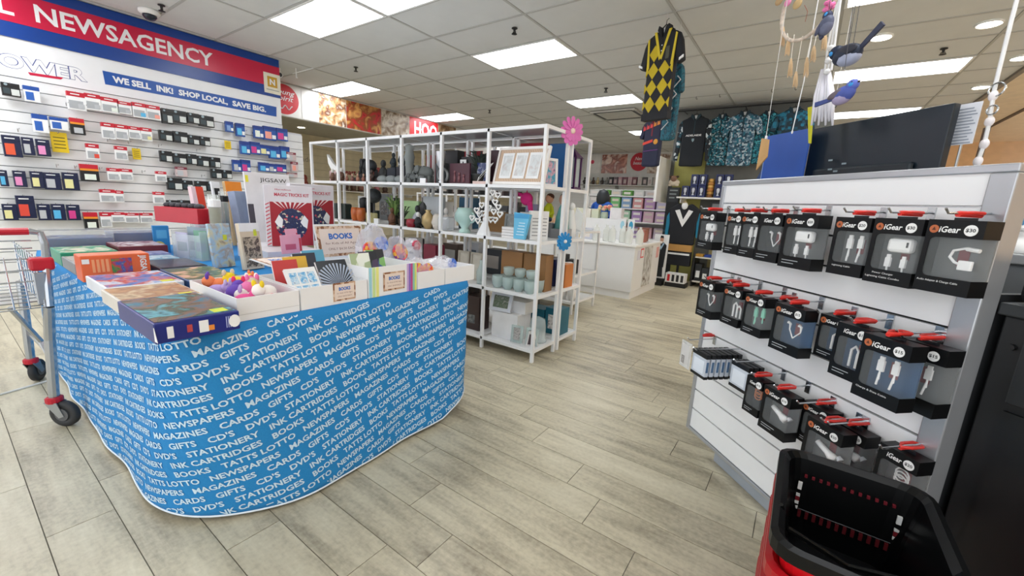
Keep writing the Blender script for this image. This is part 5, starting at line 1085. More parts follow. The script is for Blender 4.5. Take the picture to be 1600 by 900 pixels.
def igear(lab, x0, x1, z0, z1, y, price, kind, back='dark', dep=.05, caption=None, emblem=True, hook_z=None, clip_on=True):
    w_, h = x1-x0, z1-z0
    t = thing('accessory_box', lab, 'accessory', RK @ T(x0, y, z0), 'boxed accessories on the rack')
    hh = h*.235; bb = h*.22; ls = w_*.1; rs = w_*.03
    body = MB()
    # front card: header, left strip with rounded window corners, bottom
    r = .012; inner = [(ls+r*(1-math.cos(q)), h-hh-r*(1-math.sin(q))) for q in [i*PI/8 for i in range(5)]]     # upper left corner of the window
    inner2 = [(ls+r*(1-math.cos(q)), bb+r*(1-math.sin(q))) for q in [i*PI/8 for i in range(5)]]
    P = [(0, 0), (w_, 0), (w_, bb)]+inner2[::-1]+inner+[(w_, h-hh), (w_, h), (0, h)]
    body.prism(P, 0, .0015)
    body.box(0, .0012, .0015, dep, 0, h); body.box(0, w_, dep-.0012, dep, 0, bb*.9); body.box(0, w_, .0015, dep, 0, .0012); body.box(0, w_, .0015, dep, h-.0012, h)
    body.box(w_-.0012, w_, .0015, dep, .0012, bb); body.box(w_-.0012, w_, .0015, dep, h-hh, h-.0012); body.box(.0, w_, dep-.0012, dep, h-hh, h)
    body.build('carton', mat('#090a0c', .4, var=.05, spec=.3), t)
    bx('insert', .002, w_-.0014, dep-.006, dep-.0014, .0015, h-hh, windowback[back], t)
    bx('window', ls, w_-.0013, .0018, .0024, bb, h-hh, pane, t); bx('side_window', w_-.0008, w_-.0002, .002, dep-.002, bb, h-hh, pane, t)
    zl = h-hh*.55
    if emblem:
        MB().prism([(.0095*math.cos(q), .0095*math.sin(q)) for q in [i*PI/8 for i in range(16)]], -.0008, 0).build('emblem', orange, t, Mw=T(w_*.12+.002, 0, zl))
        MB().prism([(0, .005), (.004, -.003), (-.004, -.003)], -.0013, 0).build('emblem_mark', mat('#5a2c1c', .5), t, Mw=T(w_*.12+.002, 0, zl))
    put_text('lettering', 'iGear', wpl, t, T(w_*.42, -.0006, zl), width=w_*.38, height=hh*.36, bold=.02, shear=.15)
    MB().prism([(.0125*math.cos(q), .0125*math.sin(q)) for q in [i*PI/10 for i in range(20)]], -.0008, 0).build('price_disc', wpl, t, Mw=T(w_*.78, 0, zl))
    put_text('price', '$'+str(price), BLACK, t, T(w_*.78, -.0012, zl), width=.018, height=.009, bold=.02)
    if caption:
        L = caption.split('\n')
        for i, s in enumerate(L): put_text('caption', s, wpl, t, T(w_*.42, -.0006, bb*(.72-.28*i)), width=w_*min(.75, .035*len(s)), height=bb*.16)
    else:
        for i in range(2): bx('caption_line', w_*.12, w_*(.62-.12*i), -.0006, 0, bb*(.6-.24*i), bb*(.66-.24*i), mat('#aeb2b6', .5), t)
    wx, wz0, wz1 = (ls+w_)/2, bb, h-hh; wh = wz1-wz0; yc = dep*.45
    def plug(x, z, s=1, m_=wpl): MB().box(x-.006*s, x+.006*s, yc-.003, yc+.003, z-.012*s, z+.01*s).box(x-.0042*s, x+.0042*s, yc-.002, yc+.002, z+.01*s, z+.018*s).tube([(x, yc, z-.012*s), (x+.001, yc, z-.03*s)], .0022, 6).build('plug', m_, t)
    bx('red_pattern', wx-.012, wx+.008, dep-.008, dep-.0062, wz0+wh*.3, wz0+wh*.75, mat('#7a2a30', .5), t)
    if kind == 'charger':
        o = bx('charger', wx-w_*.26, wx+w_*.24, yc-.012, yc+.012, wz0+wh*.5, wz0+wh*.9, wpl, t, .009); plug(wx-w_*.22, wz0+wh*.22, 1.1); plug(wx+w_*.1, wz0+wh*.22)
        bx('port', wx+w_*.15, wx+w_*.19, yc-.0125, yc-.0118, wz0+wh*.66, wz0+wh*.8, BLACK, t)
    elif kind == 'cable': plug(wx-w_*.18, wz0+wh*.62, 1.3); plug(wx+w_*.12, wz0+wh*.64, 1.2); MB().tube([(wx-w_*.18, yc, wz0+wh*.4), (wx-w_*.2, yc, wz0+.004)], .0026, 6).tube([(wx+w_*.12, yc, wz0+wh*.4), (wx+w_*.08, yc, wz0+.004)], .0026, 6).build('cable', wpl, t)
    elif kind == 'adapter':
        MB().tube([(wx+w_*.3, yc, wz0+wh*.72), (wx+w_*.1, yc, wz0+wh*.76), (wx-w_*.1, yc, wz0+wh*.68), (wx-w_*.14, yc, wz0+wh*.52), (wx-w_*.04, yc, wz0+wh*.4), (wx+w_*.06, yc, wz0+wh*.36)], .003, 7).build('cable', wpl, t)
        bx('adapter', wx+w_*.04, wx+w_*.28, yc-.004, yc+.004, wz0+wh*.22, wz0+wh*.46, wpl, t, .002); MB().cyl((wx+w_*.12, yc, wz0+wh*.75), (wx+w_*.34, yc, wz0+wh*.72), .0048, n=8).build('plug', wpl, t)
    elif kind == 'car':
        MB().tube([(wx-w_*.3, yc, wz0+wh*.62), (wx-.0, yc, wz0+wh*.46), (wx+w_*.12, yc, wz0+wh*.4), (wx+w_*.22, yc, wz0+wh*.35)], [.008, .009, .013, .013], 10).build('car_charger', wpl, t, smooth=True)
        MB().tube([(wx+w_*.26, yc+.004, wz0+wh*.5), (wx+w_*.34, yc+.004, wz0+wh*.42)], [.006, .009], 8).build('second_plug', mat('#c8ccd0', .3), t)
    elif kind == 'buds':
        for dx in (-.2, .15): MB().tube([(wx+w_*dx, yc, wz0+wh*.75), (wx+w_*(dx+.08), yc, wz0+wh*.72), (wx+w_*(dx+.08), yc, wz0+wh*.5), (wx+w_*.02, yc, wz0+wh*.2)], [.005, .004, .002, .002], 7).build('earbud', wpl if back != 'grey' else BLACK, t)
    elif kind == 'mint': plug(wx-w_*.15, wz0+wh*.6, 1.2, mat('#8ad4b8', .4)); plug(wx+w_*.2, wz0+wh*.66, 1.2, mat('#8ad4b8', .4)); MB().tube([(wx-w_*.15, yc, wz0+wh*.4), (wx-w_*.18, yc, wz0+.004)], .003, 6).build('cable', mat('#8ad4b8', .4), t)
    elif kind == 'dock':
        for dx, hh_ in ((-.05, .72), (.15, .6)): MB().tube([(wx+w_*dx-.01, yc, wz0), (wx+w_*dx-.01, yc, wz0+wh*hh_*.8), (wx+w_*dx, yc, wz0+wh*hh_), (wx+w_*dx+.01, yc, wz0+wh*hh_*.8), (wx+w_*dx+.01, yc, wz0)], .0035, 6).build('cable_loop', wpl, t)
    elif kind == 'coil': MB().tube([(wx+.016*math.cos(q), yc, wz0+wh*.45+.016*math.sin(q)+.0008*k) for k, q in enumerate([i*.5 for i in range(36)])], .0022, 5).build('coiled_cable', mat('#b86a3a', .4) if back == 'dark' else wpl, t)
    # hanging tab and red clip
    bx('hang_tab', w_*.3, w_*.7, dep*.5, dep*.5+.001, h, h+.006, mat('#15171b', .35), t)
    if clip_on: inst('clip', CLIPME, rack, T(x0+w_*.5, y+dep*.5-.006, z1+.0115) @ SC(1.25, 1.15, 1))
    inst('hook', hkR, rack, T(x0+w_*.5, 0, z1+.0205))
CLIPME = clip.build('clip', clip_m, rack, Mw=T(-1.62, -.03, .645)).data
A = 'Audio Adapter & Charge Cable'
igear('leftmost charger box in the top row of the rack', -1.695, -1.585, 1.045, 1.205, -.1, 20, 'charger', 'dark')
igear('second box from left in the top rack row', -1.512, -1.432, 1.045, 1.205, -.1, 10, 'cable', 'dark')
igear('third box from left in the top rack row', -1.43, -1.344, 1.043, 1.207, -.1, 10, 'cable', 'dark')
igear('fourth box from left in the top rack row with dark earbuds', -1.342, -1.236, 1.04, 1.208, -.1, 10, 'buds', 'dark', emblem=False)
igear('fifth box from left in the top rack row with large white charger', -1.227, -1.1, 1.035, 1.212, -.1, 20, 'charger', 'grey')
igear('sixth box from left in the top rack row with white cable', -1.044, -.94, 1.043, 1.21, -.1, 20, 'cable', 'grey', caption='Lightning Cable')
igear('thirty dollar charger box second from right in the top rack row', -.932, -.815, 1.04, 1.212, -.1, 30, 'charger', 'grey', caption='Power Charger\nLightning Cable Combo')
igear('thirty dollar audio adapter box at the right of the top rack row', -.807, -.698, 1.043, 1.214, -.1, 30, 'adapter', 'grey', caption=A)
igear('leftmost box in the middle row of the rack', -1.602, -1.5, .757, .915, -.12, 15, 'buds', 'dark')
igear('second box from left in the middle rack row, set back', -1.545, -1.475, .775, .91, -.055, 15, 'car', 'dark')
igear('third box from left in the middle rack row with white cable loops', -1.441, -1.34, .77, .918, -.12, 15, 'dock', 'grey')
igear('box with mint green cable in the middle rack row', -1.322, -1.225, .768, .914, -.12, 15, 'mint', 'grey')
igear('fifth box from left in the middle rack row with dark earphones', -1.27, -1.19, .775, .905, -.055, 15, 'buds', 'dark')
igear('blue backed box sixth from left in the middle rack row', -1.182, -1.062, .755, .915, -.12, 15, 'buds', 'blue')
igear('blue backed box with a white cable loop, set back in the middle row', -1.056, -.965, .775, .91, -.07, 15, 'dock', 'blue')
igear('blue backed box partly behind the charge cable box', -.955, -.86, .757, .914, -.12, 15, 'dock', 'blue', emblem=False)
igear('fifteen dollar blue charge and data cable box in the middle row', -.848, -.733, .745, .916, -.16, 15, 'cable', 'blue', caption='Charge & Data Cable')
igear('rear fifteen dollar box at the right end of the middle row', -.842, -.715, .735, .91, -.075, 15, 'cable', 'grey', emblem=False)
igear('leftmost boxed item in the lowest rack row with copper cable', -1.248, -1.172, .483, .62, -.12, 10, 'coil', 'dark', emblem=False)
igear('ten dollar car charger box in the lowest rack row', -1.164, -1.05, .462, .62, -.12, 10, 'car', 'grey')
igear('box set back between the two car chargers in the lowest row', -1.062, -.965, .47, .61, -.06, 10, 'coil', 'dark')
igear('twenty dollar car charger box above the shopping basket', -.985, -.868, .435, .6, -.12, 20, 'car', 'grey')
igear('twenty dollar box behind the front car charger box', -.96, -.85, .45, .6, -.062, 20, 'car', 'grey')
igear('twenty dollar box at the right end of the lowest row', -.81, -.715, .45, .615, -.07, 20, 'coil', 'grey', emblem=False)
# slim black and white packs on a long hook and a swinging clear ticket
for s, (x, n, yb) in enumerate(((-1.48, 7, -.19), (-1.345, 3, -.11))):
    for k in range(n):
        t = thing('slim_pack', f'slim black and white pack, {ORD[k]} from front in the {("longer", "shorter")[s]} stack', 'accessory', RK @ T(x, yb+.024*k, .535), 'slim packs on the lowest rack row')
        bx('carton', 0, .09, 0, .016, 0, .088, mat('#c4ccd6', .4), t, .001); bx('black_top', -.001, .091, -.001, .017, .088, .106, BLACK, t); bx('black_base', -.0005, .0905, -.0008, .0165, 0, .012, BLACK, t)
        bx('blue_label', .09, .0906, .003, .013, .03, .075, mat('#4a6a8c', .4), t); bx('picture', .012, .078, -.0008, 0, .02, .075, mat('#dfe6ee', .4), t)
    MB().tube([(x+.045, .012, .65), (x+.045, yb-.02, .648), (x+.045, yb-.035, .66)], .003, 6).build('hook', CHROME, rack)
q0, q1 = V(-1.55, 0, .655), V(-1.51, 0, .54)
t = thing('clear_ticket', 'clear plastic hanging ticket at the far left of the rack', 'ticket', RK @ T(q0.x, -.2, q1.z)); W_ = q1.x-q0.x
bx('sleeve', 0, W_+.03, 0, .003, 0, q0.z-q1.z, glass('#e8eaea', .08, .45), t); bx('card', .006, W_+.02, -.001, 0, .01, q0.z-q1.z-.012, mat('#cfcdca', .5), t); bx('picture', .01, W_*.8, -.0016, -.001, .015, .05, pic(['#6a6a68', '#a8a4a0', '#4a4a4a'], 30), t)
MB().tube([(q0.x+.03, .012, .62), (q0.x+.03, -.19, .616), (q0.x+.02, -.2, q0.z)], .003, 6).build('hook', CHROME, rack)
# ---------------------------------------------------------------- stack of shopping baskets
def basket(lab, z, outer, inner, slots=True, cat='basket'):
    FLc, FRc = at_z(1228, 697, .6), at_z(1440, 757, .6)
    t = thing('shopping_basket', lab, cat, T(FLc.x, FLc.y-.4, z-.22), 'nested shopping baskets'); W_, D_, H_ = .275, .4, .22
    def ringpts(w0, z, r, off=0): 
        P = []; x0, x1, y0, y1 = w0, W_-w0, w0, D_-w0
        for cx, cy, a0 in ((x1-r, y1-r, 0), (x0+r, y1-r, PI/2), (x0+r, y0+r, PI), (x1-r, y0+r, 3*PI/2)):
            for i in range(5): a = a0+PI/2*i/4; P.append((cx+r*math.cos(a), cy+r*math.sin(a), z))
        return P
    def loft(R): 
        n = len(R[0]); vs = [p for r in R for p in r]; fs = []
        for k in range(len(R)-1):
            for i in range(n): fs.append((k*n+i, k*n+(i+1) % n, (k+1)*n+(i+1) % n, (k+1)*n+i))
        return vs, fs
    v, f = loft([ringpts(.034, .0, .03), ringpts(.006, H_-.03, .04)]); MB().add(v, f+[tuple(range(20))]).build('shell', outer, t, smooth=False)
    v, f = loft([ringpts(.04, .006, .03), ringpts(.012, H_-.012, .04)]); MB().add(v, f+[tuple(range(20))]).build('liner', inner, t)
    v, f = loft([ringpts(.012, H_-.012, .04), ringpts(.0, H_, .045), ringpts(-.012, H_-.004, .05), ringpts(-.012, H_-.03, .05), ringpts(.006, H_-.034, .04)]); MB().add(v, f).build('rim', inner, t)
    return t, W_, D_, H_
redp = mat('#c8101a', .3, var=.04); bp_ = mat('#060708', .35, var=.05, spec=.25)
t, W_, D_, H_ = basket('black lined red shopping basket on top of the stack by the rack', .6, redp, bp_)
# slots in the far side of the liner that show the white and red behind
yf = D_-.03
for k in range(12): bx('red_slot', .05+.0155*k, .056+.0155*k, yf-.0065, yf-.0005, .165, .172, mat('#6a1420', .5), t, Mw=T(0, .008, 0)); bx('red_slot', .05+.0155*k, .057+.0155*k, yf-.014, yf-.008, .06, .078, mat('#5a1018', .5), t)
for sx in (.04, .232):
    for (a, b, c) in ((.132, .152, '#e8e8e6'), (.112, .118, '#e8e8e6'), (.1, .11, '#7a1a24'), (.09, .098, '#e8e8e6'), (.076, .084, '#e8e8e6')): bx('slot', sx, sx+.0085, yf-.0085, yf-.0025, a, b, mat(c, .5), t, Mw=T(0, .002, 0))
MB().tube([(.05, yf-.012, .082), (.23, yf-.012, .082)], .0012, 5).build('fold_line', mat('#3a3c40', .4), t)
MB().tube([(.0, .12, H_), (.02, .125, H_-.05), (.13, .14, H_-.09), (.25, .125, H_-.05), (.275, .12, H_)], .006, 8).build('handle', bp_, t)
bx('near_ledge', .03, .245, .03, .075, .1, .106, mat('#16171a', .35), t)
for k in range(4): bx('ledge_slot', .045+.05*k, .08+.05*k, .04, .065, .106, .107, mat('#2a1014', .5), t)
for k in range(5): basket(f'red shopping basket, {ORD[k]} under the top one in the stack', .535-.065*k, redp, mat('#a80e18', .35))
FLc = at_z(1228, 697, .6)
t = thing('basket_stand', 'grey wire stand beneath the shopping baskets', 'stand', T(FLc.x, FLc.y-.4, 0)); 
for x in (.0, .275): MB().tube([(x, .02, .004), (x, .38, .004)], .008, 8).tube([(x, .2, 0), (x, .2, .055)], .006, 8).build('runner', STEEL, t)
bx('plate', .02, .255, .03, .37, .045, .054, STEEL, t)
# ---------------------------------------------------------------- dark service counter behind the rack end
ct = thing('service_counter', 'dark grey service counter behind the near end of the rack', 'counter', RK @ T(RX1+.01, 0, 0))
cg = mat('#0e0f11', .45, var=.1)
bx('carcass', .0, .9, .06, .8, 0, 1.0, cg, ct, .004); bx('worktop', -.01, .92, .05, .82, 1.0, 1.03, mat('#26292b', .4), ct, .004)
bx('front_panel', .05, .88, .05, .06, .08, .78, mat('#0a0b0c', .4), ct); bx('drawer', .05, .88, .045, .06, .8, .97, mat('#1b1d1f', .4), ct, .004); MB().cyl((.03, .058, .93), (.03, .05, .93), .008, n=10).build('bolt', BLACK, ct)
bx('handle', .4, .52, .03, .04, .88, .89, CHROME, ct)
t = thing('receipt_printer', 'black rounded receipt printer on the dark counter', 'printer', RK @ T(RX1+.012, .07, 1.0305)); bx('body', 0, .2, 0, .22, 0, .09, mat('#1a1b1e', .35), t, .02); bx('lid', .01, .19, .02, .2, .09, .1, mat('#232528', .3), t, .006); bx('slot', .04, .16, -.001, .01, .065, .07, BLACK, t)
pq_ = rk(1592, 396, .46)
t = thing('pump_dispenser', 'white pump stand with curved spout behind the silver frame', 'dispenser', RK @ T(pq_.x, .46, 1.1305) @ SC(.75, .75, .75))
MB().lathe([(.06, 0), (.065, .015), (.05, .04), (.03, .055), (.022, .07), (.022, .09)], 16).build('base', WHITE, t, smooth=True); MB().lathe([(.028, .09), (.028, .1), (.018, .11)], 14).build('collar', WHITE, t); MB().tube([(0, 0, .1), (.015, 0, .15), (.015, 0, .19), (-.01, 0, .22)], [.013, .013, .012, .012], 8).build('spout', WHITE, t, smooth=True)
MB().tube([(.0, .0, .05), (-.06, 0, .02), (-.09, 0, -.0)], .008, 6).build('hose', WHITE, t)
pb = rk(1603, 322, .5)
t = thing('blue_globe', 'pale blue inflatable globe at the right edge by the rack', 'globe', RK @ T(pb.x, .56, pb.z-.05)); MB().ell((0, 0, .05), (.06, .06, .065), 16, 12).build('ball', mat('#58b0e0', .4), t, smooth=True); MB().tube([(-.045, -.03, .0), (-.01, -.06, .05), (.0, -.045, .1)], .006, 6).build('seam', WHITE, t); MB().cyl((0, 0, 1.1305-pb.z+.05), (0, 0, -.01), .01, n=8).build('stem', WHITE, t)
# ---------------------------------------------------------------- monitor and papers on the counter behind the rack
ct2 = thing('back_counter', 'grey counter hidden behind the accessory rack', 'counter', RK @ T(RX0-.25, .4, 0)); bx('carcass', 0, 1.22, 0, .7, 0, 1.1, mat('#8a8d90', .5), ct2, .004); bx('worktop', -.01, 1.225, -.01, .71, 1.1, 1.13, mat('#b9bbbd', .4), ct2, .004)
YM = .5
a, b, c, d_ = rk(1270, 200, YM), rk(1493, 160, YM), rk(1490, 255, YM), rk(1273, 268, YM)
t = thing('monitor', 'back of a wide black monitor above the rack', 'monitor', RK @ T(a.x, YM, 1.13)); W_ = b.x-a.x; zt2 = b.z-1.13
bx('casing', 0, W_, 0, .03, .12, zt2, mat('#0d1c26', .35, var=.04), t, .004); bx('lower_bulge', .06, W_-.08, -.018, 0, .13, .3, mat('#0b1820', .4), t, .012); bx('stand_neck', W_*.42, W_*.58, -.03, -.01, .0, .24, mat('#0d1216', .4), t); bx('stand_foot', W_*.25, W_*.75, -.08, .12, 0, .012, mat('#0d1216', .4), t, .003); bx('screen', .008, W_-.008, .03, .032, .13, zt2-.008, mat('#080a0c', .1), t)
for k, (x, zz) in enumerate(((.25, .29), (.3, .28), (.36, .31), (.24, .33))): bx('port_label', W_*x, W_*x+.02, -.019, -.0175, zz, zz+.007, mat('#8a9aa0', .4), t)
a, b, c = rk(1213, 214, YM), rk(1273, 219, YM), rk(1180, 275, YM)
t = thing('blue_display_board', 'bright blue display board left of the monitor', 'board', RK @ T(a.x, YM-.05, 1.13)); W_ = b.x-a.x+.02; H_ = a.z-1.13; bx('panel', 0, W_, 0, .006, 0, H_, mat('#1f4fa4', .4), t); bx('edge', -.004, 0, -.001, .007, 0, H_, mat('#8fa4d0', .4), t)
MB().prism([(-.15, 0), (0, 0), (0, H_*.72), (-.06, H_*.5)], .01, .016).build('folded_wing', mat('#26406e', .4), t); bx('foot', 0, W_, -.03, .03, 0, .004, mat('#1f4fa4', .4), t)
a, b, c = rk(1496, 163, YM+.05), rk(1533, 157, YM+.05), rk(1533, 222, YM+.05)
t = thing('price_sheet', 'white printed sheet standing right of the monitor', 'paper', RK @ T(a.x, YM+.06, 1.13)); W_ = b.x-a.x; H_ = b.z-1.13; bx('sheet', 0, W_, 0, .002, c.z-1.13, H_, mat('#e6e8ee', .5), t); MB().cyl((W_/2, .004, 0), (W_/2, .004, H_*.8), .004, n=8).build('rod', STEEL, t); bx('foot', W_*.2, W_*.8, -.02, .03, 0, .004, STEEL, t)
for k in range(12): bx('text_line', W_*.08, W_*(.7+.2*((k*7) % 3)/2), -.0008, 0, H_-.02-.0105*k, H_-.016-.0105*k, mat('#9aa0ac', .5), t)

# ================================================================ HANGING THINGS OVER THE RACK
def rw(u, v, yo): return RK @ rk(u, v, yo)
def up_to_ceiling(p): return V(p.x, p.y, HC)
line_m = mat('#d8d6d2', .6); rope = mat('#d2b48c', .8, var=.15); twine = mat('#e6e0d6', .8)
YO = .32
# dream catcher
cc = rw(1264, 4, YO); rr_ = (rw(1264, 55, YO)-cc).length
t = thing('dream_catcher', 'hoop dream catcher with straw tassels hanging above the rack', 'dream catcher', Matrix.Translation(cc) @ RZ(math.atan2(-RD.y, -RD.x)))
MB().tube([(rr_*math.cos(q), 0, rr_*math.sin(q)) for q in [i*PI/18 for i in range(36)]], .0075, 8, True).build('hoop', mat('#cfc0b0', .6, var=.25, scale=60), t)
Mi = t.matrix_world.inverted()
for k, (u0, v0, u1, v1, ln) in enumerate(((1222, 40, 1224, 42, 30), (1230, 52, 1232, 60, 26), (1241, 54, 1236, 92, 28), (1254, 56, 1244, 112, 24), (1268, 56, 1261, 90, 30), (1276, 54, 1272, 72, 24), (1290, 40, 1289, 50, 28))):
    a, b, c = Mi @ rw(u0, v0, YO), Mi @ rw(u1, v1, YO), Mi @ rw(u1-2, v1+ln, YO)
    o = MB().tube([a, b], .0016, 5).build('string', twine, t)
    tas = MB()
    for j in range(9):
        q = j*2*PI/9; r1 = .006; r2 = .011
        tas.tube([b+V(.002*math.cos(q), .002*math.sin(q), 0), b.lerp(c, .35)+V(r1*math.cos(q), r1*math.sin(q), 0), c+V(r2*math.cos(q)*.8, r2*math.sin(q)*.8, .004*math.sin(j*2))], [.002, .0026, .0012], 5)
    tas.build('tassel', rope, o)
a = Mi @ rw(1262, 0, YO); MB().tube([(0, 0, rr_), (0, 0, HC-cc.z)], .0016, 5).build('hanging_string', twine, t)
for k, (u, v, c, s) in enumerate(((1217, 2, '#b89a70', .022), (1231, 4, '#e890b8', .02), (1246, 6, '#c8aa78', .026))): MB().ell(tuple(Mi @ rw(u, v, YO-.01)), (s, .008, s*.8), 10, 7).build('shell_petal', mat(c, .7), t, smooth=True)
MB().tube([Mi @ rw(1257, 8, YO-.01), Mi @ rw(1262, 18, YO-.01), Mi @ rw(1258, 34, YO-.01)], .0012, 5).build('thread', mat('#9a5a4a', .7), t)
# wooden tags on long strings
for (u0, v0, u1, v1, pts, lab) in ((1221, 55, 1197, 214, ((1190, 216), (1201, 218), (1198, 245), (1181, 266)), 'kraft wooden tag hanging on a long string above the blue board'),):
    P = [rw(u, v, YO-.02) for u, v in pts]; M = RK; t = thing('wooden_tag', lab, 'tag', RK @ T(*rk(u1, v1, YO-.02))); Mi2 = t.matrix_world.inverted()
    Q = [Mi2 @ p for p in P]; MB().prism([(p.x, p.z) for p in Q], 0, .006).build('tag', mat('#c49a62', .6, var=.12), t)
    MB().tube([(0, 0, -.004), Mi2 @ rw(u0+6, 20, YO-.02), Mi2 @ up_to_ceiling(rw(u0+8, 0, YO-.02))], .0014, 5).build('string', line_m, t); bx('knot', -.004, .004, -.003, .003, -.008, .006, wht, t)
t = thing('white_string', 'white weighted string hanging below the straw tassels', 'string', RK @ T(*rk(1238, 205, YO+.03))); Mi2 = t.matrix_world.inverted()
MB().tube([(0, 0, 0), Mi2 @ rw(1256, 128, YO+.03), Mi2 @ up_to_ceiling(rw(1266, 60, YO+.03))], .0022, 5).build('string', wht, t); MB().ell((0, 0, -.004), (.004, .004, .008), 8, 6).build('weight', wht, t)
# white macrame drop
t = thing('macrame_drop', 'white macrame and feather drop hanging beside the wrens', 'macrame', RK @ T(*rk(1292, 120, YO+.06))); Mi2 = t.matrix_world.inverted()
yo = YO+.06
for du in (-5, 0, 5): MB().tube([Mi2 @ up_to_ceiling(rw(1311+du*.3, 0, yo)), Mi2 @ rw(1310+du*.5, 5, yo), Mi2 @ rw(1299+du, 70, yo), Mi2 @ rw(1294+du, 110, yo)], .0045, 6).build('cord', wht, t)
for k in range(7): MB().tube([Mi2 @ rw(1290+2*k-6, 108, yo), Mi2 @ rw(1276+4*k, 150, yo-.006*(k % 3)), Mi2 @ rw(1268+5.5*k, 196-6*(k % 2), yo)], [.004, .012, .004], 6).build('white_strip', mat('#e9e7ee', .7), t, smooth=True)
for u, v in ((1294, 95), (1292, 112), (1298, 75)): MB().ell(tuple(Mi2 @ rw(u, v, yo-.01)), (.014, .012, .012), 10, 7).build('knot', wht, t, smooth=True)
MB().prism([(p.x, p.z) for p in [Mi2 @ rw(u, v, yo+.03) for u, v in ((1262, 168), (1270, 166), (1266, 224), (1263, 224))]], .03, .036).build('yellow_ribbon', mat('#c8c41e', .6), t)
# wrens
def wren(lab, u, v, s, face, cols, tail, yo, strings=(), tilt=0):
    """small blue wren ornament: body centre at u,v; face +1 looks right; tail given by its end point"""
    p = rk(u, v, yo); t = thing('wren_ornament', lab, 'ornament', RK @ T(*p) @ RY(-tilt*face)); body, belly, crown, wing, tl = [mat(c, .6, var=.12, scale=40) for c in cols]; f = face; Mi2 = t.matrix_world.inverted()
    MB().ell((0, 0, 0), (s*.5, s*.3, s*.34), 16, 12).build('body', body, t, smooth=True)
    MB().ell((-f*s*.06, 0, -s*.1), (s*.42, s*.29, s*.27), 14, 10).build('belly', belly, t, smooth=True)
    MB().ell((f*s*.42, 0, s*.2), (s*.24, s*.22, s*.23), 14, 10).build('head', crown, t, smooth=True)
    MB().ell((f*s*.46, -s*.15, s*.17), (s*.12, s*.08, s*.09), 10, 8).build('cheek', mat('#3a9ae0', .5), t, smooth=True)
    MB().ell((f*s*.54, -s*.19, s*.24), s*.025, 8, 6).build('eye', BLACK, t, smooth=True)
    MB().tube([(f*s*.62, 0, s*.2), (f*s*.82, 0, s*.2)], [s*.05, s*.005], 8).build('beak', mat('#4a3a34', .5), t)
    MB().ell((-f*s*.18, -s*.24, s*.08), (s*.36, s*.06, s*.15), 12, 8).build('wing', wing, t, smooth=True)
    e = Mi2 @ rw(tail[0], tail[1], yo); b0 = V(-f*s*.4, 0, s*.06); d = (e-b0).normalized(); n = V(-d.z, 0, d.x)
    MB().prism([((b0+n*s*.07).x, (b0+n*s*.07).z), ((e+n*s*.1).x, (e+n*s*.1).z), ((e-n*s*.1).x, (e-n*s*.1).z), ((b0-n*s*.07).x, (b0-n*s*.07).z)], -.004, .004).build('tail', tl, t)
    for (a, b) in strings: MB().tube([Mi2 @ rw(a[0], a[1], yo), Mi2 @ rw(b[0], b[1], yo)]+([Mi2 @ up_to_ceiling(rw(b[0], b[1], yo))] if b[1] <= 2 else []), .0012, 5).build('string', mat('#4a4a50', .6) if b[1] <= 2 else line_m, t)
wren('larger blue and black wren ornament with raised tail', 1324, 86, .115, -1, ('#16233a', '#a9b0c8', '#14203a', '#2a2c38', '#353a50'), (1380, 36), YO, (((1326, 72), (1338, 0)), ((1333, 72), (1344, 0))))
wren('smaller lilac blue wren ornament looking right', 1318, 148, .088, 1, ('#4a5aa8', '#b4a8cc', '#5a6ac0', '#6a6068', '#3a4a8a'), (1274, 164), YO-.07, (((1316, 132), (1320, 108)), ((1320, 108), (1334, 1))), .3)
wren('grey wren ornament at the top beside the dream catcher hoop', 1290, 40, .075, 1, ('#555a72', '#6a6e86', '#2a3050', '#4a4e66', '#3a3e58'), (1284, 60), YO-.08, (((1294, 24), (1297, 1)),), 1.1)
t = thing('pink_pompom', 'pink pompom ornament at the top edge beside the grey wren', 'ornament', RK @ T(*rk(1294, 10, YO-.05))); 
for k in range(9): MB().ell((.014*math.cos(k*2.4), .01*math.sin(k*1.7), .012*math.sin(k*2.4)), .009, 8, 6).build('tuft', mat('#e87ab0', .8), t, smooth=True)
Mi2 = t.matrix_world.inverted(); MB().tube([(0, 0, 0), Mi2 @ up_to_ceiling(rw(1297, 0, YO-.05))], .0012, 5).build('string', line_m, t)
# white cord chain at the far right
yo = .62
t = thing('hanging_cord_chain', 'white cord with rings and lace hanging right of the printed sheet', 'cord', RK @ T(*rk(1556, 140, yo))); Mi2 = t.matrix_world.inverted()
PT = [(1580, 34), (1568, 82), (1556, 130), (1552, 150), (1546, 190), (1538, 225), (1528, 252)]
MB().tube([Mi2 @ up_to_ceiling(rw(1582, 20, yo)), *[Mi2 @ rw(u, v, yo) for u, v in PT]], .006, 7).build('cord', wht, t)
for u, v, r in ((1556, 140, .022), (1549, 172, .015)): 
    c = Mi2 @ rw(u+3, v, yo); MB().tube([c+V(r*math.cos(q), -.004, r*math.sin(q)) for q in [i*PI/8 for i in range(16)]], .003, 6, True).build('ring', CHROME, t)
for k, (u, v) in enumerate(PT[3:]): MB().ell(tuple(Mi2 @ rw(u, v, yo)), (.014, .01, .018), 10, 7).build('lace_knot', mat('#efe9ea', .8), t, smooth=True)
t = thing('white_clip_charm', 'small silver and white charm beside the monitor top', 'ornament', RK @ T(*rk(1302, 172, YO+.1))); Mi2 = t.matrix_world.inverted()
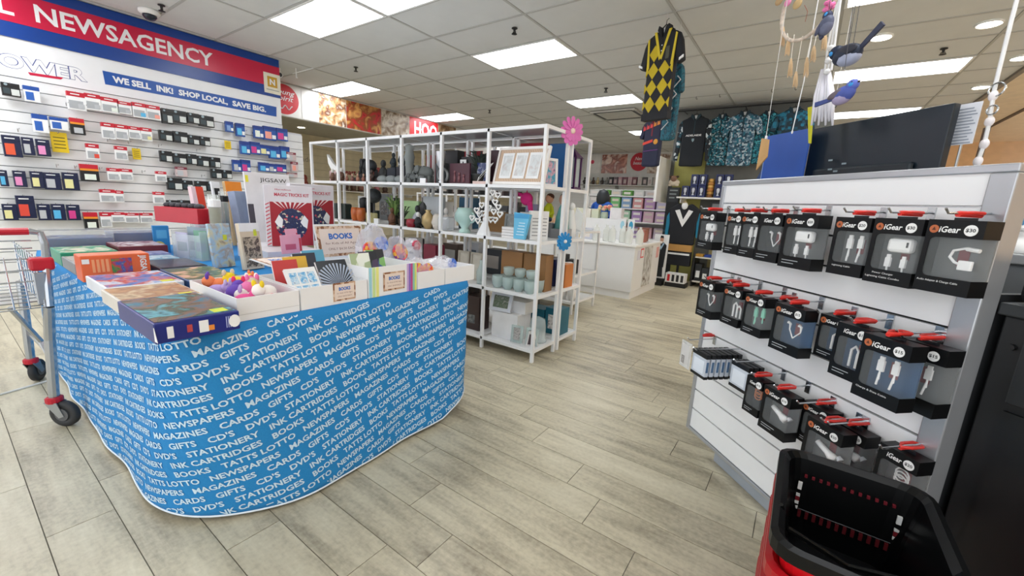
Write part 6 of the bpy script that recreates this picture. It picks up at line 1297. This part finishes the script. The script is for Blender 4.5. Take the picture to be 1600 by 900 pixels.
MB().tube([(.012*math.cos(q), 0, .02+.012*math.sin(q)) for q in [i*PI/8 for i in range(16)]], .0025, 6, True).build('ring', CHROME, t); MB().prism([(-.008, 0), (.008, .004), (.004, .03), (-.01, .022)], 0, .008).build('charm', wht, t, Mw=T(-.014, 0, -.02)); MB().tube([(0, 0, .032), Mi2 @ up_to_ceiling(rw(1303, 150, YO+.1))], .0012, 5).build('string', line_m, t)

# ================================================================ SHIRTS
def shirt(lab, cx, y, ztop, w_, h, body, sleeve, collar, rz=0, short=True, name='shirt', hang=True, group='football shirts'):
    t = thing(name, lab, 'shirt', T(cx, y, ztop-h) @ RZ(rz), group); W = w_/2; th = .035
    nk = W*.28; sh = h*.94; hemw = W*.72
    P = [(-hemw, 0), (hemw*.3, -.008), (hemw, 0), (hemw*1.02, h*.4), (W*.72, h*.66), (W*.82, sh-h*.06), (nk, sh), (0, sh-h*.07), (-nk, sh), (-W*.82, sh-h*.06), (-W*.72, h*.66), (-hemw*1.02, h*.4)]
    MB().prism(P, -th, th).build('body', body, t, .018)
    L = h*(.36 if short else .82)
    for s in (-1, 1):
        MB().prism([(s*W*.8, sh-h*.05), (s*W*1.0, sh-h*.14), (s*W*(1.2 if short else 1.12), sh-L), (s*W*.88, sh-L-h*.03), (s*W*.7, h*.68)], -th*.8, th*.8).build('sleeve', sleeve, t, .014)
        MB().prism([(s*nk*.05, sh-h*.09), (s*nk*1.15, sh-h*.0), (s*nk*.95, sh+h*.05), (s*nk*.35, sh+h*.02)], -th*1.15, th*.9).build('collar', collar, t, .006)
    bx('neck_label', -nk*.35, nk*.35, -.004, .004, sh-h*.03, sh+h*.025, wht, t); bx('placket', -.008, .008, -th-.002, -th+.004, h*.6, sh-h*.08, collar, t)
    if hang: MB().tube([(-W*.5, 0, sh-h*.02), (0, 0, sh+h*.06), (W*.5, 0, sh-h*.02)], .006, 6).tube([(0, 0, sh+h*.06), (0, 0, sh+h*.1), (.012, .01, sh+h*.12), (.0, .03, sh+h*.13)], .003, 6).build('hanger', BLACK, t)
    return t, W, sh, th
navyk = mat('#14161c', .75, var=.15); yel = mat('#c2a90f', .7, var=.08)
t, W, sh, th = shirt('black and yellow argyle polo shirt hanging from the ceiling', -1.3, 4.06, 2.83, .37, .8, navyk, navyk, mat('#101218', .75), -.28, group=None, name='argyle_polo')
dw, dh = .054, .071
for cx, zs in ((-.062, (.13, .275, .42, .565)), (.05, (.13, .275, .42))):
    for zz in zs: MB().prism([(cx-dw, zz), (cx, zz-dh), (cx+dw, zz), (cx, zz+dh)], -th-.003, -th+.004).build('diamond', yel, t)
for s in (-1, 1):
    for zz in (.13, .275, .42): MB().prism([(s*.134, zz-dh*.6), (s*.134-s*.03, zz), (s*.134, zz+dh*.6)], -th-.003, -th+.004).build('half_diamond', yel, t)
for s in (-1, 1):
    MB().prism([(s*W*.78, sh-.06), (s*W*.7, sh-.05), (s*W*.58, h_ := .45), (s*W*.7, .42)], -th-.004, -th+.004).build('vest_edge', mat('#d2bb2c', .7), t); MB().prism([(s*.06, sh-.01), (s*.085, sh-.01), (s*.012, .5), (-s*.004, .52)], -th-.005, -th+.004).build('v_neck_band', mat('#d2bb2c', .7), t)
    MB().prism([(s*W*1.0, sh-.27), (s*W*1.2, sh-.25), (s*W*1.2, sh-.27), (s*W*1.0, sh-.29)], -th-.002, -th+.01).build('cuff_stripe', wht, t)
bx('chest_badge', .05, .085, -th-.005, -th+.003, .5, .6, mat('#4a4a3a', .6), t); bx('hem_band', -W*.73, W*.73, -th-.004, th, -.006, .055, navyk, t)
MB().tube([(0, 0, .84), (0, 0, HC-2.03)], .0015, 5).build('line', line_m, t)
for k in range(3): MB().ell((.003, -th-.002, sh-.13-.045*k), (.006, .003, .006), 8, 6).build('button', wht, t)
teal = pic(['#0f4a5c', '#1a6a7c', '#0a2f3e', '#5a8a9a'], 9, .7, 'noise', 2)
t, W, sh, th = shirt('teal and white printed shirt hanging behind the argyle polo', -1.24, 4.3, 2.62, .2, .74, teal, teal, mat('#0d3444', .7), -.5, group=None, name='printed_shirt')
MB().tube([(0, 0, .74), (0, 0, HC-1.88)], .0015, 5).build('line', line_m, t)
for k in range(4): MB().tube([(-.06+.03*k, -th-.002, .1+.12*k), (.02+.03*k, -th-.002, .16+.12*k), (-.02+.03*k, -th-.002, .2+.12*k)], .006, 5).build('white_stroke', wht, t)
t, W, sh, th = shirt('navy football shirt with red and gold markings below the argyle polo', -1.62, 5.05, 2.27, .3, .56, mat('#1a1f3c', .7), mat('#1a1f3c', .7), mat('#7a1a2a', .7), -.3, group=None, name='navy_shirt')

for k in range(5): MB().prism([(-.12+.045*k, .4+.012*k), (-.085+.045*k, .41+.012*k), (-.09+.045*k, .45+.012*k), (-.105+.045*k, .435+.012*k), (-.118+.045*k, .46+.012*k)], -th-.003, -th+.003).build('print_mark', mat('#d83a3a' if k < 3 else '#d8862f', .6), t)
MB().ell((.06, -th, .27), (.03, .006, .03), 10, 7).build('paw_badge', mat('#d8962a', .6), t); MB().prism([(-.11, .24), (.02, .27), (.02, .3), (-.11, .27)], -th-.003, -th+.003).build('red_stripe', mat('#d8402f', .6), t); MB().tube([(-.1, -th-.002, .17), (.1, -th-.002, .18)], .004, 5).build('thin_stripe', mat('#7a3a8a', .6), t)
MB().tube([(-.1, 0, .5), (-.1, .1, HC-1.71)], .0014, 5).build('line', line_m, t)
blkk = mat('#0c141c', .75); spot = pic(['#0c141c', '#0c141c', '#16303c', '#0c141c', '#c8d0d4', '#1c4a58'], 24, .7, 'voro')
t, W, sh, th = shirt('black long sleeved shirt with small white chest lettering', -1.73, 7.45, 2.77, .5, .82, blkk, spot, mat('#17303a', .7), 0, False)
put_text('lettering', 'ADELAIDE', wht, t, T(0, -th-.003, .48), width=.24, height=.028, bold=.03); MB().prism([(-.018, .43), (.018, .43), (.018, .4), (0, .375), (-.018, .4)], -th-.003, -th+.002).build('shield', mat('#8aa0a8', .6), t)
for lab, cx, w_, cols, kind, sc, h in (('teal camouflage shirt second on the wall rail', -1.36, .38, ['#0d3f4e', '#16687a', '#0a2a36', '#2a8494', '#9ab4ba'], 'voro', 48, .8), ('grey blue hawaiian patterned shirt third on the wall rail', -1.03, .47, ['#16384a', '#31566a', '#6a8494', '#1a6478', '#a8b8c0'], 'brick', 40, .82), ('teal sparkle shirt fourth on the wall rail', -.72, .4, ['#0a4a5a', '#17788a', '#0c3442', '#49a4b0'], 'voro', 60, .78), ('teal and black checked shirt fifth on the wall rail', -.4, .47, ['#0a2a38', '#126a84', '#0c4458', '#0a2430'], 'brick', 26, .78)):
    m_ = pic(cols, sc, .7, kind); shirt(lab, cx, 7.45 if cx not in (-1.36, -.72) else 7.55, 2.77, w_, h, m_, m_, mat('#0d2a36', .7), 0, True)
t = thing('clothes_rail', 'dark wall rail holding the row of football shirts', 'rail', T(-2.05, 7.5, 2.835)); MB().tube([(0, 0, 0), (2.08, 0, 0)], .01, 8).build('bar', BLACK, t)
for x in (.1, 1.0, 2.0): MB().tube([(x, 0, 0), (x, .25, 0)], .008, 6).build('arm', BLACK, t)
for k, u in enumerate((1092, 1127, 1205, 1240)): 
    t = thing('ceiling_hook', f'tiny dark ceiling hook above the shirts, {ORD[k]} from left', 'hook', T(at_y(u, 160, 7.2).x, 7.0, HC), 'ceiling hooks'); MB().tube([(0, 0, 0), (0, 0, -.03), (.012, 0, -.04), (.018, 0, -.028)], .004, 6).build('wire', BLACK, t)

# ================================================================ FOOTBALL CORNER
YS = 7.38
t = thing('wall_shelf', 'white wall shelf under the boxed trophies', 'shelf', T(-1.85, YS-.05, 1.45)); bx('board', 0, .95, 0, .4, -.025, 0, WHITE, t)
for x in (.05, .85): bx('bracket', x, x+.02, .05, .4, -.1, -.025, WHITE, t)
k = 0
for r_ in range(2):
    for c_ in range(6):
        x = -1.74+.125*c_
        if (r_, c_) in ((1, 0), (0, 3), (1, 3)): continue
        t = thing('trophy_box', f'navy boxed trophy, {ORD[c_]} column of the {("lower", "upper")[r_]} row on the white shelf', 'box', T(x, YS+.02, 1.4505+.185*r_), 'navy boxed trophies')
        bx('carton', -.055, .055, 0, .1, 0, .18, mat('#1c2a62', .4), t, .002); bx('window', -.04, .04, -.001, 0, .03, .16, mat('#0f1634', .3), t)
        MB().lathe([(.016, .03), (.018, .04), (.006, .06), (.02, .09), (.024, .13), (.014, .15)], 12, (0, -.003, 0), 1, .3).build('trophy', mat('#c8ccd4', .3, .4), t, smooth=True)
t = thing('stacked_toy', 'stacked brown burger shaped toy between the trophy boxes', 'toy', T(-1.74+.375, YS+.08, 1.4505)); 
for z_, r_, c in ((0, .05, '#8a5a2a'), (.05, .05, '#c8964a'), (.1, .055, '#b87a3a'), (.15, .05, '#d8a85a'), (.2, .055, '#b8803a'), (.25, .045, '#d0a050')): MB().lathe([(r_*.85, z_), (r_, z_+.015), (r_, z_+.035), (r_*.8, z_+.05)], 14).build('layer', mat(c, .6), t, smooth=True)
t = thing('plush_cow', 'white and brown plush animal on the left end of the wall shelf', 'toy', T(-1.93, YS+.0, 1.62)); MB().ell((0, 0, .06), (.09, .06, .06), 12, 8).build('body', mat('#d8ccb8', .9), t, smooth=True); MB().ell((.0, -.05, .12), (.05, .045, .05), 12, 8).build('head', mat('#8a6a58', .9), t, smooth=True)
for s in (-1, 1): MB().ell((s*.055, -.04, .15), (.025, .012, .02), 8, 6).build('ear', mat('#4a3a30', .9), t, smooth=True); MB().ell((s*.06, -.03, .015), (.03, .04, .02), 8, 6).build('leg', mat('#d8ccb8', .9), t, smooth=True)
t = thing('dark_display_board', 'dark display board with faint lettering left of the trophy boxes', 'board', T(-1.98, YS, 0)); bx('panel', -.04, .16, 0, .03, .0, 1.6, mat('#14171a', .6), t); bx('header', -.03, .15, -.01, 0, 1.36, 1.6, mat('#22262a', .5), t)
for q in range(3): bx('text_line', .0, .13-.02*q, -.012, -.01, 1.54-.06*q, 1.56-.06*q, mat('#8a9494', .5), t)
rnd = random.Random(3)
for q in range(10): MB().lathe([(.004, 0), (.022, .01), (.024, .02), (.004, .03)], 10).build('badge', mat(['#2a3438', '#3a4a50', '#8a8a70'][q % 3], .5), t, Mw=T(-.01+.045*(q % 4), -.002, .5+.09*(q % 8)) @ RX(PI/2))
# guernsey on display
t = thing('football_guernsey', 'black football guernsey with white V and magpie badge on display', 'shirt', T(-1.66, 7.22, .62)); gk = mat('#0b0f18', .7)
MB().prism([(-.2, .05), (.2, .05), (.21, .4), (.24, .62), (.1, .72), (0, .66), (-.1, .72), (-.24, .62), (-.21, .4)], -.05, .05).build('body', gk, t, .02)
MB().prism([(-.14, .6), (-.07, .62), (0, .46), (.07, .62), (.14, .6), (.0, .34)], -.056, -.05).build('white_v', wht, t); MB().ell((.0, -.055, .68), (.05, .02, .06), 10, 8).build('magpie_head', wht, t, smooth=True); MB().tube([(-.02, -.06, .72), (.0, -.07, .76), (.03, -.07, .73)], .008, 6).build('magpie_beak', mat('#c8b07a', .5), t)
for s in (-1, 1): MB().prism([(s*.22, .6), (s*.27, .5), (s*.27, .18), (s*.22, .18), (s*.2, .5)], -.03, .03).build('sleeve', mat('#1a7c9c', .7), t, .01)
bx('tan_band', -.18, .18, -.052, .05, -.06, .05, mat('#b88a4a', .7), t); bx('shorts', -.19, .19, -.05, .05, -.3, -.06, gk, t, .01); bx('white_stripe', -.17, .17, -.054, -.05, -.12, -.09, wht, t); MB().cyl((0, .02, -.62), (0, .02, -.3), .02).build('stand_pole', BLACK, t); bx('stand_base', -.15, .15, -.1, .12, -.62, -.6, BLACK, t)
# flat player cut-out
t = thing('player_standee', 'cardboard standee printed with a player in black and white kit', 'standee', T(-1.86, 6.86, .0)); bx('board', -.13, .1, 0, .01, .12, .83, wht, t); bx('foot', -.1, .08, -.06, .1, 0, .12, BLACK, t)
def pr(nm, P, c): MB().prism(P, -.0025, 0).build(nm, mat(c, .5), t)
pr('printed_shirt', [(-.09, .5), (.07, .5), (.075, .66), (.03, .7), (-.05, .7), (-.095, .66)], '#10131c'); pr('printed_legs', [(-.08, .3), (.06, .3), (.07, .5), (-.09, .5)], '#15171c'); pr('printed_boots', [(-.09, .14), (.06, .14), (.05, .3), (-.075, .3)], '#20242a'); pr('printed_face', [(-.035, .71), (.015, .71), (.018, .78), (-.038, .78)], '#c89880'); pr('printed_hair', [(-.04, .77), (.02, .77), (.01, .81), (-.03, .81)], '#1a1412')
MB().prism([(-.06, .69), (-.01, .58), (.04, .69), (.015, .69), (-.01, .63), (-.035, .69)], -.004, -.0025).build('printed_v', mat('#a8c4dc', .5), t)
t = thing('figure_box', 'white box printed with small red and black figures on the floor', 'box', T(-1.6, 6.88, .0)); bx('stand', -.15, .17, 0, .2, 0, .07, BLACK, t); bx('carton', -.15, .15, 0, .18, .07, .22, wht, t, .002)
for q, c in enumerate(('#c8202a', '#1a1c20', '#1a1c20', '#2a2c30')): bx('printed_figure', -.12+.07*q, -.08+.07*q, -.0015, 0, .09, .2, mat(c, .5), t)
t = thing('low_shelf', 'low black shelf with boxed goods right of the guernsey', 'shelf', T(-1.42, 7.2, 0)); 
for z_ in (.1, .5): bx('board', 0, .42, 0, .4, z_-.02, z_, mat('#d8d4c8', .5), t)
for x in (0, .4): bx('side', x, x+.02, 0, .4, 0, .5, BLACK, t)
for q, (x, h, c) in enumerate(((.082, .28, '#1c2024'), (.19, .22, '#2a2e32'), (.31, .26, '#17191c'))): box_item(f'dark boxed goods on the low black shelf, {ORD[q]} from left', -1.42+x, 7.24, .1005, .1, .2, h, c, parts=(('white_label', .2, .8, .2, .6, '#dfe2e2'),))
for q, c in enumerate(('#b8862a', '#1a3a8a', '#7a2a2a')): box_item(f'small flat box on top of the low black shelf, {ORD[q]} from left', -1.35+.13*q, 7.24, .5005, .11, .16, .04, c)
t = thing('pegboard', 'grey wire rack of dark accessories right of the guernsey', 'rack', T(-1.36, 7.6, .7)); bx('frame', 0, .5, .0, .02, 0, .7, mat('#4a4c50', .5), t)
for q in range(9): bx('hanging_pack', .04+.15*(q % 3), .16+.15*(q % 3), -.05, -.01, .05+.22*(q//3), .22+.22*(q//3), mat(['#1a1c20', '#3a3e44', '#8a9098', '#20304a'][q % 4], .4), t)

# ================================================================ WHITE COUNTER AND WHAT IS ON IT
KX0, KX1, KY0, KY1, KZ = -3.3, -1.79, 5.36, 6.52, .74
cw = mat('#eceded', .3, var=.01)
t = thing('white_counter', 'white glossy counter with posters on its side', 'counter', T(KX1, KY0, 0)); L = KX0-KX1; D = KY1-KY0
bx('plinth', L, -.015, .015, D, 0, .1, cw, t); bx('carcass', L, 0, 0, D, .1, KZ-.03, cw, t, .003); bx('worktop', L-.02, .02, -.02, D+.02, KZ-.03, KZ, WHITE, t, .004)
bx('poster', 0, .003, .42, .78, .12, KZ-.05, pic(['#d8d8d4', '#a8a49c', '#e2e2e0', '#6a5c50'], 4), t); bx('price_notice', 0, .003, .12, .24, .53, .66, mat('#d8d8e4', .5), t); bx('price_notice', 0, .003, .25, .38, .55, .68, mat('#d85a5a', .5), t); bx('notice_paper', .003, .004, .27, .36, .57, .66, wht, t); bx('pink_notice', 0, .003, .98, 1.1, .5, .66, mat('#e0a8a4', .5), t)
for q in range(6):
    x = -2.42+.12*q; vase(f'clear lotion bottle with white cap, {ORD[q]} from left on the white counter', x, 5.5+.09*(q % 2), KZ+.0005, [(.045, 0), (.05, .02), (.05, .15), (.03, .19), (.018, .2), (.018, .23)], glass('#eef0e8', .05, .55), 'lotion_bottle', 'bottle')
for q, (x, y, w_, h, c) in enumerate(((-3.15, 5.5, .12, .2, '#f0b48a'), (-2.95, 5.48, .12, .2, '#ece0bc'), (-2.78, 5.5, .1, .22, '#e6d8b0'), (-2.62, 5.6, .16, .16, '#cfd2de'), (-1.98, 6.15, .14, .2, '#8a5a4a'), (-1.92, 5.95, .1, .18, '#a86a5a'))): box_item(f'cosmetics pack on the white counter, {ORD[q]} from the left', x, y, KZ+.0005, w_, .12, h, c, 'cosmetics', 'cosmetics_pack', parts=(('pale_label', .15, .85, .2, .7, '#efe8e0'),))
for q, c in enumerate(('#9fcfe0', '#3a9ac0')): 
    t = thing('hanging_card', ('pale', 'bright')[q]+' blue oval card standing behind the lotion bottles', 'card', T(-2.2+.13*q, 5.9, KZ)); bx('card', -.05, .05, 0, .004, 0, .32, wht, t); MB().prism([(.03*math.cos(a), .23+.06*math.sin(a)) for a in [i*PI/8 for i in range(16)]], -.002, 0).build('oval', mat(c, .5), t)
t = thing('white_riser', 'white display riser behind the lotion bottles', 'riser', T(-2.62, 6.05, KZ)); bx('block', -.62, .32, 0, .3, 0, .3, cw, t, .003)
t = thing('flower_bouquet', 'peach and cream flower bouquet on the white riser', 'flowers', T(-2.6, 6.16, KZ+.3)); MB().lathe([(.05, 0), (.06, .04), (.05, .1)], 12).build('vase', mat('#b8c8b4', .5), t)
rnd = random.Random(5)
for q in range(22): a, r = rnd.uniform(0, 6.28), rnd.uniform(0, .13); MB().ell((r*math.cos(a), r*math.sin(a)*.6, .14+.05*rnd.random()), (.032, .03, .026), 8, 6).build('bloom', mat(['#e8c0a0', '#e89080', '#f0e0c0', '#d8d0a0', '#8aa878'][q % 5], .8), t, smooth=True)
for q in range(4): box_item(f'cream gift set on the white riser, {ORD[q]} from left', -3.12+.13*q, 6.08, KZ+.3005, .115, .1, .14, ['#e6dfc6', '#dfe2cc', '#e8e4d8', '#d6dcc4'][q], 'gift set', 'gift_set')
box_item('white boxed gift set pair at the right of the riser', -2.4, 6.1, KZ+.3005, .18, .12, .17, '#eceaea', 'gift set', 'gift_set')
# person behind the counter, seen from the back
pp = at_y(942, 312, 6.95)
PX = pp.x
t = thing('person', 'person with dark bobbed hair and blue top standing behind the white counter', 'person', T(PX, 6.95, 0))
def skinned(name, verts, edges, radii, material, parent, root=0):
    me = bpy.data.meshes.new(name); me.from_pydata(verts, edges, []); o = bpy.data.objects.new(name, me); COL.objects.link(o); o.parent = parent
    me.materials.append(material); md = o.modifiers.new('skin', 'SKIN'); md.use_smooth_shade = True
    if not me.skin_vertices: 
        bm = bmesh.new(); bm.from_mesh(me); bm.verts.layers.skin.verify(); bm.to_mesh(me); bm.free()
    for i, r in enumerate(radii): 
        s = me.skin_vertices[0].data[i]; s.radius = (r, r*.8); s.use_root = (i == root)
    sb = o.modifiers.new('sub', 'SUBSURF'); sb.levels = 1; sb.render_levels = 2; return o
S = .915
vs = [(0,0,.88),(0,0,1.05),(0,.01,1.25),(0,.01,1.38),(0,-.0,1.46),(0,-.01,1.55),(0,-.01,1.62),
      (.17,0,1.36),(.2,.02,1.1),(.19,-.1,.9),(.18,-.16,.84),(-.17,0,1.36),(-.2,.02,1.1),(-.19,-.1,.9),(-.18,-.16,.84),
      (.09,0,.82),(.1,-.01,.46),(.1,.02,.09),(.1,-.1,.035),(-.09,0,.82),(-.1,-.01,.46),(-.1,.02,.09),(-.1,-.1,.035)]
vs = [(x*S, -y*S, z*S) for x, y, z in vs]
ed = [(0,1),(1,2),(2,3),(3,4),(4,5),(5,6),(3,7),(7,8),(8,9),(9,10),(3,11),(11,12),(12,13),(13,14),(0,15),(15,16),(16,17),(17,18),(0,19),(19,20),(20,21),(21,22)]
ra = [.15,.14,.16,.11,.055,.09,.085,.06,.045,.035,.03,.06,.045,.035,.03,.085,.06,.042,.035,.085,.06,.042,.035]
skinned('body', vs, ed, [r*S for r in ra], mat('#d8a48a', .6), t)
skinned('blue_top', [vs[0], vs[1], vs[2], vs[3], vs[7], vs[8], vs[11], vs[12]], [(0,1),(1,2),(2,3),(3,4),(4,5),(3,6),(6,7)], [r*S*1.12 for r in (.15,.14,.16,.105,.065,.055,.065,.055)], mat('#1f56b0', .8), t)
skinned('dark_trousers', [vs[0], vs[15], vs[16], vs[17], vs[19], vs[20], vs[21]], [(0,1),(1,2),(2,3),(0,4),(4,5),(5,6)], [r*S*1.12 for r in (.14,.09,.066,.052,.09,.066,.052)], mat('#22242c', .8), t)
MB().lathe([(.075, 1.37), (.105, 1.39), (.115, 1.47), (.108, 1.55), (.075, 1.615), (.01, 1.64)], 18, (0, .0, -.12), 1, 1).build('hair', mat('#20262a', .5), t, smooth=True)
for s in (-1, 1): MB().ell((s*.03, .092, 1.44), (.011, .006, .008), 8, 6).build('eye', wht, t)

# ================================================================ GIFT DISPLAY AND BACK WALL
YD = 8.6
t = thing('gift_gondola', 'white stepped gondola of pastel gift boxes behind the counter', 'shelf', T(-4.1, YD, 0)); 
bx('back_panel', 0, 1.8, .42, .46, 0, 1.62, WHITE, t)
for z_ in (.62, .95, 1.22, 1.48): bx('shelf_board', 0, 1.8, .0 if z_ < 1 else .1, .42, z_-.025, z_, WHITE, t)
bx('base', 0, 1.8, 0, .42, 0, .12, WHITE, t)
for x in (0, 1.775): bx('upright', x, x+.025, .1, .42, .12, 1.5, WHITE, t)
GB = [(.62, ['#e8e6e6', '#8a5a50', '#c8a8b4', '#a86a60', '#b49ac8', '#d8a8b0', '#c8b8c8']), (.95, ['#dfe4e4', '#e4d8a8', '#8ac88a', '#a8d0b0', '#b08ac0', '#d8b0c0', '#c8a8c8']), (1.22, ['#d8d4d0', '#e0c8a0', '#7cc47c', '#86a8d0', '#d89a9a', '#c49ac8', '#c8c0d8']), (1.48, ['#e2e2e0', '#5a9a3a', '#d8d8d4', '#5a9a3a', '#e0e0dc', '#d8d4d4', '#c8c4d0'])]
for li, (z_, cs) in enumerate(GB):
    for ci, c in enumerate(cs):
        for st in range(2 if z_ < 1.4 else 1):
            h = .11; x = -3.965+.25*ci
            box_item(f'pastel gift box, {ORD[ci]} column, {("bottom", "top")[st]} of the pair on the {("lowest", "second", "third", "top")[li]} gondola shelf', x, YD+.12, z_+.0005+st*(h+.001), .21, .2, h, c, parts=(('print', .15, .85, .25, .7, ['#efeae6', '#d8c8c0', '#e8dccc', '#f0ece4'][ci % 4]),), bev=0)
bp2 = thing('beauty_poster', 'close-up pink and brown portrait poster on the back wall', 'poster', T(-5.3, YB-.021, 2.3)); bx('sheet', -.42, .42, 0, .004, 0, .58, pic(['#e8c0b0', '#c88a78', '#8a4a3c', '#f0d8cc', '#d8a494'], 2.5), bp2)
t = thing('red_disc_sign', 'red disc sign with white script on the back wall', 'sign', T(-4.5, YB-.021, 2.64)); MB().prism([(.27*math.cos(a), .27*math.sin(a)) for a in [i*PI/16 for i in range(32)]], -.004, 0).build('disc', mat('#c41e34', .4), t); put_text('script', 'New\nbeauty', flatwhite, t, T(0, -.006, .02), width=.36, height=.26, shear=.3, bold=.01)
t = thing('small_red_dot_poster', 'white poster with a small red dot on the back wall', 'poster', T(-6.05, YB-.021, 2.3)); bx('sheet', -.28, .28, 0, .004, 0, .58, mat('#e6e4e2', .4), t); MB().prism([(.06*math.cos(a), .36+.06*math.sin(a)) for a in [i*PI/8 for i in range(16)]], -.003, 0).build('dot', mat('#e0486a', .4), t)
t = thing('brown_poster', 'pale poster with brown detail below the navy shirt on the back wall', 'poster', T(-3.9, YB-.021, 2.3)); bx('sheet', -.32, .32, 0, .004, 0, .56, pic(['#e8e2dc', '#e0d4c8', '#8a6a58', '#ece8e4'], 3), t)
t = thing('wall_shelf', 'long thin shelf of ornaments on the back wall', 'shelf', T(-6.3, YB-.32, 1.93)); bx('board', 0, 2.6, 0, .3, -.03, 0, mat('#b8b8b4', .4), t)
for x in (.1, 1.2, 2.4): bx('bracket', x, x+.02, .05, .3, -.12, -.03, STEEL, t)
OC = ['#3a3432', '#d8c8a8', '#5a4a40', '#c8b890', '#4a4642', '#8a8a88', '#2a2a2c', '#6a5a64', '#b8909c', '#8a5a68', '#d0b0b8', '#7a4a54', '#c8c4c0', '#5a5658', '#dcdad8', '#b8b4b0']
for q, c in enumerate(OC):
    x = -6.2+.155*q
    if q < 6: figurine(f'small ornament on the back wall shelf, {ORD[q]} from left', x, YB-.18, 1.9305, .24, c)
    else: box_item(f'boxed ornament on the back wall shelf, {ORD[q-6]} box from left', x, YB-.24, 1.9305, .13, .12, .24, c, parts=(('print', .2, .8, .2, .7, '#c8b8b8'),))
